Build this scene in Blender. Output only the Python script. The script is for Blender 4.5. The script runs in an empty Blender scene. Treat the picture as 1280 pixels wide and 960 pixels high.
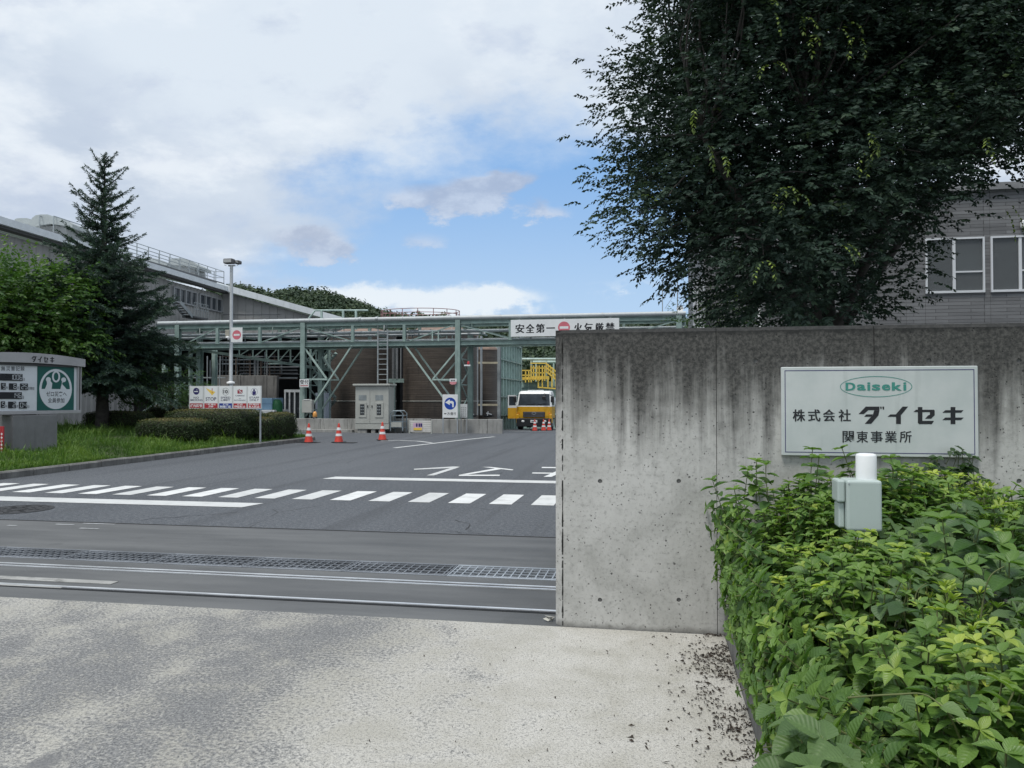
import bpy, bmesh, math, random
from mathutils import Vector, Matrix, noise
from mathutils.geometry import tessellate_polygon
random.seed(11)
RD = math.radians
SC = bpy.context.scene
COL = SC.collection

# ---------------------------------------------------------------- camera
F, CZ, HOR = 962.0, 1.6, 498.0
PITCH = math.atan((HOR - 480) / F)
cd = bpy.data.cameras.new('camera'); cam = bpy.data.objects.new('camera', cd); COL.objects.link(cam)
cam.location = (0, 0, CZ); cam.rotation_euler = (RD(90) + PITCH, 0, 0)
cd.sensor_width = 36; cd.lens = 36 * F / 1280; cd.clip_start = 0.05; cd.clip_end = 6000
SC.camera = cam

# ---------------------------------------------------------------- sky, sun, exposure
SUN_EL, SUN_AZ = RD(66), RD(-140)          # azimuth measured from +Y towards +X
SC.view_settings.view_transform = 'Standard'; SC.view_settings.look = 'None'
SC.view_settings.gamma = 1; SC.view_settings.use_curve_mapping = False
SC.view_settings.exposure = 0.42
world = bpy.data.worlds.new('World'); SC.world = world; world.use_nodes = True
def build_sky():
    nt = world.node_tree; N = nt.nodes; L = nt.links
    bg = N['Background']; bg.inputs['Strength'].default_value = 0.08
    def val(v, sock):
        if isinstance(v, (int, float)): sock.default_value = v
        else: L.new(v, sock)
    def mt(op, a, b=None, c=None, clamp=False):
        n = N.new('ShaderNodeMath'); n.operation = op; n.use_clamp = clamp
        val(a, n.inputs[0])
        if b is not None: val(b, n.inputs[1])
        if c is not None: val(c, n.inputs[2])
        return n.outputs[0]
    def smooth(x, lo, hi):
        n = N.new('ShaderNodeMapRange'); n.interpolation_type = 'SMOOTHSTEP'
        val(x, n.inputs[0]); n.inputs[1].default_value = lo; n.inputs[2].default_value = hi
        return n.outputs[0]
    def mix(f, a, b):
        n = N.new('ShaderNodeMix'); n.data_type = 'RGBA'
        val(f, n.inputs[0])
        for s, v in ((n.inputs[6], a), (n.inputs[7], b)):
            if isinstance(v, tuple): s.default_value = (*v, 1)
            else: L.new(v, s)
        return n.outputs[2]
    def nz(vec, scale, detail=6, rough=.55):
        n = N.new('ShaderNodeTexNoise'); n.inputs['Scale'].default_value = scale
        n.inputs['Detail'].default_value = detail; n.inputs['Roughness'].default_value = rough
        L.new(vec, n.inputs['Vector']); return n.outputs['Fac']
    tc = N.new('ShaderNodeTexCoord'); sx = N.new('ShaderNodeSeparateXYZ'); L.new(tc.outputs['Generated'], sx.inputs[0])
    X, Y, Z = sx.outputs
    yy = mt('MAXIMUM', Y, 0.12)
    A = mt('DIVIDE', X, yy); B = mt('DIVIDE', Z, yy)
    # cloud-plane coordinates for perspective-flattened noise
    zz = mt('ADD', mt('MAXIMUM', Z, 0.0), 0.22)
    cx = N.new('ShaderNodeCombineXYZ'); L.new(mt('DIVIDE', X, zz), cx.inputs[0]); L.new(mt('DIVIDE', Y, zz), cx.inputs[1])
    cx.inputs[2].default_value = 3.7
    P = cx.outputs[0]
    ca = N.new('ShaderNodeCombineXYZ'); L.new(A, ca.inputs[0]); L.new(mt('MULTIPLY', B, 1.7), ca.inputs[1]); ca.inputs[2].default_value = 1.3
    Q = ca.outputs[0]
    n1 = nz(P, 0.9, 7, .55); n2 = nz(P, 2.6, 7, .6); n3 = nz(Q, 7, 8, .6); n4 = nz(Q, 16, 8, .62)
    wA = mt('ADD', A, mt('MULTIPLY', mt('SUBTRACT', n3, .5), .10))
    wB = mt('ADD', B, mt('MULTIPLY', mt('SUBTRACT', n4, .5), .07))
    def g(px, py, sx_, sy_, amp=1.0):
        a = mt('DIVIDE', mt('SUBTRACT', wA, (px - 640) / F), sx_ / F)
        b = mt('DIVIDE', mt('SUBTRACT', wB, (HOR - py) / F), sy_ / F)
        s = mt('ADD', mt('MULTIPLY', a, a), mt('MULTIPLY', b, b))
        return mt('MULTIPLY', mt('EXPONENT', mt('MULTIPLY', s, -1)), amp)
    def tot(lst):
        r = lst[0]
        for q in lst[1:]: r = mt('ADD', r, q)
        return r
    nis = N.new('ShaderNodeTexSky'); nis.sky_type = 'NISHITA'; nis.sun_disc = False
    nis.sun_elevation = SUN_EL; nis.sun_rotation = SUN_AZ
    hz = smooth(B, 0.07, 0.33)
    bluec = mix(hz, (4.6, 6.4, 8.7), (2.5, 4.65, 8.1))
    blue = mix(0.12, bluec, nis.outputs[0])
    # high cloud sheet
    cl = mix(smooth(n1, .38, .62), (5.2, 6.0, 7.2), (6.9, 7.65, 8.5))
    cl = mix(mt('MULTIPLY', smooth(n2, .5, .70), .7), cl, (8.3, 8.8, 9.3))
    cl = mix(mt('MULTIPLY', smooth(n3, .50, .70), .5), cl, (4.9, 5.65, 7.1))
    m = tot([g(680, 285, 250, 110, 1.0), g(520, 320, 170, 50, .65), g(800, 320, 130, 110, .9), g(420, 340, 110, 28, .45), g(690, 365, 160, 34, .5), g(640, 150, 120, 60, .35), g(440, 230, 90, 40, .3)])
    m = mt('ADD', m, mt('MULTIPLY', mt('SUBTRACT', n3, .5), 1.0))
    front = smooth(Y, .15, .3)
    m = mt('MULTIPLY', smooth(m, .12, .9), front)
    sky = mix(m, cl, blue)
    # white cumulus along the horizon
    w = tot([g(560, 378, 130, 20, 1.0), g(430, 372, 110, 16, .8), g(620, 372, 40, 16, .7), g(790, 352, 60, 8, .4)])
    w = mt('MULTIPLY', smooth(mt('ADD', w, mt('MULTIPLY', mt('SUBTRACT', n4, .5), 1.0)), .2, .95), front)
    sky = mix(mt('MULTIPLY', w, .9), sky, (7.9, 8.5, 9.0))
    # grey cumulus puffs
    p = tot([g(620, 230, 62, 20, 1.1), g(560, 255, 70, 22, .9), g(690, 262, 40, 12, .7), g(370, 298, 55, 22, 1.0), g(410, 318, 40, 14, .7), g(530, 300, 45, 16, .6), g(490, 240, 40, 20, .5)])
    p = mt('MULTIPLY', smooth(mt('ADD', p, mt('MULTIPLY', mt('SUBTRACT', n4, .5), 1.1)), .38, .85), front)
    pc = mix(smooth(n4, .35, .65), (4.0, 4.65, 6.0), (5.8, 6.5, 7.7))
    sky = mix(mt('MULTIPLY', p, .8), sky, pc)
    L.new(sky, bg.inputs['Color'])
build_sky()
sd = bpy.data.lights.new('sun', 'SUN'); sd.energy = 1.9; sd.angle = RD(16); sd.color = (1, .965, .91)
sun = bpy.data.objects.new('sun', sd); COL.objects.link(sun)
sv = Vector((math.sin(SUN_AZ) * math.cos(SUN_EL), math.cos(SUN_AZ) * math.cos(SUN_EL), math.sin(SUN_EL)))
sun.rotation_euler = sv.to_track_quat('Z', 'Y').to_euler(); sun.location = sv * 60

# ---------------------------------------------------------------- frames
TH = RD(10.3); CT, ST = math.cos(TH), math.sin(TH)      # the site is turned 10.3 degrees to the camera
def s2w(p): return Vector((p[0] * CT + p[1] * ST, -p[0] * ST + p[1] * CT, p[2] if len(p) > 2 else 0))
def w2s(p): return Vector((p[0] * CT - p[1] * ST, p[0] * ST + p[1] * CT, p[2] if len(p) > 2 else 0))
def ray(px, py):
    x, y = (px - 640) / F, (480 - py) / F
    return Vector((x, math.cos(PITCH) - y * math.sin(PITCH), math.sin(PITCH) + y * math.cos(PITCH)))
def A(px, py, v):                # photo pixel -> point on the plane v = const, site coordinates
    d = ray(px, py); s = w2s(d); t = v / s[1]
    return Vector((s[0] * t, v, CZ + d[2] * t))
def G(px, py, z=0.0):            # photo pixel -> point at height z, site coordinates
    d = ray(px, py); t = (z - CZ) / d[2]
    return w2s((d[0] * t, d[1] * t, z))
def W(px, py, Y):                # photo pixel -> world point at depth Y
    d = ray(px, py); return Vector((d[0] * Y / d[1], Y, CZ + d[2] * Y / d[1]))
def gz(v): return 0.0 if v < 34 else -0.03 * (min(v, 72) - 34)

# ---------------------------------------------------------------- mesh builder
ORG = {}
class MB:
    def __init__(s): s.v = []; s.f = []; s.lf = []; s.sm = []
    def add(s, vs, fs, smooth=False):
        b = len(s.v); s.v.extend([tuple(p) for p in vs]); s.f.extend([tuple(i + b for i in f) for f in fs]); s.sm.extend([smooth] * len(fs)); return s
    def box(s, c, d, rz=0, taper=1.0):
        x, y, z = d[0] / 2, d[1] / 2, d[2] / 2; vs = []
        for k, t in ((-z, 1), (z, taper)):
            for a, b in ((-x, -y), (x, -y), (x, y), (-x, y)):
                a *= t; b *= t
                vs.append((c[0] + a * math.cos(rz) - b * math.sin(rz), c[1] + a * math.sin(rz) + b * math.cos(rz), c[2] + k))
        return s.add(vs, [(0, 3, 2, 1), (4, 5, 6, 7), (0, 1, 5, 4), (1, 2, 6, 5), (2, 3, 7, 6), (3, 0, 4, 7)])
    def bb(s, x0, x1, y0, y1, z0, z1): return s.box(((x0 + x1) / 2, (y0 + y1) / 2, (z0 + z1) / 2), (abs(x1 - x0), abs(y1 - y0), abs(z1 - z0)))
    def bevbox(s, x0, x1, y0, y1, z0, z1, b=.01, seg=1):
        bm = bmesh.new(); bmesh.ops.create_cube(bm, size=1)
        bmesh.ops.transform(bm, matrix=Matrix.Translation(((x0 + x1) / 2, (y0 + y1) / 2, (z0 + z1) / 2)) @ Matrix.Diagonal((abs(x1 - x0), abs(y1 - y0), abs(z1 - z0), 1)), verts=bm.verts)
        bmesh.ops.bevel(bm, geom=bm.edges[:], offset=b, segments=seg, affect='EDGES', profile=.5)
        return s.bm(bm)
    def bm(s, bm, smooth=False):
        bm.verts.index_update(); s.add([v.co[:] for v in bm.verts], [[v.index for v in f.verts] for f in bm.faces], smooth); bm.free(); return s
    def bar(s, p, q, w, h=None, up=(0, 0, 1)):
        p, q = Vector(p), Vector(q); h = h or w; d = (q - p).normalized(); u = Vector(up)
        if abs(d.dot(u)) > .98: u = Vector((0, 1, 0))
        r = d.cross(u).normalized(); u = r.cross(d)
        vs = [e + r * a * w / 2 + u * b * h / 2 for e in (p, q) for a, b in ((-1, -1), (1, -1), (1, 1), (-1, 1))]
        return s.add(vs, [(0, 1, 2, 3), (7, 6, 5, 4), (0, 4, 5, 1), (1, 5, 6, 2), (2, 6, 7, 3), (3, 7, 4, 0)])
    def tube(s, pts, r, n=8, cap=True):
        pts = [Vector(p) for p in pts]; rs = r if isinstance(r, (list, tuple)) else [r] * len(pts)
        vs = []; fs = []
        for i, p in enumerate(pts):
            d = (pts[min(i + 1, len(pts) - 1)] - pts[max(i - 1, 0)]).normalized()
            u = Vector((0, 0, 1)) if abs(d.z) < .95 else Vector((0, 1, 0))
            a = d.cross(u).normalized(); b = a.cross(d)
            for k in range(n):
                t = 2 * math.pi * k / n; vs.append(p + (a * math.cos(t) + b * math.sin(t)) * rs[i])
        for i in range(len(pts) - 1):
            for k in range(n): fs.append((i * n + k, i * n + (k + 1) % n, (i + 1) * n + (k + 1) % n, (i + 1) * n + k))
        s.add(vs, fs, n > 5)
        if cap:
            m = len(pts) - 1
            s.add(vs[:n], [tuple(range(n))][:]); s.add(vs[m * n:], [tuple(reversed(range(n)))])
        return s
    def lathe(s, prof, c=(0, 0, 0), n=24, smooth=True, sx=1, sy=1):
        vs = []; fs = []
        for r, z in prof:
            for k in range(n):
                t = 2 * math.pi * k / n; vs.append((c[0] + r * sx * math.cos(t), c[1] + r * sy * math.sin(t), c[2] + z))
        for i in range(len(prof) - 1):
            for k in range(n): fs.append((i * n + k, i * n + (k + 1) % n, (i + 1) * n + (k + 1) % n, (i + 1) * n + k))
        return s.add(vs, fs, smooth)
    def prism(s, poly, a, b, axis=1):       # polygon extruded along an axis (axis 1: polygon is (x, z); 0: (y, z); 2: (x, y))
        n = len(poly)
        def P(p, t): return (p[0], t, p[1]) if axis == 1 else ((t, p[0], p[1]) if axis == 0 else (p[0], p[1], t))
        vs = [P(p, a) for p in poly] + [P(p, b) for p in poly]
        tri = tessellate_polygon([[Vector((p[0], p[1], 0)) for p in poly]])
        fs = [tuple(t) for t in tri] + [tuple(i + n for i in reversed(t)) for t in tri] + [(i, (i + 1) % n, (i + 1) % n + n, i + n) for i in range(n)]
        s.add(vs, fs); return s.fixn(len(s.f) - len(fs))
    def fixn(s, start): return s
    def flat(s, pts):                        # a flat polygon of 3-D points
        pts = [Vector(p) for p in pts]
        tri = tessellate_polygon([pts]); return s.add(pts, [tuple(t) for t in tri])
    def quad(s, a, b, c, d): return s.add([a, b, c, d], [(0, 1, 2, 3)])
    def build(s, name, m, parent=None, org=None, rot=None, recalc=False):
        me = bpy.data.meshes.new(name)
        o0 = ORG[parent.name] if parent is not None else (org or (0, 0, 0))
        me.from_pydata([(p[0] - o0[0], p[1] - o0[1], p[2] - o0[2]) for p in s.v], [], s.f)
        if s.lf:
            at = me.attributes.new('lf', 'FLOAT_VECTOR', 'POINT'); at.data.foreach_set('vector', [c for q in s.lf for c in q])
        if any(s.sm): me.polygons.foreach_set('use_smooth', s.sm)
        if recalc:
            bm = bmesh.new(); bm.from_mesh(me); bmesh.ops.recalc_face_normals(bm, faces=bm.faces); bm.to_mesh(me); bm.free()
        me.update(); me.materials.append(m)
        o = bpy.data.objects.new(name, me); COL.objects.link(o)
        if parent is not None: o.parent = parent
        else:
            if rot is None: o.location = s2w(o0); o.rotation_euler = (0, 0, -TH)
            else: o.location = o0; o.rotation_euler = (0, 0, rot)
        ORG[o.name] = o0
        return o
def thing(name, label, cat, loc, group=None, rot=None, local=False):
    """Empty at a thing's base; site frame by default, parts given in site coordinates (or local ones)."""
    o = bpy.data.objects.new(name, None); COL.objects.link(o); o.empty_display_size = .3
    if rot is None: o.location = s2w(loc); o.rotation_euler = (0, 0, -TH)
    else: o.location = loc; o.rotation_euler = (0, 0, rot)
    ORG[o.name] = (0, 0, 0) if local else tuple(loc)
    o['label'] = label; o['category'] = cat
    if group: o['group'] = group
    return o
def tag(o, label, cat, group=None):
    o['label'] = label; o['category'] = cat
    if group: o['group'] = group
    return o
def kind(o, k): o['kind'] = k; return o
def copy_tree(o, parent=None):
    c = o.copy(); COL.objects.link(c); c.parent = parent; ORG[c.name] = ORG[o.name]
    for ch in o.children: copy_tree(ch, c)
    return c

# ---------------------------------------------------------------- lettering
def glyphs(text, offset=0.0):
    cu = bpy.data.curves.new('t', 'FONT'); cu.body = text; cu.size = 1; cu.offset = offset; cu.resolution_u = 3
    ob = bpy.data.objects.new('t', cu); COL.objects.link(ob)
    dg = bpy.context.evaluated_depsgraph_get(); me = ob.evaluated_get(dg).to_mesh()
    vs = [v.co.copy() for v in me.vertices]; fs = [tuple(p.vertices) for p in me.polygons]
    ob.evaluated_get(dg).to_mesh_clear(); bpy.data.objects.remove(ob); bpy.data.curves.remove(cu)
    return vs, fs
def put_bold(mb, text, x0, x1, z0, z1, to3d, offset, w):
    # heavier strokes: the same outline set three times, each a hair's breadth aside and proud
    for k, s in enumerate((-1, 0, 1)):
        def f(x, z, k=k, s=s): p = to3d(x + s * w, z); return (p[0], p[1] - .0003 * k, p[2])
        put_text(mb, text, x0 + w, x1 - w, z0, z1, f, offset)
def put_text(mb, text, x0, x1, z0, z1, to3d, offset=0.0, flip=False):
    """Fit a line of text into a rectangle; to3d maps (x, z) to a 3-D point."""
    vs, fs = glyphs(text, offset)
    if not vs: return
    ax, bx = min(v.x for v in vs), max(v.x for v in vs); ay, by = min(v.y for v in vs), max(v.y for v in vs)
    out = []
    for v in vs:
        a = (v.x - ax) / (bx - ax); b = (v.y - ay) / (by - ay)
        if flip: a, b = 1 - a, 1 - b
        out.append(to3d(x0 + a * (x1 - x0), z0 + b * (z1 - z0)))
    mb.add(out, fs)

# ---------------------------------------------------------------- materials
MATS = {}
class NT:
    def __init__(s, name):
        s.m = bpy.data.materials.new(name); s.m.use_nodes = True; s.t = s.m.node_tree; s.N = s.t.nodes; s.L = s.t.links
        s.b = s.N['Principled BSDF']; s.tc = s.N.new('ShaderNodeTexCoord')
    def val(s, v, sock):
        if isinstance(v, (int, float)): sock.default_value = v
        elif isinstance(v, tuple): sock.default_value = v if len(v) == len(sock.default_value) else (*v, 1)
        else: s.L.new(v, sock)
    def mt(s, op, a, b=None, clamp=False):
        n = s.N.new('ShaderNodeMath'); n.operation = op; n.use_clamp = clamp; s.val(a, n.inputs[0])
        if b is not None: s.val(b, n.inputs[1])
        return n.outputs[0]
    def smooth(s, x, lo, hi, a=0., b=1.):
        n = s.N.new('ShaderNodeMapRange'); n.interpolation_type = 'SMOOTHSTEP'; s.val(x, n.inputs[0])
        for i, q in enumerate((lo, hi, a, b)): n.inputs[i + 1].default_value = q
        return n.outputs[0]
    def vec(s, scale=(1, 1, 1), src='Object', rot=(0, 0, 0)):
        n = s.N.new('ShaderNodeMapping'); n.inputs['Scale'].default_value = scale; n.inputs['Rotation'].default_value = rot
        s.L.new(s.tc.outputs[src], n.inputs['Vector']); return n.outputs[0]
    def noise(s, vec, scale, detail=4, rough=.55, dist=0):
        n = s.N.new('ShaderNodeTexNoise'); n.inputs['Scale'].default_value = scale; n.inputs['Detail'].default_value = detail
        n.inputs['Roughness'].default_value = rough; n.inputs['Distortion'].default_value = dist; s.L.new(vec, n.inputs['Vector']); return n.outputs['Fac']
    def voro(s, vec, scale, feature='F1', out='Distance'):
        n = s.N.new('ShaderNodeTexVoronoi'); n.feature = feature; n.inputs['Scale'].default_value = scale; s.L.new(vec, n.inputs['Vector']); return n.outputs[out]
    def mix(s, f, a, b, mode='MIX'):
        n = s.N.new('ShaderNodeMix'); n.data_type = 'RGBA'; n.blend_type = mode; s.val(f, n.inputs[0]); s.val(a, n.inputs[6]); s.val(b, n.inputs[7]); return n.outputs[2]
    def bump(s, h, st=.3, d=.01, prev=None):
        n = s.N.new('ShaderNodeBump'); n.inputs['Strength'].default_value = st; n.inputs['Distance'].default_value = d; s.L.new(h, n.inputs['Height'])
        if prev is not None: s.L.new(prev, n.inputs['Normal'])
        return n.outputs[0]
    def sepz(s, src='Object'):
        n = s.N.new('ShaderNodeSeparateXYZ'); s.L.new(s.tc.outputs[src], n.inputs[0]); return n.outputs
    def set(s, **k):
        for a, b in k.items(): s.val(b, s.b.inputs[{'col': 'Base Color', 'rough': 'Roughness', 'metal': 'Metallic', 'spec': 'Specular IOR Level', 'normal': 'Normal', 'trans': 'Transmission Weight', 'alpha': 'Alpha', 'ior': 'IOR'}[a]])
        return s.m
def M(name, col, rough=.6, metal=0., var=.18, vs=2.5, bump=.0, bs=60., spec=.4, dirt=None, dirtamt=.4):
    if name in MATS: return MATS[name]
    n = NT(name); v = n.vec(); c = n.noise(v, vs, 6, .6); f = n.noise(v, vs * 14, 3, .6)
    lo = tuple(x * (1 - var) for x in col); hi = tuple(min(1, x * (1 + var)) for x in col)
    k = n.mix(n.smooth(c, .3, .7), lo, hi)
    if dirt:
        st = n.noise(n.vec((3, 3, .35)), vs * 1.6, 6, .65)
        k = n.mix(n.mt('MULTIPLY', n.smooth(st, .48, .72), dirtamt), k, dirt)
    k = n.mix(n.mt('MULTIPLY', n.smooth(f, .45, .7), var * .8), k, tuple(x * .6 for x in col))
    a = dict(col=k, rough=n.smooth(c, .2, .8, max(.05, rough - .1), min(1, rough + .1)), metal=metal, spec=spec)
    if bump: a['normal'] = n.bump(n.noise(v, bs, 5, .65), bump, .004)
    MATS[name] = n.set(**a); return MATS[name]
def leaf_mat(name, ramp, trans=.28, rough=.45, vein=0.0, spec=.4):
    n = NT(name); at = n.N.new('ShaderNodeAttribute'); at.attribute_name = 'lf'
    sx = n.N.new('ShaderNodeSeparateXYZ'); n.L.new(at.outputs['Vector'], sx.inputs[0])
    cr = n.N.new('ShaderNodeValToRGB'); e = cr.color_ramp.elements
    while len(e) < len(ramp): e.new(.5)
    for i, (p, c) in enumerate(ramp): e[i].position = p; e[i].color = (*c, 1)
    n.L.new(sx.outputs[2], cr.inputs[0]); k = cr.outputs[0]
    sp = n.noise(n.vec(), 9, 4, .6); k = n.mix(n.smooth(sp, .35, .75, 0, .35), k, n.mix(1, k, (.62, .66, .55), 'MULTIPLY'))
    nrm = None
    if vein:
        ab = n.mt('ABSOLUTE', sx.outputs[0])
        ph = n.mt('SINE', n.mt('MULTIPLY', n.mt('SUBTRACT', sx.outputs[1], n.mt('MULTIPLY', ab, .22)), 48.))
        side = n.mt('MULTIPLY', n.smooth(ph, .75, 1.0), .6)
        mid = n.smooth(ab, .09, .02)
        vv = n.mt('MAXIMUM', side, mid)
        k = n.mix(n.mt('MULTIPLY', vv, vein), k, n.mix(1, k, (1.5, 1.45, 1.35), 'MULTIPLY'))
        nrm = n.bump(ph, .25, .0025)
    n.set(col=k, rough=rough, spec=spec)
    if nrm is not None: n.set(normal=nrm)
    tr = n.N.new('ShaderNodeBsdfTranslucent'); n.L.new(n.mix(1, k, (1.3, 1.5, .6), 'MULTIPLY'), tr.inputs[0])
    ms = n.N.new('ShaderNodeMixShader'); ms.inputs[0].default_value = trans
    n.L.new(n.b.outputs[0], ms.inputs[1]); n.L.new(tr.outputs[0], ms.inputs[2]); n.L.new(ms.outputs[0], n.N['Material Output'].inputs[0])
    return n.m
white_paint = M('white_paint', (.74, .75, .75), .45, var=.06)
sign_white = M('sign_white', (.76, .78, .78), .4, var=.04)
black_paint = M('black_paint', (.02, .021, .024), .45, var=.1)
dark = M('dark_void', (.012, .013, .015), .8)
green_steel = M('green_steel', (.25, .335, .31), .5, var=.16, dirt=(.12, .13, .12), dirtamt=.35)
pale_green_steel = M('pale_green_steel', (.38, .49, .45), .5, var=.14, dirt=(.14, .15, .13), dirtamt=.35)
grey_steel = M('grey_steel', (.33, .36, .37), .45, metal=.3, var=.15)
galv = M('galvanised_steel', (.36, .39, .41), .5, metal=.3, var=.15)
grey_paint = M('grey_paint', (.42, .43, .40), .5, var=.06, dirt=(.25, .25, .22), dirtamt=.15)
red_paint = M('red_paint', (.42, .035, .045), .45, var=.08)
cone_red = M('cone_red', (.62, .07, .05), .5, var=.12)
blue_paint = M('blue_paint', (.02, .045, .28), .45, var=.06)
yellow_paint = M('yellow_paint', (.78, .43, .04), .4, var=.08, dirt=(.3, .2, .06), dirtamt=.2)
rail_yellow = M('rail_yellow', (.80, .56, .10), .5, var=.1)
pink_paint = M('pink_paint', (.62, .16, .20), .5, var=.08)
teal_paint = M('teal_paint', (.055, .26, .215), .45, var=.04)
navy = M('navy_paint', (.03, .025, .13), .5, var=.05)
rubber = M('rubber', (.018, .018, .02), .75, var=.2)
bark = M('bark', (.055, .05, .045), .9, var=.4, vs=6, bump=.8, bs=30)
rust_rail = M('rail_red_primer', (.34, .20, .20), .6, var=.15)
def glass_mat(name, col=(.02, .025, .03), rough=.06):
    n = NT(name); MATS[name] = n.set(col=col, rough=rough, spec=.9); return n.m
glass = glass_mat('window_glass')
# ================================================================ ground materials
def m_apron():
    n = NT('washed_concrete'); v = n.vec(); xs = n.sepz()
    big = n.noise(n.vec((1, .6, 1), rot=(0, 0, .5)), .6, 5, .6, .8); med = n.noise(v, 2.6, 6, .68, .4); fine = n.noise(v, 46, 4, .78); grit = n.noise(v, 105, 3, .75); ag = n.voro(v, 110)
    lx = n.smooth(n.mt('ADD', n.mt('ADD', xs[0], n.mt('MULTIPLY', n.mt('SUBTRACT', big, .5), .8)), n.mt('MULTIPLY', n.mt('SUBTRACT', med, .5), 1.0)), -2.3, -1.0)   # cleaner beside the wall
    wear = n.mt('ADD', n.mt('MULTIPLY', big, .75), n.mt('MULTIPLY', med, .65))
    wear = n.mt('SUBTRACT', wear, .21)
    wear = n.mt('ADD', wear, n.mt('MULTIPLY', lx, -.20))
    wear = n.mt('ADD', wear, n.mt('MULTIPLY', n.mt('SUBTRACT', fine, .5), 1.05))
    bare = n.smooth(wear, .37, .62)
    paste = n.mix(n.smooth(med, .3, .7), (.42, .405, .355), (.57, .555, .515))
    paste = n.mix(n.mt('MULTIPLY', n.smooth(grit, .50, .64), .75), paste, (.26, .255, .24))
    grit2 = n.noise(v, 62, 3, .8)
    stone = n.mix(n.smooth(ag, .15, .6), (.075, .078, .082), (.205, .208, .21))
    k = n.mix(bare, paste, stone)
    k = n.mix(n.mt('MULTIPLY', n.smooth(grit2, .53, .62), .55), k, (.46, .45, .42)); k = n.mix(n.mt('MULTIPLY', n.smooth(grit2, .46, .38), .5), k, (.13, .13, .13))
    slick = n.smooth(n.noise(n.vec((1, .45, 1), rot=(0, 0, .4)), .8, 4, .6), .64, .68); k = n.mix(n.mt('MULTIPLY', n.mt('MULTIPLY', slick, n.mt('SUBTRACT', 1.0, lx)), .75), k, (.17, .172, .176))
    pit = n.smooth(n.voro(v, 48), .20, .08); pit = n.mt('MULTIPLY', pit, n.smooth(n.noise(v, 21, 2, .5), .50, .58))
    k = n.mix(n.mt('MULTIPLY', pit, .85), k, (.075, .075, .073))
    pit2 = n.smooth(grit, .64, .70); k = n.mix(n.mt('MULTIPLY', pit2, .75), k, (.12, .12, .115))
    h = n.mt('ADD', n.mt('MULTIPLY', grit, .7), n.mt('MULTIPLY', n.mt('SUBTRACT', ag, bare), .5))
    return n.set(col=k, rough=.85, spec=.25, normal=n.bump(h, .7, .008))
def m_asphalt():
    n = NT('asphalt'); v = n.vec()
    big = n.noise(n.vec((.6, .2, 1)), .5, 5, .6); med = n.noise(v, 5, 5, .65); ag = n.voro(v, 190); fine = n.noise(v, 75, 3, .7)
    k = n.mix(n.smooth(big, .3, .7), (.066, .074, .086), (.100, .109, .122))
    k = n.mix(n.mt('MULTIPLY', n.smooth(med, .5, .75), .4), k, (.085, .088, .092))
    k = n.mix(n.mt('MULTIPLY', n.smooth(fine, .52, .68), .7), k, (.26, .268, .28))
    k = n.mix(n.mt('MULTIPLY', n.smooth(fine, .46, .34), .8), k, (.03, .03, .033))
    mid_ = n.noise(v, 21, 4, .75); k = n.mix(n.mt('MULTIPLY', n.smooth(mid_, .5, .62), .5), k, (.19, .2, .21)); k = n.mix(n.mt('MULTIPLY', n.smooth(mid_, .47, .38), .6), k, (.045, .047, .052))
    trk = n.noise(n.vec((1.6, .06, 1)), 1.0, 4, .6); k = n.mix(n.mt('MULTIPLY', n.smooth(trk, .5, .68), .45), k, (.055, .058, .064))
    crack = n.smooth(n.voro(n.vec((1, 1, 1)), .33, 'DISTANCE_TO_EDGE'), .006, .0015)
    cm = n.smooth(n.noise(v, .35, 3, .6), .54, .62)
    wv = n.N.new('ShaderNodeVectorMath'); wv.operation = 'ADD'
    k = n.mix(n.mt('MULTIPLY', n.mt('MULTIPLY', crack, cm), .75), k, (.03, .03, .032))
    return n.set(col=k, rough=.78, spec=.35, normal=n.bump(n.mt('ADD', fine, n.mt('MULTIPLY', ag, .5)), .5, .005))
def m_slab():
    n = NT('trowelled_concrete'); v = n.vec()
    st = n.noise(n.vec((.35, 2.2, 1), rot=(0, 0, 1.2)), 1.1, 6, .6); med = n.noise(v, 3, 6, .6); fine = n.noise(v, 160, 2, .6)
    k = n.mix(n.smooth(st, .3, .72), (.080, .083, .085), (.135, .138, .138))
    k = n.mix(n.mt('MULTIPLY', n.smooth(med, .55, .75), .45), k, (.065, .067, .068))
    xs = n.sepz()
    near_wall_dark = n.mt('MULTIPLY', n.smooth(xs[0], -1.9, -.5), n.smooth(n.noise(v, .9, 4, .6), .30, .62))  # tone darkens towards the wall end, broken up by noise
    k = n.mix(n.mt('MULTIPLY', near_wall_dark, .6), k, (.045, .047, .047))
    k = n.mix(n.mt('MULTIPLY', n.smooth(fine, .6, .72), .4), k, (.3, .3, .3))
    return n.set(col=k, rough=.62, spec=.35, normal=n.bump(n.mt('ADD', med, n.mt('MULTIPLY', fine, .25)), .2, .004))
def m_roadpaint():
    n = NT('road_paint'); v = n.vec()
    w = n.noise(v, 3.5, 6, .7); f = n.noise(v, 80, 3, .7)
    k = n.mix(n.smooth(w, .4, .75), (.74, .75, .74), (.55, .56, .55))
    k = n.mix(n.mt('MULTIPLY', n.smooth(n.mt('ADD', n.mt('MULTIPLY', f, .8), n.mt('MULTIPLY', w, .35)), .68, .78), .8), k, (.16, .165, .17))
    oi = n.N.new('ShaderNodeObjectInfo'); k = n.mix(n.mt('MULTIPLY', n.smooth(oi.outputs['Random'], .35, 1.0), .45), k, (.42, .43, .425))
    return n.set(col=k, rough=.6, normal=n.bump(f, .3, .003))
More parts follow.
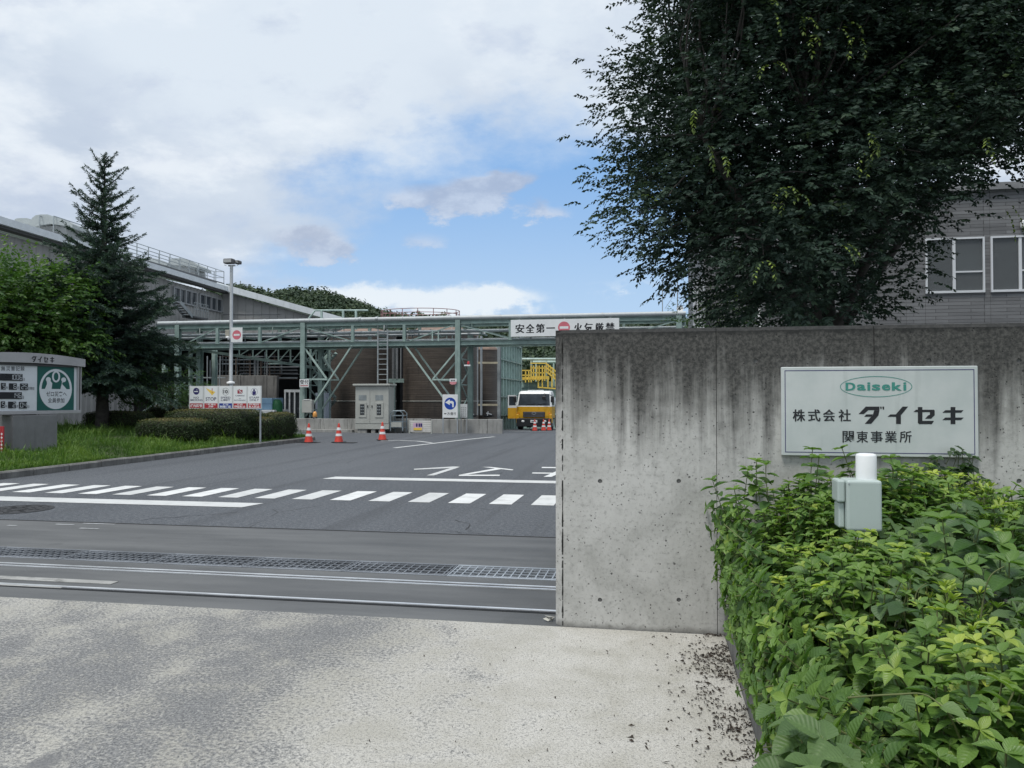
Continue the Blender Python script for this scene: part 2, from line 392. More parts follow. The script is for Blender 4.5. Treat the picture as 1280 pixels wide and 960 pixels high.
def m_wall():
    n = NT('weathered_wall_concrete'); v = n.vec(); xs = n.sepz()
    z = xs[2]
    streak = n.noise(n.vec((5.5, 1, .35)), 1.3, 7, .65, .2); streak2 = n.noise(n.vec((16, 1, .5)), 1.1, 5, .6)
    blot = n.noise(v, 1.6, 6, .65, .4); fine = n.noise(v, 38, 4, .7); mid = n.noise(v, 9, 5, .65)
    k = n.mix(n.smooth(blot, .3, .7), (.37, .368, .345), (.55, .545, .52))
    k = n.mix(n.mt('MULTIPLY', n.smooth(mid, .5, .72), .35), k, (.24, .24, .225))
    k = n.mix(n.mt('MULTIPLY', n.smooth(fine, .52, .66), .45), k, (.19, .19, .18))
    k = n.mix(n.mt('MULTIPLY', n.smooth(fine, .48, .36), .3), k, (.50, .51, .49))
    # black algae running down from the coping: a stain with ragged lower ends
    t = n.mt('ADD', n.mt('MULTIPLY', n.mt('SUBTRACT', z, 1.78), 1.35), n.mt('MULTIPLY', n.mt('SUBTRACT', streak, .5), 1.9))
    t = n.mt('ADD', t, n.mt('MULTIPLY', n.mt('SUBTRACT', streak2, .5), .55))
    t = n.mt('ADD', t, n.mt('MULTIPLY', n.mt('SUBTRACT', mid, .5), .5))
    al = n.smooth(t, -.84, .12)
    k = n.mix(n.mt('MULTIPLY', al, .94), k, n.mix(n.smooth(fine, .38, .68), (.018, .0185, .018), (.10, .097, .090)))
    top = n.smooth(n.mt('ADD', z, n.mt('MULTIPLY', n.mt('SUBTRACT', mid, .5), .12)), 2.02, 2.06); k = n.mix(n.mt('MULTIPLY', top, .75), k, (.022, .023, .023))
    # bug holes
    sel = n.smooth(n.noise(v, 17, 3, .6), .40, .52)
    hole = n.mt('MULTIPLY', n.smooth(n.voro(n.vec((1, 1, .8)), 34), .19, .08), sel)
    big = n.mt('MULTIPLY', n.smooth(n.voro(v, 11), .11, .06), n.smooth(n.noise(v, 7, 2, .5), .52, .6))
    hole = n.mt('MAXIMUM', hole, big)
    k = n.mix(n.mt('MULTIPLY', hole, .85), k, (.035, .035, .034))
    foot = n.smooth(n.mt('ADD', z, n.mt('MULTIPLY', n.mt('SUBTRACT', mid, .5), .12)), .05, .0); k = n.mix(n.mt('MULTIPLY', foot, .6), k, (.10, .095, .085))
    h = n.mt('ADD', n.mt('MULTIPLY', fine, .5), n.mt('MULTIPLY', hole, -1.2))
    return n.set(col=k, rough=.85, spec=.25, normal=n.bump(h, .5, .006))
m_ap, m_as, m_sl, m_rp, m_wl = m_apron(), m_asphalt(), m_slab(), m_roadpaint(), m_wall()
kerb_con = M('kerb_concrete', (.17, .168, .16), .85, var=.3, vs=3, bump=.5, bs=50, dirt=(.05, .05, .045), dirtamt=.6)
soil = M('soil', (.06, .05, .035), .95, var=.35, bump=.8, bs=20)
bund_con = M('bund_concrete', (.33, .33, .315), .8, var=.18, vs=1.2, bump=.3, bs=40, dirt=(.10, .10, .095), dirtamt=.75)
grass_under = M('grass_under', (.045, .07, .018), .95, var=.35, vs=1.5, bump=.6, bs=15)

def sheet(name, u0, u1, v0, v1, z, m, parent=None, nu=1, nv=1, zf=None):
    b = MB(); vs = []
    for j in range(nv + 1):
        for i in range(nu + 1):
            u = u0 + (u1 - u0) * i / nu; v = v0 + (v1 - v0) * j / nv; vs.append((u, v, z + (zf(v) if zf else 0)))
    b.add(vs, [(j * (nu + 1) + i, j * (nu + 1) + i + 1, (j + 1) * (nu + 1) + i + 1, (j + 1) * (nu + 1) + i) for j in range(nv) for i in range(nu)])
    return b.build(name, m, parent)
# terrain to the horizon, the yard, the apron in front of the gate
kind(sheet('ground', -2500, 2500, -2500, 2500, -1.5, grass_under), 'structure')
road = kind(sheet('yard_road', -60, 40, 8.82, 90, 0, m_as, nu=4, nv=66, zf=gz), 'structure')
kind(sheet('apron', -16, .476, -9, 5.40, 0, m_ap), 'structure')
kind(sheet('street', -60, 40, -30, -9.0, -.004, m_as), 'structure')
kind(sheet('left_forecourt', -60, -16, -9, 6.74, -.004, m_sl), 'structure')
slab = MB()
for (v0, v1) in ((5.40, 6.74), (7.21, 8.82)):
    slab.quad((-60, v0, 0), (4, v0, 0), (4, v1, 0), (-60, v1, 0))
# drain channel walls and bottom between the two slabs
pit = MB(); pit.quad((-60, 6.74, 0), (4, 6.74, 0), (4, 6.74, -.35), (-60, 6.74, -.35)).quad((-60, 7.21, 0), (4, 7.21, 0), (4, 7.21, -.35), (-60, 7.21, -.35)).quad((-60, 6.74, -.35), (4, 6.74, -.35), (4, 7.21, -.35), (-60, 7.21, -.35))
thr = kind(slab.build('gate_threshold', m_sl), 'structure'); pit.build('channel', M('channel_dark', (.03, .03, .028), .9, var=.4), thr)  # channel coloured near black to deepen the gaps between grating bars
# paler concrete patch plates at the left of the rails
b = MB(); b.bb(-6.2, -4.58, 5.92, 6.02, .001, .006).bb(-6.4, -4.9, 5.72, 5.80, .001, .006); b.build('patch', bund_con, thr)
# rails
def rail(name, v, label, double):
    t = thing(name, label, 'gate rail', (-8, v, 0)); galv = M('worn_rail', (.62, .64, .66), .35, metal=.4, var=.12)
    b = MB(); b.bb(-20, .27, v + .045, v + .075, .001, .012); b.build('rail_edge', galv, t)
    b = MB(); b.bb(-20, .27, v, v + .044, .001, .004); b.build('groove_shade', dark, t)  # flat near-black strip, painted as the shadow line along the rail edge
    if double: b = MB(); b.bb(-20, .27, v - .026, v - .001, .001, .010); b.build('rail_edge', galv, t)
rail('gate_rail', 5.70, 'thin steel rail with a dark shadow line across the gateway nearest the pale apron', False)
rail('gate_rail', 6.42, 'double-edged steel rail across the gateway just in front of the drain gratings', True)
# gratings: one metre each
def grating(lab, mt_):
    t = thing('drain_grating', lab, 'drain grating', (0, 6.975, 0), 'drain gratings across the gateway', local=True)
    gs = mt_
    b = MB()
    for s in (-1, 1): b.bb(-.497, .497, s * .215 - .018, s * .215 + .018, -.03, .005)
    for s in (-1, 1): b.bb(s * .49 - .006, s * .49 + .006, -.20, .20, -.03, .003)
    b.build('frame', gs, t)
    b = MB()
    for i in range(13):
        x = -.49 + .98 * (i + .5) / 13; b.bb(x - .006, x + .006, -.201, .201, -.03, .0)
    for j in range(4):
        y = -.2 + .4 * (j + .5) / 4; b.bb(-.484, .484, y - .006, y + .006, -.012, .002)
    b.build('bars', gs, t)
    return t
g0 = grating('brighter new-looking galvanised drain grating in the channel beside the concrete wall', M('drain_steel_new', (.34, .37, .40), .45, metal=.2, var=.2, vs=1.2))
g1 = grating('dull dark steel drain grating in the channel across the left of the gateway', M('drain_steel_old', (.20, .215, .235), .5, metal=.2, var=.35, vs=1.2))
for i in range(13):
    t = (g0, g0, g1)[i] if i in (0, 2) else copy_tree(g0 if i < 2 else g1)
    t.location = s2w((-.33 - i * 1.0, 6.975, 0))
# markings (painted pieces of the road)
def mark(name, poly, z=.005):
    b = MB(); b.flat([(p[0], p[1], z + gz(p[1])) for p in poly]); return b.build(name, m_rp, road)
for i in range(21):
    u = -1.79 - .64 * (i - 3); mark('crosswalk_stripe', [(u, 11.42), (u + .345, 11.42), (u + .345, 12.6), (u, 12.6)])
mark('stop_line', [(-12.6, 10.42), (-5.92, 10.42), (-5.82, 10.88), (-12.6, 10.88)])
mark('stop_line', [(-6.45, 14.4), (1.4, 14.4), (1.4, 14.84), (-6.35, 14.84)])
def strip(pts, w):
    L, Rr = [], []
    for i, p in enumerate(pts):
        a = Vector(pts[max(0, i - 1)]); c = Vector(pts[min(len(pts) - 1, i + 1)]); d = (c - a).normalized(); nn = Vector((-d.y, d.x)) * w / 2
        L.append(Vector(p) + nn); Rr.append(Vector(p) - nn)
    mark('lane_line', [*L, *reversed(Rr)])
def g2(px, py): q = G(px, py); return (q.x, q.y)
strip([g2(493, 560), g2(540, 554.6), g2(583, 549.5), g2(618, 546)], .16)
strip([g2(476, 551.2), g2(500, 550.6), g2(522, 551.5), g2(540, 553.6)], .14)
def gp2(x, y): q = G(x / 3.765 + 380, y / 3.765 + 560); return (q.x, q.y)
for polys in ([[(517, 99), (700, 88), (735, 88), (690, 95), (519, 103)], [(701, 91.5), (733, 91), (612, 130), (577, 130)]], [[(838, 90), (880, 90), (986, 102), (980, 106), (930, 100.5)], [(900, 97), (930, 100), (772, 126), (736, 126)], [(732, 127), (922, 127), (920, 132.5), (727, 132.5)]], [[(1120, 90), (1290, 92), (1290, 97), (1118, 95)], [(1075, 116), (1290, 119), (1290, 124), (1073, 121)], [(1215, 98), (1250, 98), (1165, 137), (1127, 137)]]):
    b = MB()
    for k, p in enumerate(polys): b.flat([(*gp2(*q), .005 + .0006 * k) for q in p])
    b.build('road_letter', m_rp, road)
for a, c in (((70, 655.5), (92, 656.5)), ((104, 654.4), (146, 655.2)), ((100, 660.5), (124, 661.2)), ((10, 657), (20, 657.6))):
    p, q = G(*a), G(*c); b = MB(); b.quad((p.x, p.y - .03, .005), (q.x, p.y - .03, .005), (q.x, p.y + .02, .005), (p.x, p.y + .02, .005)); b.build('worn_paint', M('worn_paint_grey', (.34, .35, .355), .7, var=.3, vs=8), road)
b = MB(); b.bb(-60, 4, 8.80, 8.835, -.01, .0045); b.build('joint_seal', M('joint_seal', (.03, .03, .032), .8), road)
# fine cracks in the asphalt
random.seed(61)
for (x0, y0, x1, y1, n) in ((430, 666, 520, 633, 14), (540, 668, 580, 645, 9), (560, 664, 600, 668, 6), (575, 650, 592, 664, 6), (300, 640, 180, 650, 10)):
    p, q = G(x0, y0), G(x1, y1); b = MB(); pts = [p.lerp(q, k / n) + Vector((random.uniform(-.07, .07), random.uniform(-.06, .06), 0)) for k in range(n + 1)]
    for a, c in zip(pts, pts[1:]):
        d = (c - a).normalized(); nn = Vector((-d.y, d.x, 0)) * random.uniform(.003, .009); b.quad((a.x - nn.x, a.y - nn.y, .0035), (c.x - nn.x, c.y - nn.y, .0035), (c.x + nn.x, c.y + nn.y, .0035), (a.x + nn.x, a.y + nn.y, .0035))
    if min(t[1] for t in b.v) > 8.84: b.build('crack', MATS['joint_seal'], road)
mh = thing('manhole_cover', 'round dark iron manhole cover let into the asphalt at the left edge', 'manhole cover', G(22, 637))
c0 = G(22, 637)
b = MB(); b.lathe([(.46, .0), (.46, .007), (.40, .007), (.40, .003)], c0, 40, False); b.build('ring', M('cast_iron', (.05, .05, .052), .6, metal=.4, bump=.3), mh)
b = MB(); b.lathe([(.39, .0), (.39, .006), (.0, .006)], c0, 40, False)
for k in range(10):
    for r in (.12, .22, .32): b.box((c0.x + r * math.cos(k * .628), c0.y + r * math.sin(k * .628), .009), (.07, .02, .006), k * .628 + 1.57)
b.build('lid', MATS['cast_iron'], mh)

# ================================================================ the concrete gate wall
VW = 5.41
WT = 2.085
wall = thing('concrete_wall', 'weathered grey concrete gate wall with black streaks below its coping, carrying the name plate', 'concrete wall', (0.3, VW, 0))
u0 = A(693.5, 600, VW).x
jx = [u0, A(896, 600, VW).x, A(1094, 600, VW).x, A(1094, 600, VW).x + 1.08, A(1094, 600, VW).x + 2.16, A(1094, 600, VW).x + 3.24, A(1094, 600, VW).x + 4.3]
holes = []
for px in (750, 848.5, 945, 1051, 1161, 1274):
    for py in (451, 601.5, 750): q = A(px, py, VW); holes.append((q.x, q.z))
def drill(obj, hs):
    cut = MB()
    for (x, z) in hs:
        cut.add([(x + .0175 * math.cos(t * math.pi / 5) , VW - .02, z + .0175 * math.sin(t * math.pi / 5)) for t in range(10)] + [(x + .0145 * math.cos(t * math.pi / 5), VW + .018, z + .0145 * math.sin(t * math.pi / 5)) for t in range(10)],
                [tuple(reversed(range(10))), tuple(range(10, 20))] + [(t, (t + 1) % 10, (t + 1) % 10 + 10, t + 10) for t in range(10)])
    co = cut.build('cutter', dark, obj.parent, recalc=True)
    md = obj.modifiers.new('holes', 'BOOLEAN'); md.object = co; md.solver = 'EXACT'
    dg = bpy.context.evaluated_depsgraph_get(); me = bpy.data.meshes.new_from_object(obj.evaluated_get(dg))
    obj.modifiers.clear(); obj.data = me; bpy.data.objects.remove(co)
for i in range(len(jx) - 1):
    a, c = jx[i] + (.0 if i == 0 else .002), jx[i + 1] - .002
    cb = .055
    if i == 0: plan = [(a + cb, VW), (c, VW), (c, VW + .2), (a + cb, VW + .2), (a, VW + .2 - cb), (a, VW + cb)]
    else: plan = [(a, VW), (c, VW), (c, VW + .2), (a, VW + .2)]
    b = MB(); n = len(plan); cx, cy = sum(p[0] for p in plan) / n, VW + .1
    rings = []
    for z, ins in ((-.1, 0), (WT - .025, 0), (WT, .025)):
        rings.append([(p[0], p[1] + (ins if p[1] < VW + .02 else (-ins if p[1] > VW + .18 else 0)), z) for p in plan])
    vs = [p for r in rings for p in r]; fs = [tuple(reversed(range(n))), tuple(range(2 * n, 3 * n))]
    for k in range(2): fs += [(k * n + j, k * n + (j + 1) % n, (k + 1) * n + (j + 1) % n, (k + 1) * n + j) for j in range(n)]
    b.add(vs, fs); o = b.build('wall_panel', m_wl, wall, recalc=True)
    hs = [h for h in holes if a < h[0] < c]
    if hs: drill(o, hs)
    for (x, z) in hs:
        b = MB(); b.add([(x + .0148 * math.cos(t * math.pi / 5), VW + .008, z + .0148 * math.sin(t * math.pi / 5)) for t in range(10)], [tuple(range(10))])
        b.build('tie_hole_plug', M('tie_plug', (.15, .15, .145), .9), wall)
b = MB(); b.bb(jx[0] + .08, jx[-1] - .05, VW + .012, VW + .188, -.09, WT - .02); b.build('core', dark, wall)
# broken dark seam line of flat dashes beside the chamfered end
b = MB()
random.seed(5)
for k in range(90):
    z = random.random() ** 1.0 * 2.0; w = random.uniform(.001, .008); dz = random.uniform(.01, .07); b.quad((jx[0] + .055 - w, VW - .0015, z), (jx[0] + .057 + w * .4, VW - .0015, z), (jx[0] + .057 + w * .4, VW - .0015, z + dz), (jx[0] + .055 - w * .6, VW - .0015, z + dz))
b.build('seam_dashes', M('seam_dashes', (.05, .05, .047), .95), wall)

# ---------------------------------------------------------------- company name plate
pc = [A(975.5, 459, VW), A(1220, 457.5, VW), A(1221.5, 572, VW), A(976, 569, VW)]
px0, px1 = pc[0].x, pc[1].x; pz1, pz0 = (pc[0].z + pc[1].z) / 2, (pc[2].z + pc[3].z) / 2
plate = thing('name_plate', 'rectangular brushed steel name plate with black characters fixed to the concrete wall', 'sign', ((px0 + px1) / 2, VW, pz0))
def m_brushed():
    n = NT('brushed_steel'); s = n.noise(n.vec((1.2, 1, 260)), 1, 4, .6); c = n.noise(n.vec(), 3, 5, .6); d = n.noise(n.vec((9, 1, .8)), 1.5, 5, .6)
    k = n.mix(n.smooth(c, .3, .7), (.50, .545, .53), (.60, .63, .615)); k = n.mix(n.mt('MULTIPLY', n.smooth(d, .55, .75), .35), k, (.36, .40, .38))
    return n.set(col=k, rough=n.smooth(s, .2, .8, .32, .52), metal=.15, spec=.5, normal=n.bump(s, .12, .001))
brushed = m_brushed()
VP = VW - .03
b = MB(); b.bevbox(px0, px1, VP, VW - .001, pz0, pz1, .004); b.build('plate', brushed, plate)
edge = MB()
i1, t1 = .022, .0045
X0, X1, Z0, Z1 = px0 + i1, px1 - i1, pz0 + i1, pz1 - i1
for (a, b_, c, d) in ((X0, X1, Z0, Z0 + t1), (X0, X1, Z1 - t1, Z1), (X0, X0 + t1, Z0 + t1, Z1 - t1), (X1 - t1, X1, Z0 + t1, Z1 - t1)): edge.bb(a, b_, VP - .0012, VP - .0004, c, d)
edge.build('border_line', navy, plate)
def onplate(zx, zy):      # position read on the enlarged plate
    q = A(zx / 5.333 + 980, zy / 5.333 + 460, VP); return (q.x, VP - .0015, q.z)
kn = [
 [[(545, 257), (636, 257), (636, 281), (562, 281), (533, 307), (497, 307)], [(601, 281.5), (636, 281.5), (629, 316), (581, 372), (538, 372), (592, 312)], [(548, 309), (593, 309), (580, 325), (534, 325)], [(640, 257), (650, 257), (650, 274), (643, 274)], [(655, 257), (667, 257), (667, 277), (658, 277)]],
 [[(790, 257), (827, 257), (782, 312), (779, 312), (779, 373), (747, 373), (747, 325), (690, 325), (708, 309), (745, 309)]],
 [[(862, 293), (880, 278), (892, 278), (892, 260), (922, 260), (922, 278), (1000, 278), (1004, 285), (1004, 315), (980, 338), (940, 338), (960, 316), (972, 312), (972, 294), (922, 294), (922, 352), (1000, 352), (985, 374), (900, 374), (892, 366), (892, 294)]],
 [[(1055, 298), (1075, 281), (1110, 281), (1110, 260), (1142, 260), (1142, 281), (1197, 281), (1180, 298), (1142, 298), (1142, 330), (1198, 330), (1180, 347), (1142, 347), (1142, 374), (1110, 374), (1110, 347), (1055, 347), (1075, 330), (1110, 330), (1110, 298)]]]
def katakana(mapper, mat, parent):
    for polys in kn:
        b = MB()
        for p in polys: b.flat([mapper(*q) for q in p])
        b.build('character', mat, parent)
katakana(onplate, black_paint, plate)
def zrect(x0, x1, y0, y1): a = onplate(x0, y1); c = onplate(x1, y0); return a[0], c[0], a[2], c[2]
for ch, (a, c) in zip('株式会社', ((58, 141), (160, 243), (259, 342), (363, 445))):
    b = MB(); put_bold(b, ch, *zrect(a, c, 276, 356), lambda x, z: (x, VP - .0015, z), .010, .0011); b.build('character', black_paint, plate)
for ch, (a, c) in zip('関東事業所', ((390, 466), (483, 560), (578, 658), (672, 752), (770, 850))):
    b = MB(); put_bold(b, ch, *zrect(a, c, 420, 497), lambda x, z: (x, VP - .0015, z), .007, .0005); b.build('character', black_paint, plate)
b = MB()
xx = 410
for ch, w, top in (('D', 72, 97), ('a', 64, 109), ('i', 26, 95), ('s', 62, 109), ('e', 62, 109), ('k', 72, 95), ('i', 26, 95)):
    put_bold(b, ch, *zrect(xx, xx + w - 6, top, 150), lambda x, z: (x, VP - .0015, z), .022, .0021); xx += w - 1 + 5.5
b.build('logo_lettering', teal_paint, plate)
b = MB(); a = zrect(374, 854, 53, 194); cx, cz, rx, rz = (a[0] + a[1]) / 2, (a[2] + a[3]) / 2, (a[1] - a[0]) / 2, (a[3] - a[2]) / 2
N = 64; ring = [(cx + rx * math.cos(2 * math.pi * k / N), VP - .0015, cz + rz * math.sin(2 * math.pi * k / N)) for k in range(N)] + [(cx + (rx - .004) * math.cos(2 * math.pi * k / N), VP - .0015, cz + (rz - .004) * math.sin(2 * math.pi * k / N)) for k in range(N)]
b.add(ring, [(k, (k + 1) % N, (k + 1) % N + N, k + N) for k in range(N)]); b.build('logo_ellipse', teal_paint, plate)

# ---------------------------------------------------------------- planter kerb + sensor post
kerb2 = thing('planter_kerb', 'low concrete kerb edging the shrub bed beside the apron', 'kerb', (.5, 3, 0))
v = -3.0
while v < 5.3:
    v2 = min(v + 1.2, 5.405); b = MB(); b.bevbox(.478, .598, v + .002, v2 - .003, -.05, .165 + random.uniform(-.003, .003), .012); b.build('kerb_stone', kerb_con, kerb2); v = v2
kind(sheet('shrub_bed', .598, 12, -9, 5.405, .08, soil), 'structure')
bc = A(1072, 630, 4.26)
post = thing('sensor_post', 'grey-green plastic box with a white cylinder on top, on a post among the shrubs', 'sensor post', (bc.x, 4.26, .05))
pl = M('grey_green_plastic', (.43, .50, .475), .4, var=.04, spec=.45); pw = M('white_plastic', (.80, .82, .82), .35, var=.03)
x0, x1 = A(1055, 630, 4.26).x, A(1099, 630, 4.26).x; z0, z1 = A(1070, 662, 4.26).z, A(1070, 599, 4.26).z
b = MB(); b.bevbox(x0, x1, 4.20, 4.36, z0, z1, .014, 3); b.build('box', pl, post)
b = MB(); b.bevbox(A(1044.5, 630, 4.26).x, x0 - .002, 4.22, 4.35, A(1050, 627, 4.26).z, z1 - .002, .01, 2); b.bevbox(A(1047, 630, 4.26).x, x0 - .002, 4.24, 4.34, z0 + .01, A(1050, 628, 4.26).z, .008, 2); b.build('side_cover', pl, post)
b = MB(); b.tube([(x0 + .012, 4.203, z1 - .018), (x0 + .012, 4.197, z1 - .018)], .004, 10); b.build('screw', galv, post)
cx = A(1084, 585, 4.26).x; r = (A(1097, 585, 4.26).x - A(1071, 585, 4.26).x) / 2; zt = A(1084, 567, 4.26).z
b = MB(); b.lathe([(r, z1 - .004), (r, zt - .014), (r * .93, zt - .004), (r * .7, zt), (0, zt + .001)], (cx, 4.28, 0), 32); b.build('cylinder', pw, post)
b = MB(); b.lathe([(.045, .05), (.045, z0)], (cx - .03, 4.28, 0), 24); b.build('post', pw, post)
# ================================================================ grass verge, its kerb
KU, KE = -12.65, 28.6
def verge_edge(off=0.0):
    pts = []
    v = 9.0
    while v < 27.2: pts.append((KU - off, v)); v += 1.0
    for k in range(0, 8):
        a = RD(12.8 * k); r = 1.3 - off; pts.append((KU - 1.3 + r * math.cos(a), 27.3 + r * math.sin(a)))
    u = KU - 1.9
    while u > -34: pts.append((u, 28.6 - off)); u -= 1.0
    return pts
def vz(u, v):                # the lawn rises gently away from the kerb
    d = max(0, KU - .15 - u); return .13 + min(.42, .075 * d) * (1 if v < 24 else max(.4, 1 - (v - 24) * .12))
edge = verge_edge(.14)
b = MB(); vs = []
top = [(p[0], p[1], .13) for p in edge]
for (u, v, z) in top: vs += [(u, v, z)]
grid = MB(); nu, nv = 26, 26
for j in range(nv + 1):
    for i in range(nu + 1):
        v = 9 + (28.46 - 9) * j / nv
        um = KU - .14 if v < 27.3 else KU - 1.3 + math.sqrt(max(0, (1.16) ** 2 - (v - 27.3) ** 2))
        u = um + (-34 - um) * (i / nu) ** 1.5
        grid.v.append((u, v, vz(u, v)))
grid.f = [(j * (nu + 1) + i + 1, j * (nu + 1) + i, (j + 1) * (nu + 1) + i, (j + 1) * (nu + 1) + i + 1) for j in range(nv) for i in range(nu)]; grid.sm = [True] * len(grid.f)
kind(grid.build('lawn_ground', grass_under), 'structure')
kerb = thing('verge_kerb', 'row of grey concrete kerb stones curving round the grass verge', 'kerb', (KU, 18, 0))
oe, ie = verge_edge(0), verge_edge(.14)
for i in range(len(oe) - 1):
    a, c = Vector(oe[i]), Vector(oe[i + 1]); a2, c2 = Vector(ie[i]), Vector(ie[i + 1]); g_ = .008
    da = (c - a).normalized() * g_; h = .15 + random.uniform(-.006, .004)
    A0, C0, A1, C1 = a + da, c - da, a2 + da, c2 - da
    b = MB(); mid = .02
    o1, o2 = A0 + (A1 - A0) * mid / .14 * 1.6, C0 + (C1 - C0) * mid / .14 * 1.6
    vs = [(*A0, -.03), (*C0, -.03), (*C0, h - .03), (*A0, h - .03), (*o1, h), (*o2, h), (*A1, h), (*C1, h), (*A1, -.03), (*C1, -.03)]
    b.add(vs, [(0, 1, 2, 3), (3, 2, 5, 4), (4, 5, 7, 6), (6, 7, 9, 8), (0, 3, 4, 6, 8), (1, 9, 7, 5, 2)]); b.build('kerb_stone', kerb_con, kerb, recalc=True)
# grass
g_mat = leaf_mat('grass', [(0, (.035, .075, .014)), (.5, (.085, .175, .028)), (1, (.21, .30, .065))], .3, .55)
def grass_at(mb, u, v, z, h, lean, tone):
    a = random.uniform(0, 6.283); w = random.uniform(.004, .008) * (1 + h * 2); dx, dy = math.cos(a), math.sin(a); la = random.uniform(0, 6.283); lx, ly = math.cos(la) * lean * h, math.sin(la) * lean * h
    b0 = len(mb.v)
    mb.v += [(u - dx * w, v - dy * w, z), (u + dx * w, v + dy * w, z), (u - dx * w * .7 + lx * .35, v - dy * w * .7 + ly * .35, z + h * .6), (u + dx * w * .7 + lx * .35, v + dy * w * .7 + ly * .35, z + h * .6), (u + lx, v + ly, z + h * (1 - lean * .3))]
    mb.f += [(b0, b0 + 1, b0 + 3, b0 + 2), (b0 + 2, b0 + 3, b0 + 4)]; mb.sm += [False, False]
    mb.lf += [(0, 0, tone)] * 2 + [(0, .6, tone)] * 2 + [(0, 1, min(1, tone + .12))]
gb = MB(); random.seed(21)
cnt = 0
while cnt < 62000:
    v = 11 + 17.2 * random.random() ** 1.15; u = KU - .15 - 11 * random.random() ** 1.5
    if v > 27.3 and (u - (KU - 1.3)) > math.sqrt(max(0, 1.1 ** 2 - (v - 27.3) ** 2)): continue
    cl = noise.noise((u * .9, v * .9, 0)); c2 = noise.noise((u * .35, v * .35, 5))
    if random.random() > .75 + cl: continue
    near = max(0, 1 - (KU - u) / 1.0)
    h = max(.04, (.13 + .13 * cl + .12 * c2 + random.uniform(-.03, .09)) * (1 - .45 * near))
    if random.random() < .035: h += random.uniform(.12, .3)
    grass_at(gb, u, v, vz(u, v) - .01, h, random.uniform(.2, .8), min(1, max(0, .48 + .45 * cl + .3 * c2 + random.uniform(-.2, .25)))); cnt += 1
kind(gb.build('grass', g_mat), 'stuff')

# ================================================================ foliage tools
def rvec():
    while True:
        v = Vector((random.uniform(-1, 1), random.uniform(-1, 1), random.uniform(-1, 1)))
        if .05 < v.length < 1: return v.normalized()
def leaf_rhomb(mb, p, d, n, L, w, tone, fold=.25):
    """small folded leaf: four points, two faces"""
    s = d.cross(n)
    if s.length < 1e-4: s = d.orthogonal()
    s.normalize(); n = s.cross(d)
    b0 = len(mb.v); m = p + d * L * .45 - n * L * .04
    mb.v += [tuple(p), tuple(m + s * w + n * w * fold), tuple(p + d * L - n * L * .10), tuple(m - s * w + n * w * fold)]
    mb.f += [(b0, b0 + 1, b0 + 2), (b0, b0 + 2, b0 + 3)]; mb.sm += [False, False]
    mb.lf += [(0, 0, tone), (1, .45, tone), (0, 1, tone), (-1, .45, tone)]
def spray(mb, p, d, L, n, leaf, tone, droop=.6, wr=.22, jit=.25, nup=1.0):
    """a twig that arcs over, leaves alternating in a plane along it"""
    q = Vector(p); d = d.normalized(); side = d.cross(Vector((0, 0, 1)))
    side = side.normalized() if side.length > .05 else Vector((1, 0, 0))
    st = L / n
    for i in range(n):
        d = (d + Vector((0, 0, -droop / n)) + rvec() * .06).normalized(); q = q + d * st
        s = side if i % 2 else -side
        ld = (s * .8 + d * .55 + Vector((0, 0, -.25)) + rvec() * jit).normalized(); nn = (Vector((0, 0, nup)) + rvec() * (.5 if nup > .9 else 1)).normalized()
        leaf_rhomb(mb, q, ld, nn, leaf * random.uniform(.75, 1.2), leaf * wr * random.uniform(.85, 1.25), min(1, max(0, tone + random.uniform(-.12, .12))))
    leaf_rhomb(mb, q, d, Vector((0, 0, 1)), leaf, leaf * wr, tone)

def limb(mb, p, q, r0, r1, n=6, bend=.12, seg=5):
    p, q = Vector(p), Vector(q); k = (q - p).length * bend; off = rvec() * k; pts = []
    for i in range(seg + 1):
        t = i / seg; pts.append(p.lerp(q, t) + off * math.sin(math.pi * t) + (rvec() * k * .18 if 0 < i < seg else Vector()))
    mb.tube(pts, [r0 + (r1 - r0) * i / seg for i in range(seg + 1)], n, False); return pts

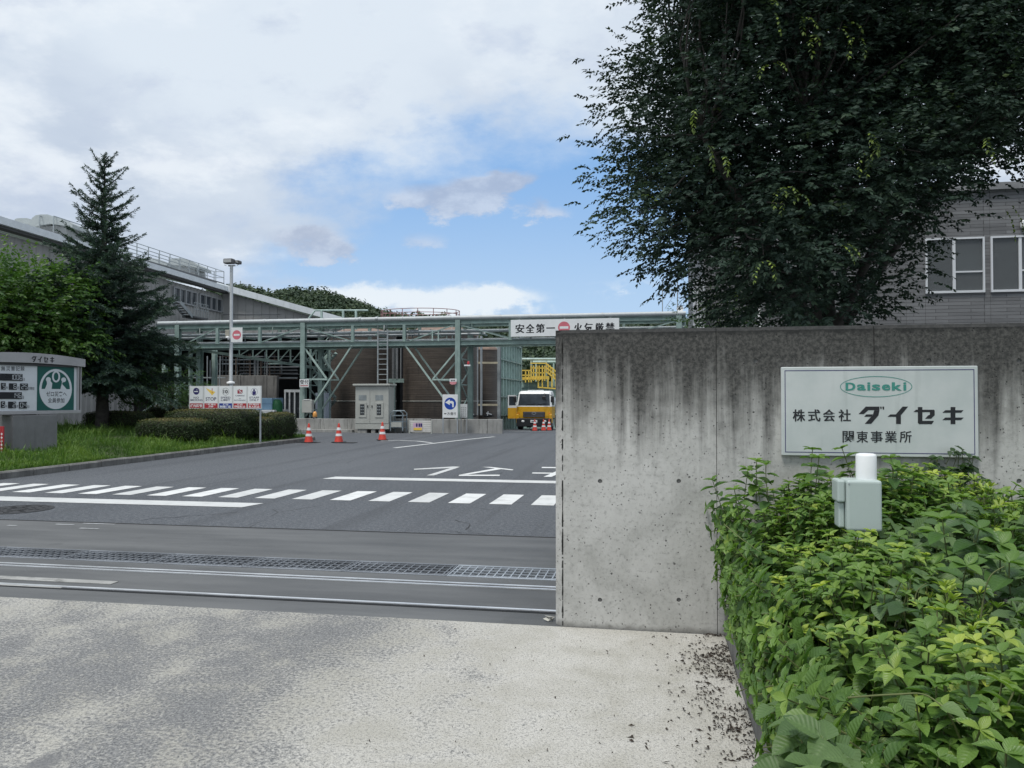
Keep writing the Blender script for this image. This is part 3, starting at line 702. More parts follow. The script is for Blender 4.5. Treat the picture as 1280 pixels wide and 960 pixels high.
# ---------------------------------------------------------------- spruce
sp_mat = leaf_mat('spruce_needles', [(0, (.020, .040, .034)), (.55, (.044, .082, .062)), (1, (.10, .16, .10))], .12, .6)
def conifer():
    random.seed(4)
    base = w2s((-14.1, 26.5, 0)); bz = vz(base.x, base.y) - .03; base.z = bz
    t = thing('spruce_tree', 'tall dark green spruce with tiered drooping branches standing on the grass verge', 'tree', base)
    H = 10.05; zs = 2.0
    prof = [(1.3, .9), (1.9, 2.5), (2.6, 3.05), (3.4, 3.0), (4.3, 2.75), (5.2, 2.2), (6, 1.55), (7, 1.2), (8, .92), (9, .62), (9.6, .4), (10.05, .08)]
    def rad(z):
        for (a, ra), (c, rc) in zip(prof, prof[1:]):
            if a <= z <= c: return ra + (rc - ra) * (z - a) / (c - a)
        return .05
    tb = MB(); tb.tube([(base.x, base.y, bz - .1), (base.x, base.y, bz + .25), (base.x, base.y, 1.6), (base.x + .03, base.y, 5), (base.x, base.y, 8), (base.x, base.y, H)], [.30, .22, .19, .13, .06, .012], 12); tb.build('trunk', bark, t)
    f = MB(); lb = MB(); z = zs
    def twig(p, d, L, w, n_=None):
        n = max(2, int(L / .05)); sd_ = d.cross(Vector((0, 0, 1)))
        sd_ = sd_.normalized() if sd_.length > .05 else Vector((1, 0, 0)); t0 = random.gauss(.36, .14)
        for i in range(n):
            q = p + d * (L * i / n) + Vector((0, 0, -.10 * L * (i / n) ** 2))
            for k in range(4):
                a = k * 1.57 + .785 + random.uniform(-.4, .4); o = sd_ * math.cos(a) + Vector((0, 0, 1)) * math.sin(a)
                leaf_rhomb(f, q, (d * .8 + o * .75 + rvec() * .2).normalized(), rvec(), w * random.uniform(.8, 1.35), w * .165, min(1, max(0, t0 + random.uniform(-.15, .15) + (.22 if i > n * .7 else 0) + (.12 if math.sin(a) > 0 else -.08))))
    def branch(z, a, Rb, rel):
        n = max(3, int(Rb / .2)); pts = []; up0 = random.uniform(.0, .34) + .5 * (z / H) ** 2; sag = random.uniform(.35, .8) * (1 - z / H); hook = random.uniform(.1, .4)
        for i in range(n + 1):
            s = i / n; aa = a + .15 * math.sin(s * 3 + z * 9)
            pts.append(Vector((base.x + math.cos(aa) * Rb * s, base.y + math.sin(aa) * Rb * s, z + Rb * (up0 * s - sag * s * s + hook * s ** 3))))
        lb.tube(pts, [.034 * (1 - i / n) * (.4 + rel / 3) + .004 for i in range(n + 1)], 4, False)
        for i in range(n):
            d = (pts[i + 1] - pts[i]).normalized(); twig(pts[i], d, (pts[i + 1] - pts[i]).length, .10)
            sl = min(.95, Rb * .42) * (1 - .6 * i / n)
            for s in (-1, 1):
                if random.random() < .1: continue
                L = sl * random.uniform(.5, 1.35); sd_ = Vector((-math.sin(a), math.cos(a), 0)) * s; td = (d * random.uniform(.5, 1) + sd_ * .8 + Vector((0, 0, random.uniform(-.35, .1)))).normalized(); twig(pts[i], td, L, .10)
                if L > .3:
                    for q in (.35, .65): twig(pts[i] + td * L * q, (td + d * random.uniform(.3, .9) + Vector((0, 0, random.uniform(-.5, .1))) + rvec() * .25).normalized(), L * .5, .095)
        twig(pts[-1], (pts[-1] - pts[-2]).normalized(), .2, .10)
    while z < H - .3:
        R_ = rad(z); nb = max(4, int(3.6 + R_ * 2.2)); a0 = random.uniform(0, 6.28)
        for k in range(nb):
            a = a0 + 6.283 * k / nb + random.uniform(-.45, .45)
            branch(z + random.uniform(-.16, .16), a, R_ * random.choice((.55, .75, .85, .95, 1.0, 1.08)) * random.uniform(.9, 1.08), R_)
        z += .36 if z < 6 else .33
    for k in range(7): twig(Vector((base.x, base.y, H - .42 + k * .06)), Vector((math.cos(k * 2.4) * .6, math.sin(k * 2.4) * .6, 1)).normalized(), .32 - k * .02, .08)
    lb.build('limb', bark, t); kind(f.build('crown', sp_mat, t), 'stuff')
conifer()

# ---------------------------------------------------------------- broadleaf trees
def tree(name, label, loc, clumps, stems, leafm, leaf, per, nleaf, sprL, droop, toner, trunk_r, group=None, extra=None, seed=1, cs=.42, wr=.24, nup=1.0):
    """clumps: list of (point, radius) in site coordinates; stems: list of limb polylines"""
    random.seed(seed); t = thing(name, label, 'tree', loc, group); tb = MB(); lb = MB(); f = MB()
    for k, st in enumerate(stems):
        pts = [Vector(p) for p in st]; m = len(pts) - 1
        (tb if k == 0 else lb).tube(pts, [trunk_r * (1 if k == 0 else .72) * (1 - .6 * i / m) + .008 for i in range(m + 1)], 9)
    ends = [Vector(a).lerp(Vector(q), s) for st in stems for a, q in zip(st[1:], st[2:]) for s in (.25, .5, .75, 1)]
    for c, r in clumps:
        e = min(ends, key=lambda q: (q - c).length); limb(lb, e, c, .02, .006, 5)
        for _ in range(per):
            g_ = Vector((random.gauss(0, cs), random.gauss(0, cs), random.gauss(0, cs * .8))) * r; p = c + g_
            d = (g_.normalized() * .8 + (c - Vector(loc) - Vector((0, 0, 2))).normalized() * .7 + Vector((0, 0, .2)) + rvec() * .5).normalized() if g_.length > 1e-3 else rvec()
            spray(f, p, d, sprL * random.uniform(.6, 1.3), nleaf, leaf, toner(p), droop, wr, .25, nup)
    if extra: extra(f, lb)
    tb.build('trunk', bark, t); lb.build('limb', bark, t); kind(f.build('crown', leafm, t), 'stuff'); return t
lg = leaf_mat('bright_tree_leaf', [(0, (.022, .055, .016)), (.5, (.055, .125, .030)), (1, (.14, .23, .055))], .32, .45)
random.seed(8)
cl = []
ctr = w2s((-17.0, 24.6, 4.25))
for _ in range(105):
    d = rvec(); r = random.random() ** .4
    p = ctr + Vector((d.x * 2.7 * r, d.y * 2.4 * r, d.z * 1.75 * r)); cl.append((p, random.uniform(.8, 1.25)))
for px, py in ((15, 322), (30, 328), (45, 332), (60, 338), (75, 352), (86, 365), (92, 390), (90, 415), (20, 318), (8, 335), (60, 430), (85, 432), (104, 428), (30, 432)):
    q = w2s(W(px, py, 24.4)); cl.append((q, .7))
cl = [(p, r) for p, r in cl if p.z < 5.55]
bs = w2s((-16.6, 24.8, 0)); bs.z = vz(bs.x, bs.y)
stems = [[bs, bs + Vector((.05, 0, 1.2)), bs + Vector((0, .1, 2.6)), bs + Vector((.1, 0, 4.6))], [bs + Vector((0, 0, 1.3)), bs + Vector((.7, -.3, 2.6)), bs + Vector((1.4, -.4, 3.9))], [bs + Vector((0, 0, 1.5)), bs + Vector((-.8, -.3, 2.7)), bs + Vector((-1.5, -.2, 4.0))]]
tree('leafy_tree', 'light green broadleaf tree between the record board and the spruce', bs, cl, stems, lg, .15, 40, 9, .55, .7, lambda p: random.gauss(.58, .13) + .22 * noise.noise(p * .9) + (.15 if p.z > 5.6 else 0), .12, seed=3, wr=.26, nup=.5)  # leaves at the crown top painted lighter, as if lit from above
# slim small tree behind the hedges, shrubs at the back of the lawn
def small_tree(name, label, px, Y, ztop, rr, zlow, seed, lean=0, tone=.35):
    random.seed(seed); b0 = w2s((W(px, 500, Y).x, Y, 0)); b0.z = vz(b0.x, min(28, b0.y)) if b0.y < 28.4 else 0; c = []
    for _ in range(34):
        d = rvec(); r = random.random() ** .45; c.append((Vector((b0.x + d.x * rr * r, b0.y + d.y * rr * r, (ztop + zlow) / 2 + d.z * (ztop - zlow) / 2 * r)), .6))
    st = [[b0, b0 + Vector((.02, 0, zlow * .55)), Vector((b0.x + .1, b0.y, zlow)), Vector((b0.x, b0.y, (ztop + zlow) / 2))], [b0 + Vector((.02, 0, zlow * .6)), Vector((b0.x + .4, b0.y, zlow)), Vector((b0.x + rr * .6, b0.y, zlow + .5))], [b0 + Vector((.02, 0, zlow * .6)), Vector((b0.x - .4, b0.y, zlow)), Vector((b0.x - rr * .6, b0.y, zlow + .4))]]
    tree(name, label, b0, c, st, lg, .075, 24, 7, .3, .5, lambda p: random.gauss(tone, .1), .06, seed=seed)
small_tree('small_tree', 'small dark tree with a thin forked trunk right of the spruce trunk', 170, 27.3, 3.0, 1.35, 1.45, 31, tone=.2)
small_tree('small_tree', 'pale leafy sapling behind the notice board post under the pipe rack', 215, 30, 2.8, 1.1, .9, 32, tone=.5)

# ---------------------------------------------------------------- clipped hedges
hedge_mat = leaf_mat('azalea_hedge_leaf', [(0, (.018, .036, .012)), (.45, (.040, .070, .020)), (.72, (.085, .10, .026)), (1, (.17, .125, .045))], .15, .5)
hedge_core = M('hedge_twigs', (.02, .022, .012), .95, var=.4, vs=8)
def hedge(label, u0, u1, v0, v1, h, seed, round_=.35, tonetop=.32, n=9000):
    random.seed(seed); cu, cv = (u0 + u1) / 2, (v0 + v1) / 2; zb = vz(cu, min(cv, 28)) if cv < 28.4 else 0
    t = thing('clipped_hedge', label, 'hedge', (cu, cv, zb - .03), 'clipped hedges on the verge'); a, c = (u1 - u0) / 2, (v1 - v0) / 2
    def sup(d, s=1.0):        # point on a rounded box
        e = 5; k = (abs(d.x) ** e + abs(d.y) ** e + abs(d.z) ** e) ** (-1 / e); p = d * k
        r = 1 + .05 * noise.noise((p.x * 2.2 + seed, p.y * 2.2, p.z * 2.2)) + .025 * noise.noise((p.x * 7, p.y * 7 + seed, p.z * 7))
        return Vector((cu + p.x * a * s * r, cv + p.y * c * s * r, zb + max(-.02, h * (.5 + .5 * p.z * s * r))))
    bm = bmesh.new(); bmesh.ops.create_icosphere(bm, subdivisions=3, radius=1)
    for v in bm.verts: v.co = sup(v.co.normalized(), .93)
    MB().bm(bm, True).build('twigs', hedge_core, t)
    f = MB()
    for _ in range(n):
        d = rvec(); 
        if d.z < -.75: continue
        p = sup(d, random.uniform(.93, 1.02)); nn = (Vector((d.x, d.y, d.z * 1.2)) + rvec() * .7).normalized(); ld = (rvec() - nn * .1).normalized(); ld = (ld + nn * .55).normalized()
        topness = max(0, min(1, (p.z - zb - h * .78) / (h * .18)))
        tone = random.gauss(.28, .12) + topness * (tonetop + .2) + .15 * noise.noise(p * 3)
        leaf_rhomb(f, p, ld, nn, random.uniform(.035, .06), .014, min(1, max(0, tone)))
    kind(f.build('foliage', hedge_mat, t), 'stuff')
def hx(px0, px1, Y): return w2s((W(px0, 540, Y).x, Y, 0)), w2s((W(px1, 540, Y).x, Y, 0))
a, c = hx(166, 246, 23.4); hedge('low brown-topped clipped hedge nearest the spruce, at the front left of the hedges', a.x, c.x, a.y - .1, a.y + 1.4, .70, 1, n=13000)
a, c = hx(222, 317, 26.2); hedge('largest rounded clipped hedge under the notice board', a.x, c.x, a.y - 1.1, a.y + 1.7, .98, 2, n=20000)
a, c = hx(315, 339, 26.6); hedge('small square clipped bush just right of the notice board post', a.x, c.x, a.y - .2, a.y + .5, .78, 3, n=3500)
a, c = hx(332, 363, 27.9); hedge('clipped hedge at the tip of the verge beside the bund wall', a.x, c.x, a.y - .7, a.y + .9, .92, 4, n=8000)
a, c = hx(92, 175, 26.6); hedge('dark clipped hedge behind the spruce trunk', a.x, c.x, a.y + .2, a.y + 1.4, .6, 5, tonetop=.15, n=7000)
a, c = hx(175, 240, 28.6); hedge('long flat-topped hedge at the back of the lawn behind the small tree', a.x, c.x, a.y, a.y + .9, .9, 6, tonetop=.2, n=7000)
a, c = hx(0, 30, 25.0); hedge('dark hedge behind the pedestal of the record board', a.x - 2, c.x, a.y, a.y + 1, .7, 7, tonetop=.1, n=4000)

# ================================================================ record board
BA = RD(62)
bw = W(35, 560, 19.2); bw.z = .22
brd = thing('record_board', 'safety record board with digit displays and green emblem on a grey pedestal', 'sign board', tuple(bw), rot=BA, local=True)
tv = Vector((math.cos(BA), math.sin(BA)))
def bt(px): # photo column -> distance along the board
    k = (px - 640) / F; return (k * bw.y - bw.x) / (tv.x - k * tv.y)
def bz(px, py): t = bt(px); return W(px, py, bw.y + t * tv.y).z - bw.z
board_grey = M('board_grey', (.40, .395, .40), .4, metal=.15, var=.07); board_white = M('board_white', (.66, .69, .72), .4, var=.05); led_black = M('display_black', (.015, .018, .022), .3)
ped = M('pedestal_grey', (.20, .20, .205), .6, var=.1, dirt=(.1, .1, .1), dirtamt=.3)
x1b = bt(96.5); xe = bt(41.2); xg0, xg1 = bt(41.5), bt(87.5); x0b = -1.55
zt, zb_, zm = bz(60, 457.5), bz(60, 513), bz(60, 518)
b = MB(); b.bevbox(bt(8), bt(64), -.28, .28, -.35, zm - .01, .01); b.build('pedestal', ped, brd)
b = MB(); b.bb(bt(7), bt(63), -.30, -.284, -.3, .1); b.bb(bt(62) - .05, bt(62) - .03, -.2815, -.281, 0, zm - .02); b.build('pedestal_edge', ped, brd)
b = MB(); b.bevbox(x0b, x1b, -.2, .2, zb_ - .09, zb_ - .005, .01); b.build('bottom_frame', board_grey, brd)
b = MB(); b.bb(x0b + .02, x1b - .12, -.16, .16, zb_, zt); b.build('housing', board_white, brd)
b = MB(); b.bb(x1b - .118, x1b - .07, -.19, .19, zb_, zt); b.bb(x1b - .03, x1b - .006, -.19, .19, zb_, zt); b.bb(x1b - .07, x1b - .03, -.12, .12, zb_, zt); b.build('side_frame', board_grey, brd)
# header: an arched slab
L_ = x1b - x0b; n = 16; poly = []
for i in range(n + 1):
    s = i / n; poly.append((x0b - .05 + (L_ + .1) * s, zt + .20 + .10 * (1 - (2 * s - 1) ** 2)))
lowe = [(x1b + .05 - (L_ + .1) * i / n, zt + .002 + .05 * (1 - (2 * i / n - 1) ** 2)) for i in range(n + 1)]
b = MB(); b.prism(poly + lowe, -.26, .24, 1); b.build('header', board_grey, brd, recalc=True)
b = MB(); b.bb(x0b + .02, x1b - .12, -.20, .2, zt - .02, zt + .03); b.build('header_soffit', M('soffit_dark', (.08, .08, .085), .6), brd)
def bmap(zx, zy, y): px, py = zx / 10.667, 430 + zy / 10.667; return (bt(px), y, bz(px, py))
kb = lambda y: (lambda x, z: (x, y, z))
def brect(zx0, zx1, zy0, zy1):
    a = bmap(zx0, zy1, 0); c = bmap(zx1, zy0, 0); return a[0], c[0], (bmap(zx0, zy1, 0)[2] + bmap(zx1, zy1, 0)[2]) / 2, (bmap(zx0, zy0, 0)[2] + bmap(zx1, zy0, 0)[2]) / 2
old = kn
def bk(zx, zy):   # the same heavy katakana on the header
    sx, sy = (zx - 497) / (1198 - 497), (zy - 257) / (374 - 257); px = 31 + sx * 29; py = 445.6 + sy * 7.2 + sx * .9
    q = (bt(px), 0, bz(px, py)); return (q[0], -.2625, q[2])
katakana(bk, black_paint, brd)
b = MB()
for ch, a, c in (('災', 28, 82), ('害', 92, 145), ('記', 156, 208), ('録', 218, 272), ('無', -40, 14)): put_text(b, ch, *brect(a, c, 297, 360), kb(-.163), .008)
b.build('heading', M('dark_grey_print', (.06, .065, .075), .5), brd)
def seg7(mb, x0, x1, z0, z1, d, y):
    S7 = {'0': 'abcdef', '1': 'bc', '2': 'abged', '4': 'fgbc', '5': 'afgcd', '6': 'afgedc', '9': 'abcdfg', '8': 'abcdefg', '3': 'abgcd', '7': 'abc'}[d]; w, h = x1 - x0, z1 - z0; t = .16 * w
    q = {'a': (x0 + t, x1 - t, z1 - t, z1), 'd': (x0 + t, x1 - t, z0, z0 + t), 'g': (x0 + t, x1 - t, (z0 + z1 - t) / 2, (z0 + z1 + t) / 2), 'f': (x0, x0 + t, (z0 + z1) / 2 + t / 2, z1 - t / 2), 'e': (x0, x0 + t, z0 + t / 2, (z0 + z1) / 2 - t / 2), 'b': (x1 - t, x1, (z0 + z1) / 2 + t / 2, z1 - t / 2), 'c': (x1 - t, x1, z0 + t / 2, (z0 + z1) / 2 - t / 2)}
    for s in S7: a, c, e, f_ = q[s]; mb.quad((a, y, e), (c, y, e), (c, y, f_), (a, y, f_))
def display(zx0, zx1, zy0, zy1, txt, w=36, gap=8):
    r = brect(zx0, zx1, zy0, zy1); b = MB(); b.bb(r[0], r[1], -.178, -.161, r[2], r[3]); o = b.build('display', led_black, brd); b = MB(); x = zx1 - 6
    for ch in reversed(txt):
        q = brect(x - w, x, zy0 + 12, zy1 - 12); seg7(b, q[0], q[1], q[2], q[3], ch, -.1795); x -= w + gap
    b.build('digits', board_white, o)
display(-60, 243, 398, 490, '1006', 34); display(-40, 20, 520, 606, '5'); display(66, 168, 525, 610, '6', 38); display(214, 316, 528, 614, '25', 38)
display(-60, 235, 642, 732, '146', 34); display(-40, 14, 765, 850, '5'); display(58, 160, 768, 855, '2', 38); display(203, 305, 770, 858, '04', 38)
b = MB()
for s, *r in (('日', 248, 276, 455, 490), ('年', 28, 54, 565, 602), ('月', 176, 202, 568, 604), ('日現在', 318, 408, 572, 614), ('日', 240, 268, 692, 732), ('年', 22, 46, 812, 846), ('月', 168, 192, 815, 850), ('日', 310, 340, 820, 855)): put_text(b, s, *brect(*r), kb(-.163), .01)
b.build('unit_print', MATS['dark_grey_print'], brd)
r = brect(444, 936, 292, 885)
b = MB(); b.bb(xg0, xg1, -.168, -.161, zb_ + .005, zt - .02); b.build('emblem_panel', M('emblem_green', (.012, .10, .085), .45, var=.05), brd)
def ell(mb, cx, cz, rx, rz, y, ri=None, a0=0, a1=360, n=40):
    pts = [(cx + rx * math.cos(RD(a0 + (a1 - a0) * k / n)), y, cz + rz * math.sin(RD(a0 + (a1 - a0) * k / n))) for k in range(n + 1)]
    if ri is None: mb.flat(pts[:-1] if a1 - a0 == 360 else pts)
    else:
        inn = [(cx + (rx - ri) * math.cos(RD(a0 + (a1 - a0) * k / n)), y, cz + (rz - ri) * math.sin(RD(a0 + (a1 - a0) * k / n))) for k in range(n + 1)]
        mb.add(pts + inn, [(k, k + 1, k + n + 2, k + n + 1) for k in range(n)])
e = brect(470, 905, 335, 868); ecx, ecz, erx, erz = (e[0] + e[1]) / 2, (e[2] + e[3]) / 2, (e[1] - e[0]) / 2, (e[3] - e[2]) / 2
b = MB(); ell(b, ecx, ecz, erx, erz, -.1705, .035 * 1.6); ell(b, ecx, ecz + .0, erx - .03, erz - .03, -.1715, None, 180, 360)
for s in (-1, 1):
    hx_ = ecx + s * erx * .47; ell(b, hx_, ecz + erz * .47, erx * .15, erz * .12, -.1722, n=20)
    b.flat([(hx_ - erx * .10, -.1726, ecz + erz * .44), (hx_ + erx * .10, -.1726, ecz + erz * .44), (hx_ + s * -erx * .18 + erx * .06, -.1726, ecz + erz * .28), (hx_ + erx * .2, -.1726, ecz - .002), (hx_ - erx * .2, -.1726, ecz - .002), (hx_ - erx * .08, -.1726, ecz + erz * .25)])
ell(b, ecx, ecz + erz * .62, erx * .25, erz * .29, -.1730, .045)
b.build('emblem', board_white, brd)
b = MB(); put_text(b, 'ゼロ災害へ', *brect(562, 835, 632, 700), kb(-.1735), .012); put_text(b, '全員参加', *brect(585, 805, 718, 785), kb(-.1735), .012); b.build('emblem_lettering', MATS['dark_grey_print'], brd)
# slim red sign at the frame's edge
rw = w2s(W(1.5, 560, 18.2)); rs = thing('red_sign', 'slim upright red sign with white lettering in the grass at the left edge', 'sign', (rw.x, rw.y, .2))
z1 = W(1.5, 533, 18.2).z
b = MB(); b.bevbox(rw.x - .30, rw.x + .07, rw.y - .015, rw.y + .015, .1, z1, .004); b.build('panel', red_paint, rs)
b = MB()
for i in range(6): zz = z1 - .18 - i * .085; b.bb(rw.x + .0, rw.x + .05, rw.y - .0175, rw.y - .0155, zz - .012, zz + .012); b.bb(rw.x + .018, rw.x + .032, rw.y - .019, rw.y - .0178, zz - .03, zz + .03)
b.build('print', sign_white, rs)

# ================================================================ notice board
NY = 25.6
nw = w2s((W(281, 500, NY).x, NY, 0)); NV = nw.y
def nb(zx, zy): return A(230 + zx / 10.667, 475 + zy / 10.667, NV)
nbt = thing('notice_board', 'white notice board with five warning panels standing on two posts in the hedges', 'notice board', (nw.x, NV, .15))
q0, q1 = nb(66, 385), nb(1034, 78)
b = MB(); b.bevbox(q0.x, q1.x, NV, NV + .03, q0.z, q1.z, .004); b.build('backing', M('aluminium_board', (.60, .61, .60), .4, metal=.2, var=.05), nbt)
for px in (74, 1010):
    p = nb(px, 60); zg = vz(p.x, NV + .06); b = MB(); b.tube([(p.x, NV + .06, zg - .1), (p.x, NV + .06, nb(px, 400 if px > 500 else 62).z)], .03, 10); b.build('post', galv, nbt)
cols = ((78, 252), (272, 450), (470, 642), (660, 835), (852, 1024))
eng = (('NO', 'SMOKING'), ('STOP', None), ('SPEED', 'LIMIT'), (None, None), ('STAFF', 'ONLY'))
jp = (('構内禁煙', None), ('一時停止', '厳守'), ('構内', '制限速度'), ('構内', '撮影禁止'), ('関係者以外', '立入禁止'))
def nrect(a, c, y0, y1): p = nb(a, y1); q = nb(c, y0); return p.x, q.x, p.z, q.z
YN = lambda dy: (lambda x, z: (x, NV - dy, z))
def ndisc(mb, zx, zy, zr, dy, ri=None): p = nb(zx, zy); r = zr / 10.667 * NY / F; ell(mb, p.x, p.z, r, r, NV - dy, ri)
maroon = M('maroon_print', (.30, .03, .05), .45, var=.05)
for i, (a, c) in enumerate(cols):
    r = nrect(a, c, 86, 380); b = MB(); b.bb(r[0], r[1], NV - .006, NV - .0005, r[2], r[3]); pn = b.build('warning_panel', sign_white, nbt)
    r = nrect(a + 1, c - 1, 311, 374); b = MB(); b.quad((r[0], NV - .0075, r[2]), (r[1], NV - .0075, r[2]), (r[1], NV - .0075, r[3]), (r[0], NV - .0075, r[3])); b.build('colour_band', blue_paint if i == 2 else red_paint, pn)
    b = MB(); m1, m2 = jp[i]; w = c - a
    if m2 is None: put_text(b, m1, *nrect(a + w * .05, c - w * .06, 323, 364), YN(.0085), .03)
    else:
        put_text(b, m1, *nrect(a + w * (.3 if len(m1) < 3 else .1), c - w * (.3 if len(m1) < 3 else .12), 314, 336), YN(.0085), .03); put_text(b, m2, *nrect(a + w * (.32 if len(m2) < 3 else .06), c - w * (.32 if len(m2) < 3 else .08), 340, 372), YN(.0085), .03)
    b.build('band_lettering', sign_white, pn)
    b = MB(); e1, e2 = eng[i]
    if e1 and not e2: put_text(b, e1, *nrect(a + w * .1, c - w * .1, 230, 276), YN(.0075), .02)
    elif e1:
        put_text(b, e1, *nrect(a + w * (.3 if i == 0 else .12), c - w * (.3 if i == 0 else .12), 222, 248), YN(.0075), .015); put_text(b, e2, *nrect(a + w * (.02 if i == 0 else .14), c - w * (.02 if i == 0 else .14), 254, 280), YN(.0075), .015)
    if i == 3: put_text(b, 'CAMERAS', *nrect(a + w * .15, c - w * .15, 200, 218), YN(.0075), .01); put_text(b, 'NO', *nrect(a + w * .42, c - w * .42, 240, 252), YN(.0075), .01); put_text(b, 'PHOTOGRAPHY', *nrect(a + w * .06, c - w * .06, 262, 280), YN(.0075), .01)
    b.build('lettering', M('notice_print', (.05, .055, .10), .5), pn)
    cx = (a + c) / 2; b = MB()
    if i == 0: ndisc(b, cx, 150, 46, .0075); b.build('pictogram', navy, pn); b = MB(); p = nrect(cx - 28, cx + 24, 148, 160); b.quad((p[0], NV - .0085, p[2]), (p[1], NV - .0085, p[2]), (p[1], NV - .0085, p[3]), (p[0], NV - .0085, p[3])); b.flat([(nb(cx + 4, 125).x, NV - .009, nb(cx, 125).z), (nb(cx + 14, 125).x, NV - .009, nb(cx, 122).z), (nb(cx + 10, 146).x, NV - .009, nb(cx, 146).z)]); b.build('pictogram', sign_white, pn)
    elif i == 1: b.flat([(nb(*q).x, NV - .0075, nb(*q).z) for q in ((290, 108), (420, 160), (376, 205))]); b.build('pictogram', rail_yellow, pn); b = MB(); b.flat([(nb(*q).x, NV - .0085, nb(*q).z) for q in ((372, 112), (382, 112), (380, 150), (374, 150))]); ndisc(b, 377, 165, 7, .0085); b.build('pictogram', red_paint, pn)
    elif i == 2: ndisc(b, 556, 155, 50, .0075, .009); put_text(b, '10', *nrect(526, 586, 130, 180), YN(.0075), .04); b.build('pictogram', black_paint, pn)
    elif i == 3:
        p = nrect(714, 782, 132, 182); b.quad((p[0], NV - .0075, p[2]), (p[1], NV - .0075, p[2]), (p[1], NV - .0075, p[3]), (p[0], NV - .0075, p[3])); p = nrect(722, 744, 122, 132.5); b.quad((p[0], NV - .0075, p[2]), (p[1], NV - .0075, p[2]), (p[1], NV - .0075, p[3]), (p[0], NV - .0075, p[3])); b.build('pictogram', maroon, pn); b = MB(); ndisc(b, 752, 158, 17, .0085, .006); b.flat([(nb(*q).x, NV - .009, nb(*q).z) for q in ((712, 120), (720, 118), (785, 178), (778, 183))]); b.build('pictogram', sign_white, pn)
    else: ndisc(b, 938, 156, 48, .0075, .008); ndisc(b, 936, 135, 14, .0085); b.flat([(nb(*q).x, NV - .0085, nb(*q).z) for q in ((912, 150), (962, 150), (958, 185), (948, 212), (938, 190), (926, 212), (914, 185))]); b.build('pictogram', navy, pn)

# ================================================================ floodlight pole
FY = 27.0
fw = w2s((W(288.5, 470, FY).x, FY, 0)); zg = vz(fw.x, fw.y) if fw.y < 28.3 else 0
fp = thing('floodlight_pole', 'tall slim grey pole with floodlights on top and a no-entry sign halfway up', 'light pole', (fw.x, fw.y, zg - .05))
ztop = W(289, 332, FY).z
b = MB(); b.lathe([(.075, zg - .05), (.075, W(0, 478, FY).z), (.062, W(0, 477, FY).z), (.055, ztop)], (fw.x, fw.y, 0), 14); b.build('pole', M('pole_grey', (.50, .52, .53), .4, metal=.3, var=.06), fp)
b = MB(); b.lathe([(.14, W(0, 479.5, FY).z), (.14, W(0, 477.5, FY).z), (.06, W(0, 476.5, FY).z)], (fw.x, fw.y, 0), 16); b.build('collar', white_paint, fp)
b = MB(); b.bar((fw.x - .12, fw.y, ztop), (fw.x + .14, fw.y, ztop), .05); b.build('crossarm', MATS['pole_grey'], fp)
def lamp(dx, dy, w, h, tilt):
    b = MB(); zc = ztop + .14; b.bevbox(fw.x + dx - w / 2, fw.x + dx + w / 2, fw.y + dy - .14, fw.y + dy + .10, zc - h / 2, zc + h / 2, .02); o = b.build('floodlight', M('lamp_housing', (.10, .10, .105), .5), fp)
    b = MB(); b.bb(fw.x + dx - w / 2 + .03, fw.x + dx + w / 2 - .03, fw.y + dy - .145, fw.y + dy - .141, zc - h / 2 + .03, zc + h / 2 - .03); b.build('lens', M('lamp_lens', (.35, .36, .36), .15), o)
lamp(-.05, -.05, .34, .17, 0); lamp(.14, .2, .18, .12, 0)
b = MB()
for s in (-1, 1): b.tube([(fw.x + s * .20, fw.y, ztop), (fw.x + s * .26, fw.y, ztop + .02), (fw.x + s * .24, fw.y, ztop + .1), (fw.x + s * .15, fw.y, ztop + .12)], .012, 6)
b.build('bracket', grey_steel, fp)
def fpx(px, py): q = W(px, py, FY); return w2s(q)
a, c = fpx(291, 428), fpx(306.5, 410)
b = MB(); b.bevbox(a.x, c.x, fw.y - .1, fw.y - .085, a.z, c.z, .003); sg = b.build('no_entry_sign', sign_white, fp)
b = MB(); cx, cz = (a.x + c.x) / 2, (a.z + c.z) / 2; r = (c.x - a.x) * .385; ell(b, cx, cz, r, r, fw.y - .1015); b.build('red_disc', pink_paint, sg)
b = MB(); b.quad((cx - r * .68, fw.y - .103, cz - r * .2), (cx + r * .68, fw.y - .103, cz - r * .2), (cx + r * .68, fw.y - .103, cz + r * .2), (cx - r * .68, fw.y - .103, cz + r * .2)); b.build('white_bar', sign_white, sg)
a, c = fpx(282, 420), fpx(287.5, 412.5); b = MB(); b.bevbox(a.x, c.x, fw.y - .07, fw.y + .07, a.z, c.z, .01); b.build('junction_box', M('beige_box', (.42, .40, .34), .5), fp)
a = fpx(286.5, 423); b = MB(); b.lathe([(0, -.075), (.05, -.06), (.07, 0), (.06, .06), (.0, .08)], (a.x, fw.y - .12, a.z), 12); b.build('camera', white_paint, fp); b = MB(); b.lathe([(0, -.055), (.045, -.03), (.045, .02), (0, .03)], (a.x - .01, fw.y - .165, a.z - .02), 10); b.build('camera_lens', black_paint, fp)
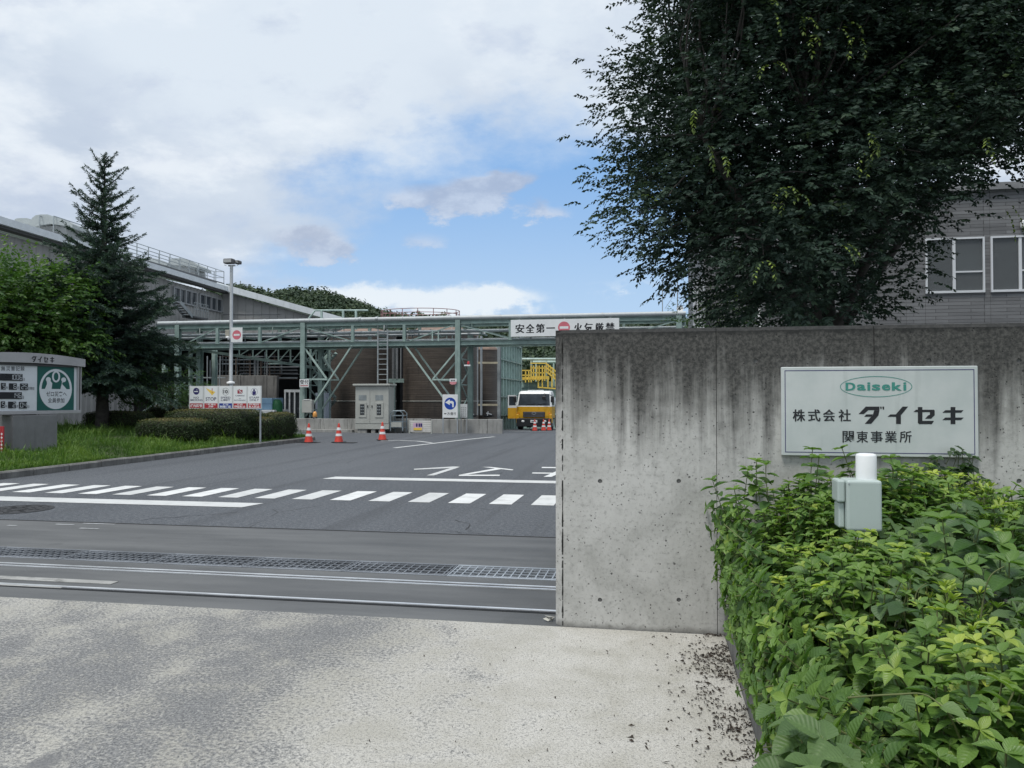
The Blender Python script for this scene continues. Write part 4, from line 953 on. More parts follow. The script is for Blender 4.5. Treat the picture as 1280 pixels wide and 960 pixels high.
# ================================================================ pipe rack
RV, RW = 35.6, 37.1           # front and rear planes of the rack
def C3(px, py, v=RV): return A(px, py, v)
rack = thing('pipe_rack', 'long green steel pipe rack spanning the yard behind the gate', 'pipe rack', (-10, RV, 0))
def hcol(u, v, z0, z1, m=green_steel, w=.24, name='column', parent=None):
    b = MB(); b.bb(u - w / 2, u + w / 2, v - .12, v - .105, z0, z1); b.bb(u - w / 2, u + w / 2, v + .105, v + .12, z0, z1); b.bb(u - .008, u + .008, v - .104, v + .104, z0, z1); return b.build(name, m, parent or rack)
def ibeam(p, q, h=.2, w=.16, m=green_steel, name='beam', parent=None):
    b = MB(); p, q = Vector(p), Vector(q); z = Vector((0, 0, 1))
    b.bar(p + z * (h / 2 - .009), q + z * (h / 2 - .009), w, .018); b.bar(p - z * (h / 2 - .009), q - z * (h / 2 - .009), w, .018); b.bar(p, q, .012, h - .04); return b.build(name, m, parent or rack)
colpx = [222, 379, 572.5, 849]
cu = [C3(p, 500).x for p in colpx]
zt_, zl_ = C3(572, 402.5).z, C3(572, 428.5).z          # top and lower beam heights
UL, UR = C3(196, 400).x, cu[3] + .3
for v in (RV, RW):
    for i, u in enumerate(cu): hcol(u + (.25 if v == RW else 0), v, -.06, zt_ + .10)
    ibeam((UL, v, zt_), (UR, v, zt_), .18, .14); ibeam((UL, v, zl_), (UR, v, zl_), .22, .16)
for i, u in enumerate(cu):
    ibeam((u, RV + .12, zt_ + .0), (u + .25, RW - .12, zt_), .16, .12); ibeam((u, RV + .12, zl_), (u + .25, RW - .12, zl_), .18, .12)
    b = MB()                                   # lacing between front and rear column
    for k in range(6):
        z = .4 + k * .62; s = (RV + .13, RW - .13) if k % 2 else (RW - .13, RV + .13); b.bar((u + .1, s[0], z), (u + .14, s[1], z + .6), .05)
        if k % 2: b.bar((u + .1, RV + .13, z), (u + .1, RW - .13, z), .05)
    b.build('lacing', green_steel, rack)
# posts between the two beams, and diagonals
for v, off in ((RV, 0), (RW, .3)):
    for px in (272, 325, 441, 505.5, 638, 700, 770):
        u = C3(px, 410).x + off; b = MB(); b.bb(u - .07, u + .07, v - .07, v + .07, zl_ + .11, zt_ - .09); b.build('post', green_steel, rack)
    for p, q in ((232, 272), (325, 379), (441, 379), (513, 570), (640, 572), (700, 638), (770, 849)):
        a, c = C3(p, 410).x + off, C3(q, 410).x + off; b = MB(); b.bar((a, v, zl_ + .13), (c, v, zt_ - .1), .07, .05); b.build('diagonal', green_steel, rack)
    for px in (540.5, 548): u = C3(px, 410).x + off; b = MB(); b.bb(u - .025, u + .025, v - .03, v + .03, zl_ + .11, zl_ + .62); b.build('hanger', pale_green_steel, rack)
# knee braces beside columns
def brace(p0, p1, off):
    a, c = C3(*p0), C3(*p1); b = MB(); b.bar((a.x, a.y + off, a.z), (c.x, c.y + off, c.z), .09, .07); b.build('brace', pale_green_steel, rack)
for off in (0.0, 1.45):
    brace((507, 432), (570, 519), off); brace((571, 438), (541, 474), off); brace((540.5, 474.5), (571, 474.5), off)
    brace((440, 432), (382, 520), off); brace((381, 435), (408, 473), off); brace((409, 474), (381, 474), off)
# pipes lying on the rack
pipe_white = M('pipe_jacket', (.46, .49, .50), .5, metal=.1, var=.1, dirt=(.3, .3, .28), dirtamt=.25)
def pipe(u0, u1, v, z, r, m, flange=0, name='pipe'):
    b = MB(); b.tube([(u0, v, z), (u1, v, z)], r, 12)
    if flange:
        u = u0 + flange * .5
        while u < u1: b.tube([(u - .02, v, z), (u + .02, v, z)], r * 1.18, 12); u += flange
    b.build(name, m, rack)
pipe(UL, UR, RV - .02, zt_ + .20, .105, pipe_white, 2.4)
pipe(UL, UR, RV + .42, zt_ + .15, .06, grey_steel, 3); pipe(UL, C3(560, 400).x, RV + .8, zt_ + .18, .085, pipe_white, 3); pipe(UL, UR, RV + 1.15, zt_ + .16, .07, galv, 4)
zm_ = C3(572, 413.5).z
pipe(UL, C3(635, 400).x, RV + .25, zm_, .055, grey_steel, 2); pipe(UL, UR, RV + .75, zm_ + .05, .08, grey_steel, 2.5); pipe(UL, C3(600, 400).x, RV + 1.2, zm_ - .06, .06, galv, 2)
for v, r, m in ((.3, .05, galv), (.55, .07, grey_steel), (.85, .06, grey_steel), (1.15, .05, galv)): pipe(UL, UR, RV + v, zl_ + .11 + r, r, m, 2.2)
for px in (250, 300, 350, 410, 470, 540, 600, 660, 730, 800):
    u = C3(px, 410).x; b = MB(); b.bar((u, RV, zm_ - .12), (u, RW, zm_ - .12), .08); b.build('cross_bearer', green_steel, rack)
# small pipework tangle on the rack
random.seed(77)
for k in range(46):
    u = random.uniform(UL + .5, C3(600, 410).x); v = RV + random.uniform(.2, 1.4); z = random.choice((zl_ + .2, zm_, zm_ + .08)); r = random.uniform(.018, .035); L = random.uniform(.3, 1.2); b = MB()
    h = random.choice((.25, .4, -.2, .55)); b.tube([(u, v, z), (u + L * .5, v, z), (u + L * .5, v, z + h), (u + L * .5, v + random.uniform(-.4, .4), z + h)], r, 6); b.build('small_pipe', random.choice((galv, grey_steel, pipe_white, green_steel)), rack)
# top-side spool pieces left of the big valve
for px in (449, 470): u = C3(px, 397).x; b = MB(); b.tube([(u, RV - .02, zt_ + .20), (u + .12, RV - .02, zt_ + .20)], .135, 12); b.build('flange', grey_steel, rack)
# cross-over pipe on short posts above the rack
a, c = C3(394, 388, 38.5), C3(460, 388, 38.5)
xo = thing('overhead_pipe', 'thin green pipe carried on short posts above the pipe rack, left of the tank rail', 'pipe', (a.x, 38.5, a.z))
b = MB(); b.tube([C3(386, 398, 38.5), a, c], .05, 8); b.build('pipe', pale_green_steel, xo)
for px in (402, 429, 445): p = C3(px, 388, 38.5); b = MB(); b.bb(p.x - .05, p.x + .05, 38.45, 38.55, zt_, p.z); b.build('post', pale_green_steel, xo)
# ladder on the front
lad = thing('rack_ladder', 'grey steel ladder standing on the switch cabinet side, rising into the pipe rack', 'ladder', (C3(478, 480, 35.3).x, 35.3, 2))
l0, l1 = C3(472.5, 480, 35.3), C3(484.5, 480, 35.3); zt2 = C3(478, 412, 35.3).z; zb2 = 1.9
for u in (l0.x, l1.x): b = MB(); b.bb(u - .03, u + .03, 35.25, 35.3, zb2, zt2); b.build('stile', grey_steel, lad)
z = zb2 + .12
while z < zt2: b = MB(); b.bb(l0.x + .03, l1.x - .03, 35.26, 35.29, z - .018, z + .018); b.build('rung', grey_steel, lad); z += .245
# descending truss walkway + stair flight at the left
tw = thing('sloping_walkway', 'sloping green lattice truss walkway under the left half of the pipe rack', 'walkway', (C3(300, 440, 38).x, 38, 3))
for v in (37.5, 38.4):
    pA, pB = C3(226, 434, v), C3(377, 456.5, v); tA, tB = C3(226, 429, v), C3(420, 437, v); q = C3(415, 463, v)
    b = MB(); b.bar(pA, q, .10, .14); b.build('bottom_chord', green_steel, tw); b = MB(); b.bar(tA, tB, .07); b.build('top_chord', pale_green_steel, tw)
    xs = [299, 316, 333, 348, 363, 379, 395, 410]
    for i, x in enumerate(xs):
        t = C3(x, 430.5 + (x - 226) * .033, v); yb = 434 + (x - 226) * .149; bo = C3(x, yb, v); b = MB(); b.bar(t, bo, .06, .05, (0, 1, 0)); b.build('web_post', pale_green_steel, tw)
        if i < len(xs) - 1: bo2 = C3(xs[i + 1], 430.5 + (xs[i + 1] - 226) * .033, v); b = MB(); b.bar(bo, bo2, .045); b.build('web_diagonal', pale_green_steel, tw)
a, c = C3(226, 434, 37.95), C3(415, 463, 37.95); b = MB(); b.bar(a, c, .8, .05); b.build('deck', grey_steel, tw)
st = thing('steel_stair', 'zigzag green steel stair tower beside the left tank', 'stair', (C3(400, 500, 38.6).x, 38.6, .1))
for v in (38.0, 39.2):
    for px in (388, 399, 412): p = C3(px, 500, v); b = MB(); b.bb(p.x - .045, p.x + .045, v - .045, v + .045, 0, C3(px, 436, v).z); b.build('post', green_steel, st)
for k, (p0, p1) in enumerate((((413, 440), (389, 468)), ((389, 470), (412, 498)), ((412, 500), (394, 520)))):
    a, c = C3(*p0, 38.2), C3(*p1, 38.2); b = MB(); b.bar(a, c, .05, .16); b.bar(a + Vector((0, .8, 0)), c + Vector((0, .8, 0)), .05, .16); b.build('stringer', pale_green_steel, st)
    for i in range(8): q = a.lerp(c, (i + .5) / 8); b = MB(); b.bb(q.x - .12, q.x + .12, q.y + .03, q.y + .77, q.z - .015, q.z + .015); b.build('tread', grey_steel, st)
    b = MB(); b.bar(a + Vector((0, 0, .9)), c + Vector((0, 0, .9)), .035); b.build('handrail', pale_green_steel, st)
for z in (1.4, 2.6, 3.6): b = MB(); b.bb(C3(388, 500, 38).x, C3(412, 500, 38).x, 37.98, 38.02, z - .04, z + .04); b.build('landing_beam', pale_green_steel, st)
# extra columns at the far left under the rack
for px, v, w, lab in ((238, 38.3, .10, 'thin pale green steel column left of its two thicker neighbours under the rack'), (250.5, 38, .2, 'thick pale green steel column above the left post of the notice board'), (268, 39, .2, 'pale green steel column between notice board and floodlight pole'), (206, 37.5, .2, 'pale green steel column half hidden by the right tips of the spruce')):
    u = C3(px, 480, v).x; t = thing('steel_column', lab, 'column', (u, v, -.1)); hcol(u, v, -.1, C3(px, 437, v).z, pale_green_steel, w, 'shaft', t)

# ================================================================ storage tanks
def m_tank():
    n = NT('tank_cladding'); xs = n.sepz()
    zb = n.mt('MULTIPLY', xs[2], 8.0)
    row = n.noise(n.vec((.05, .05, 8)), 1, 3, .6); st = n.noise(n.vec((2.2, 2.2, .35)), 1.5, 6, .6); pt = n.noise(n.vec((.9, .9, 5)), 1.2, 5, .65)
    k = n.mix(n.smooth(row, .3, .7), (.062, .049, .040), (.092, .074, .060)); k = n.mix(n.mt('MULTIPLY', n.smooth(pt, .45, .7), .6), k, (.125, .102, .083))
    k = n.mix(n.mt('MULTIPLY', n.smooth(st, .52, .75), .55), k, (.03, .026, .024))
    gr = n.smooth(n.mt('FRACT', zb), .86, .95); k = n.mix(n.mt('MULTIPLY', gr, .4), k, (.032, .027, .023))
    return n.set(col=k, rough=.5, spec=.5)
tank_m = m_tank(); tank_roof = M('tank_roof', (.23, .16, .125), .65, var=.25, vs=1.5, dirt=(.10, .07, .06))
def tank(label, px0, px1, vc, ytop, yapex, n=56):
    c = (px0 + px1) / 2; p = A(c, 500, vc); r = (A(px1, 500, vc).x - A(px0, 500, vc).x) / 2 * .985; zt = A(c, ytop, vc - r).z; za = A(c, yapex, vc).z
    t = thing('storage_tank', label, 'tank', (p.x, vc, -.1)); b = MB(); prof = []; z = -.1
    while z < zt:
        prof += [(r, z), (r + .006, z + .02), (r + .006, z + .105), (r, z + .125)]; z += .125
    b.lathe(prof, (p.x, vc, 0), n, False); b.build('shell', tank_m, t)
    b = MB(); b.lathe([(r + .03, zt - .06), (r + .03, zt + .0), (r + .0, zt + .03), (r * .97, zt + .06), (r * .6, zt + (za - zt) * .6), (0, za)], (p.x, vc, 0), n); b.build('roof', tank_roof, t)
    for z in (1.45,): b = MB(); b.lathe([(r + .014, z - .03), (r + .03, z - .02), (r + .03, z + .02), (r + .014, z + .03)], (p.x, vc, 0), n); b.build('band', M('band_steel', (.30, .30, .27), .5), t)
    return t, p.x, vc, r, zt, za
tA = tank('left brown clad storage tank behind the switch cabinet', 413.5, 493, 41.6, 416, 408)
tB = tank('large middle brown clad storage tank behind the blue arrow sign', 505, 597, 40.9, 416, 404)
tC = tank('narrow brown clad storage tank between the vertical pipes and the green panels', 588, 622.5, 44.6, 436, 426)
# round platform rail on top of the middle tanks
rl = thing('tank_top_rail', 'reddish primed steel guard rail around the top of the brown tanks', 'guard rail', (tB[1] - .6, 41.6, tB[5]))
cxr = (C3(477, 390, 41.5).x + C3(573, 390, 41.5).x) / 2; rr = (C3(573, 390, 41.5).x - C3(477, 390, 41.5).x) / 2; zr0 = C3(520, 396.5, 40.3).z - .15; zr1 = C3(525, 385, 40).z
def rp(a, z): return (cxr + rr * math.cos(a), 41.6 + rr * .72 * math.sin(a), z)
NP = 16
for zz in (zr1, (zr0 + zr1) / 2 + .1):
    b = MB(); b.tube([rp(2 * math.pi * k / 48, zz) for k in range(49)], .02, 6, False); b.build('rail', rust_rail, rl)
for k in range(NP): a = 2 * math.pi * (k + .4) / NP; b = MB(); b.tube([rp(a, zr0 - .25), rp(a, zr1)], .022, 6); b.build('stanchion', rust_rail, rl)
# vertical pipe group between the tanks, and by the right tank
def vpipes(label, items, v, y0, y1, m, group=None, horiz=()):
    t = thing('riser_pipes', label, 'pipes', (A(items[0][0], 500, v).x, v, 0))
    for px, w in items:
        p0, p1 = A(px, y0, v), A(px, y1, v); r = w / 2 * v / F; b = MB(); b.tube([(p0.x, v, max(-.3, p0.z)), (p0.x, v, p1.z)], r, 10); b.build('pipe', m, t)
    for x0, x1, y in horiz: a, c = A(x0, y, v), A(x1, y, v); b = MB(); b.bar((a.x, v, a.z), (c.x, v, c.z), .07, .10); b.build('bracket', green_steel if m is not galv else M('buff_band', (.42, .38, .28), .6), t)
vpipes('three thin riser pipes in the dark gap between the two front tanks', ((491.5, 2.2), (496.5, 3), (501, 2.2)), 38.9, 474, 431, M('dull_pipe', (.20, .205, .21), .5, var=.2), horiz=((486, 505, 474.5), (486, 505, 477)))
vpipes('single green steel standpipe below the riser bracket between the tanks', ((492.5, 3),), 38.7, 540, 478, green_steel)
vpipes('two pale riser pipes in front of the narrow right tank', ((597, 2.0), (601.5, 3.2)), 40.0, 519, 420, galv, horiz=((597, 622, 453.5), (597, 622, 506)))
b_ = thing('steel_column', 'dark slim steel column between the narrow tank and the green panels', 'column', (A(624, 500, 40.4).x, 40.4, 0)); hcol(A(624, 500, 40.4).x, 40.4, -.3, A(624, 425, 40.4).z, grey_steel, .16, 'shaft', b_)
# hoses / valves at the foot of the tanks
for lab, px in (('white-handled valve low on the large tank beside the notice plate', 588), ('white-handled valve and hose ring at the foot of the narrow tank', 610)):
    p = A(px, 517.5, 38.6); t = thing('valve', lab, 'valve', (p.x, 38.6, p.z)); b = MB(); b.tube([(p.x - .2, 38.6, p.z - .1), (p.x + .15, 38.6, p.z - .1), (p.x + .15, 39.2, p.z - .1)], .05, 8); b.build('body', dark, t)
    b = MB(); b.bar((p.x - .08, 38.55, p.z + .05), (p.x + .2, 38.55, p.z - .02), .05); b.bar((p.x - .02, 38.54, p.z - .08), (p.x + .02, 38.54, p.z + .14), .04); b.build('handle', white_paint, t)

# ================================================================ bund wall and what stands before it
bund = thing('bund_wall', 'low stained concrete bund wall of butted panels in front of the brown tanks', 'wall', (A(480, 530, 35).x, 35, 0))
BU0, BU1 = A(367, 530, 35).x, A(628, 530, 35).x
u = BU0; k = 0
while u < BU1 - .05:
    w = min(1.38, BU1 - u); b = MB(); b.bevbox(u + .006, u + w - .006, 35.0, 35.2, -.3, .66 + gz(35) + random.uniform(-.012, .012), .012); b.build('wall_panel', bund_con, bund); u += w
b = MB(); b.bevbox(BU0, A(441, 530, 34.8).x, 34.72, 34.99, -.2, .11, .01); b.build('footing', bund_con, bund)
# switch cabinet
SVv = 34.1
def K(zx, zy): return A(360 + zx / 10.667, 460 + zy / 10.667, SVv)
cab = thing('switch_cabinet', 'grey two-door electrical switch cabinet with meter windows on a concrete plinth', 'cabinet', (K(1080, 800).x, SVv, 0))
xl, xr = K(896, 500).x, A(486, 500, SVv).x; xm = K(1092, 500).x; zt3, zb3 = K(900, 238).z, K(900, 812).z
zdoor = K(900, 738).z
b = MB(); b.bb(xl, xr, SVv + .03, SVv + .75, zb3, zt3); b.build('housing', grey_paint, cab)
b = MB(); b.bevbox(K(872, 0).x, xr + .09, SVv - .10, SVv + .85, zt3 + .002, zt3 + .09, .015); b.build('roof', grey_paint, cab)
b = MB(); b.bb(xl, xr, SVv + .012, SVv + .029, zb3, zdoor - .012); b.build('base_panel', grey_paint, cab)
for a, c in ((xl + .01, xm - .005), (xm + .005, xr - .01)):
    b = MB(); b.bevbox(a, c, SVv, SVv + .028, zdoor, zt3 - .02, .006); d = b.build('door', grey_paint, cab); mid = (a + c) / 2
    b = MB(); b.bb(mid - .19, mid + .19, SVv - .006, SVv - .001, K(0, 430).z, K(0, 362).z); b.build('nameplate_window', M('meter_window', (.26, .29, .30), .25), d)
    b = MB(); b.bevbox(mid - .2, mid + .2, SVv - .022, SVv - .001, K(0, 655).z, K(0, 455).z, .006); b.build('window_frame', grey_paint, d)
    b = MB(); b.bb(mid - .115, mid + .10, SVv - .026, SVv - .0225, K(0, 622).z, K(0, 482).z); b.build('window', M('meter_glass', (.045, .05, .055), .15), d)
    b = MB()
    for r_ in range(3):
        for q_ in range(2): b.bb(mid - .08 + q_ * .09, mid - .03 + q_ * .09, SVv - .029, SVv - .0262, K(0, 610).z + .035 + r_ * .14, K(0, 610).z + .095 + r_ * .14)
    b.build('gauge', grey_steel, d)
    b = MB(); s = 1 if a < xm - .3 else -1; e = c if s == 1 else a; b.bevbox(e - s * .10 - .02, e - s * .10 + .02, SVv - .03, SVv, K(0, 525).z, K(0, 495).z, .005); b.build('handle', black_paint, d)
for a in (K(925, 0).x, K(1105, 0).x, K(1205, 0).x): b = MB(); b.bevbox(a, a + (.45 if a < K(1000, 0).x else .2), SVv + .05, SVv + .7, -.02, zb3 - .002, .01); b.build('plinth', bund_con, cab)
# wheeled step platform
sx0, sx1 = A(490, 530, 34.3).x, A(505, 530, 34.3).x
sp_ = thing('step_platform', 'grey wheeled step platform with arched handrail beside the switch cabinet', 'step ladder', ((sx0 + sx1) / 2, 34.3, 0))
m = M('blue_grey_steel', (.26, .31, .34), .45, metal=.2, var=.1)
for v in (34.1, 34.7):
    b = MB(); zt4 = A(497, 513.5, 34.3).z; b.tube([(sx0, v, .05), (sx0, v, zt4 - .12), (sx0 + .12, v, zt4), (sx1 - .12, v, zt4), (sx1, v, zt4 - .12), (sx1, v, .05)], .028, 8); b.build('frame', m, sp_)
for z in (.25, .52, .80): b = MB(); b.bb(sx0, sx1, 34.05 + z * .3, 34.72, z - .02, z + .02); b.build('step', m, sp_)
b = MB(); b.bb(sx0 + .04, sx1 - .04, 34.06, 34.075, .28, .5); b.build('panel', grey_paint, sp_)
for u in (sx0, sx1): b = MB(); b.tube([(u - .02, 34.1, .06), (u + .02, 34.1, .06)], .06, 12); b.build('wheel', rubber, sp_)
# barrier board
def V(zx, zy, v): return A(470 + zx / 8, 440 + zy / 8, v)
q0, q1 = V(336, 815, 33.9), V(556, 686, 33.9)
bb_ = thing('barrier_board', 'low white slatted barrier with a pink and yellow picture at the foot of the bund', 'barrier', ((q0.x + q1.x) / 2, 33.9, 0))
n = 6; hh = (q1.z - .06) / n
for i in range(n): b = MB(); b.bevbox(q0.x + .03, q1.x - .03, 33.88, 33.91, .07 + i * hh, .07 + (i + .82) * hh, .005); b.build('slat', M('barrier_white', (.62, .61, .58), .5, var=.1), bb_)
for u in (q0.x, q1.x): b = MB(); b.bevbox(u - .03, u + .03, 33.86, 33.94, -.03, q1.z, .006); b.build('post', grey_paint, bb_)
p0, p1 = V(372, 782, 33.87), V(462, 710, 33.87); b = MB(); b.bb(p0.x, p1.x, 33.86, 33.872, p0.z, p1.z); pic = b.build('picture', M('picture_pink', (.60, .42, .55), .5), bb_)
a, c = V(376, 782, 33.86), V(458, 758, 33.86); b = MB(); b.quad((a.x, 33.858, a.z), (c.x, 33.858, a.z), (c.x, 33.858, c.z), (a.x, 33.858, c.z)); b.build('picture_strip', rail_yellow, pic)
b = MB()
for zx in (400, 425, 445): a, c = V(zx, 748, 33.86), V(zx + 16, 714, 33.86); b.quad((a.x, 33.857, a.z), (c.x, 33.857, a.z), (c.x, 33.857, c.z), (a.x, 33.857, c.z))
b.build('figure', navy, pic)
# arrow sign
av = 34.2; q0, q1 = V(665, 657, av), V(817, 425, av)
ars = thing('arrow_sign', 'white upright sign with a white left-turn arrow on a blue disc by the rack column', 'sign', ((q0.x + q1.x) / 2, av, 0))
b = MB(); b.bevbox(q0.x, q1.x, av, av + .02, q0.z, q1.z, .004); b.build('panel', sign_white, ars)
for px in (669, 812): u = V(px, 700, av).x; b = MB(); b.bb(u - .03, u + .03, av + .021, av + .06, -.02, q1.z - .1); b.build('leg', galv, ars)
c0 = V(742, 516, av); r = 60 / 8 * av / F * 1.03; b = MB(); ell(b, c0.x, c0.z, r, r, av - .002); b.build('blue_disc', M('sign_blue', (.012, .06, .36), .4, var=.04), ars)
P_ = [(692, 505), (738, 472), (738, 489), (762, 489), (778, 500), (778, 552), (762, 552), (762, 520), (752, 512), (738, 512), (738, 530)]
b = MB(); b.flat([(V(x, y, av).x, av - .004, V(x, y, av).z) for x, y in P_]); b.build('arrow', sign_white, ars)
b = MB()
for ch, (x0, x1, y0, y1) in zip('一方通行', ((682, 704, 612, 622), (711, 738, 602, 632), (743, 770, 602, 632), (775, 800, 602, 632))): a, c = V(x0, y1, av), V(x1, y0, av); put_text(b, ch, a.x, c.x, a.z, c.z, lambda x, z: (x, av - .002, z), .015)
b.build('lettering', black_paint, ars)
# small notice plate
q0, q1 = V(842, 655, 34.6), V(912, 520, 34.6)
npl = thing('notice_plate', 'small pale notice plate on two posts right of the arrow sign', 'sign', ((q0.x + q1.x) / 2, 34.6, 0))
b = MB(); b.bb(q0.x, q1.x, 34.6, 34.62, q0.z, q1.z); b.build('panel', M('plate_pale', (.55, .57, .57), .5), npl); b = MB()
for i in range(5):
    for j in range(3): b.bb(q0.x + .04 + j * .09, q0.x + .10 + j * .09, 34.594, 34.5985, q0.z + .06 + i * .095, q0.z + .08 + i * .095)
kind(b.build('print', MATS['dark_grey_print'], npl), 'stuff')
for u in (q0.x + .03, q1.x - .03): b = MB(); b.bb(u - .015, u + .015, 34.621, 34.65, -.02, q0.z + .1); b.build('leg', galv, npl)
# rounded warning sign and the reception sign, hung on the rack columns
p = V(771, 290, 35.4); t = thing('warning_sign', 'small white and pink shield-shaped sign hung on the rack column above the arrow sign', 'sign', (p.x, 35.4, p.z))
a, c = V(736, 0, 35.4).x, V(806, 0, 35.4).x; z1, zm1, z0 = V(0, 270, 35.4).z, V(0, 300, 35.4).z, V(0, 328, 35.4).z
b = MB(); b.prism([(a, zm1), (c, zm1), (c, z1), (a, z1)], 35.4, 35.42); b.build('upper_half', sign_white, t, recalc=True); b = MB(); b.prism([(a, zm1 - .002), (a + .02, zm1 - .1), (a + .1, z0), (c - .1, z0), (c - .02, zm1 - .1), (c, zm1 - .002)], 35.4, 35.42); b.build('lower_half', M('sign_pink', (.60, .25, .28), .5), t, recalc=True)
b = MB()
for k in range(3): x = a + .07 + k * .075; b.bb(x, x + .05, 35.393, 35.399, zm1 + .03, zm1 + .09)
kind(b.build('print', MATS['dark_grey_print'], t), 'stuff')
q0, q1 = A(374.3, 484, 35.3), A(386, 474, 35.3); t = thing('reception_sign', 'small white sign with black characters on the left rack column', 'sign', (q0.x, 35.3, q0.z))
b = MB(); b.bevbox(q0.x, q1.x, 35.3, 35.32, q0.z, q1.z, .003); b.build('panel', sign_white, t); b = MB(); w = q1.x - q0.x; h = q1.z - q0.z
put_text(b, '受', q0.x + .03, q0.x + w * .5, q0.z + h * .36, q1.z - .03, lambda x, z: (x, 35.298, z), .012); put_text(b, '付', q0.x + w * .54, q1.x - .02, q0.z + h * .36, q1.z - .03, lambda x, z: (x, 35.298, z), .012); b.build('lettering', black_paint, t); b = MB(); b.quad((q0.x + .04, 35.298, q0.z + .05), (q1.x - .04, 35.298, q0.z + .05), (q1.x - .04, 35.298, q0.z + .09), (q0.x + .04, 35.298, q0.z + .09)); b.build('red_line', red_paint, t)
# column box, yellow lamp, door block, beacon
q0, q1 = A(378, 516, 35.3), A(390.5, 500, 35.3); t = thing('control_box', 'grey control box fixed to the foot of the left rack column', 'box', (q0.x, 35.3, q0.z)); b = MB(); b.bevbox(q0.x, q1.x, 35.24, 35.5, q0.z, q1.z, .01); b.build('box', grey_paint, t); b = MB(); b.bb(q0.x + .03, q1.x - .03, 35.234, 35.239, q0.z + .03, q1.z - .03); b.build('door', grey_paint, t); b = MB(); b.bb(q0.x + .1, q1.x - .12, 35.22, 35.5, q1.z + .0, q1.z + .04); b.build('cap', white_paint, t)
p = A(394, 519, 35.15); t = thing('beacon_lamp', 'orange beacon lamp standing on the bund wall', 'beacon', (p.x, 35.12, .66)); em = NT('lamp_orange'); em.set(col=(.75, .36, .10), rough=.3)
b = MB(); b.lathe([(.09, .6), (.09, .70), (.11, .74), (.09, .9), (.05, .96), (0, .97)], (p.x, 35.12, 0), 14); b.build('dome', em.m, t); b = MB(); b.lathe([(.12, .6), (.12, .69), (.0, .69)], (p.x, 35.12, 0), 14); b.build('base', black_paint, t)
q0, q1 = A(394, 521, 37.6), A(408, 491, 37.6); t = thing('guard_booth', 'pale grey-blue booth with a small dark window by the stair tower', 'booth', ((q0.x + q1.x) / 2, 37.6, 0)); b = MB(); b.bevbox(q0.x, q1.x, 37.6, 38.2, -.1, q1.z, .01); b.build('body', M('booth_blue_grey', (.42, .47, .55), .5, var=.05), t); a, c = A(399.5, 506, 37.6), A(404, 497.5, 37.6); b = MB(); b.bb(a.x, c.x, 37.59, 37.599, a.z, c.z); b.build('window', glass, t)
p = A(585.5, 455, 35.5); t = thing('alarm_beacon', 'small red alarm beacon on a bracket right of the rack column', 'beacon', (p.x, 35.5, p.z)); b = MB(); b.lathe([(.06, 0), (.06, .12), (.03, .15), (0, .15)], (p.x, 35.5, p.z - .02), 12); b.build('dome', red_paint, t); b = MB(); b.bb(p.x - .2, p.x + .1, 35.45, 35.55, p.z - .10, p.z - .03); b.build('bracket', white_paint, t)
p = A(366.5, 530, 34.6); t = thing('standpipe', 'black standpipe with a white cap at the left end of the bund wall', 'standpipe', (p.x, 34.6, 0)); b = MB(); b.tube([(p.x, 34.6, 0), (p.x, 34.6, .5)], .10, 12); b.build('body', black_paint, t); b = MB(); b.tube([(p.x - .12, 34.6, .62), (p.x + .06, 34.55, .60), (p.x + .1, 34.55, .48)], .075, 10); b.build('cap', white_paint, t)
# ================================================================ traffic cones
def cone():
    t = thing('traffic_cone', '', 'traffic cone', (0, 0, 0), 'orange traffic cones', local=True)
    b = MB(); b.lathe([(.155, .035), (.032, .67), (.024, .70), (.0, .70)], (0, 0, 0), 24); b.build('cone_body', cone_red, t)
    b = MB(); b.lathe([(.121, .24), (.104, .33)], (0, 0, 0), 24); b.build('reflective_band', white_paint, t)
    b = MB(); b.lathe([(.082, .45), (.062, .55)], (0, 0, 0), 24); b.build('reflective_band', white_paint, t)
    b = MB(); b.bevbox(-.2, .2, -.2, .2, 0, .035, .012); b.build('base', rubber, t)
    return t
k0 = cone()
spots = [((386, 553.5), 'leftmost orange traffic cone, just off the tip of the grass verge'), ((423.5, 553.3), 'second orange traffic cone from the left, before the bund wall'), ((478, 550.5), 'orange traffic cone in front of the grey switch cabinet'),
         ((668.5, 46), 'orange cone standing before the number plate of the truck'), ((679.5, 47.2), 'middle of the three orange cones before the truck'), ((686.5, 48.2), 'rightmost orange cone before the truck, next to the concrete wall edge')]
for i, (p, lab) in enumerate(spots):
    t = k0 if i == 0 else copy_tree(k0); t['label'] = lab
    if p[1] > 100: q = G(*p)
    else: q = w2s((W(p[0], 500, p[1]).x, p[1], 0)); q.z = gz(q.y)
    t.location = s2w(q); t.rotation_euler.z = random.uniform(-.6, .6)
# black rubber mats beside the first two cones
for px, py, lab in ((386, 553.2, 'thin black rubber mat under the leftmost cone'), (432, 553.6, 'thin black rubber mat beside the second cone')):
    q = G(px, py); b = MB(); b.bevbox(q.x - .38, q.x + .38, q.y - .25, q.y + .2, .004, .016, .004); tag(b.build('rubber_mat', rubber, org=(q.x, q.y, 0)), lab, 'mat')

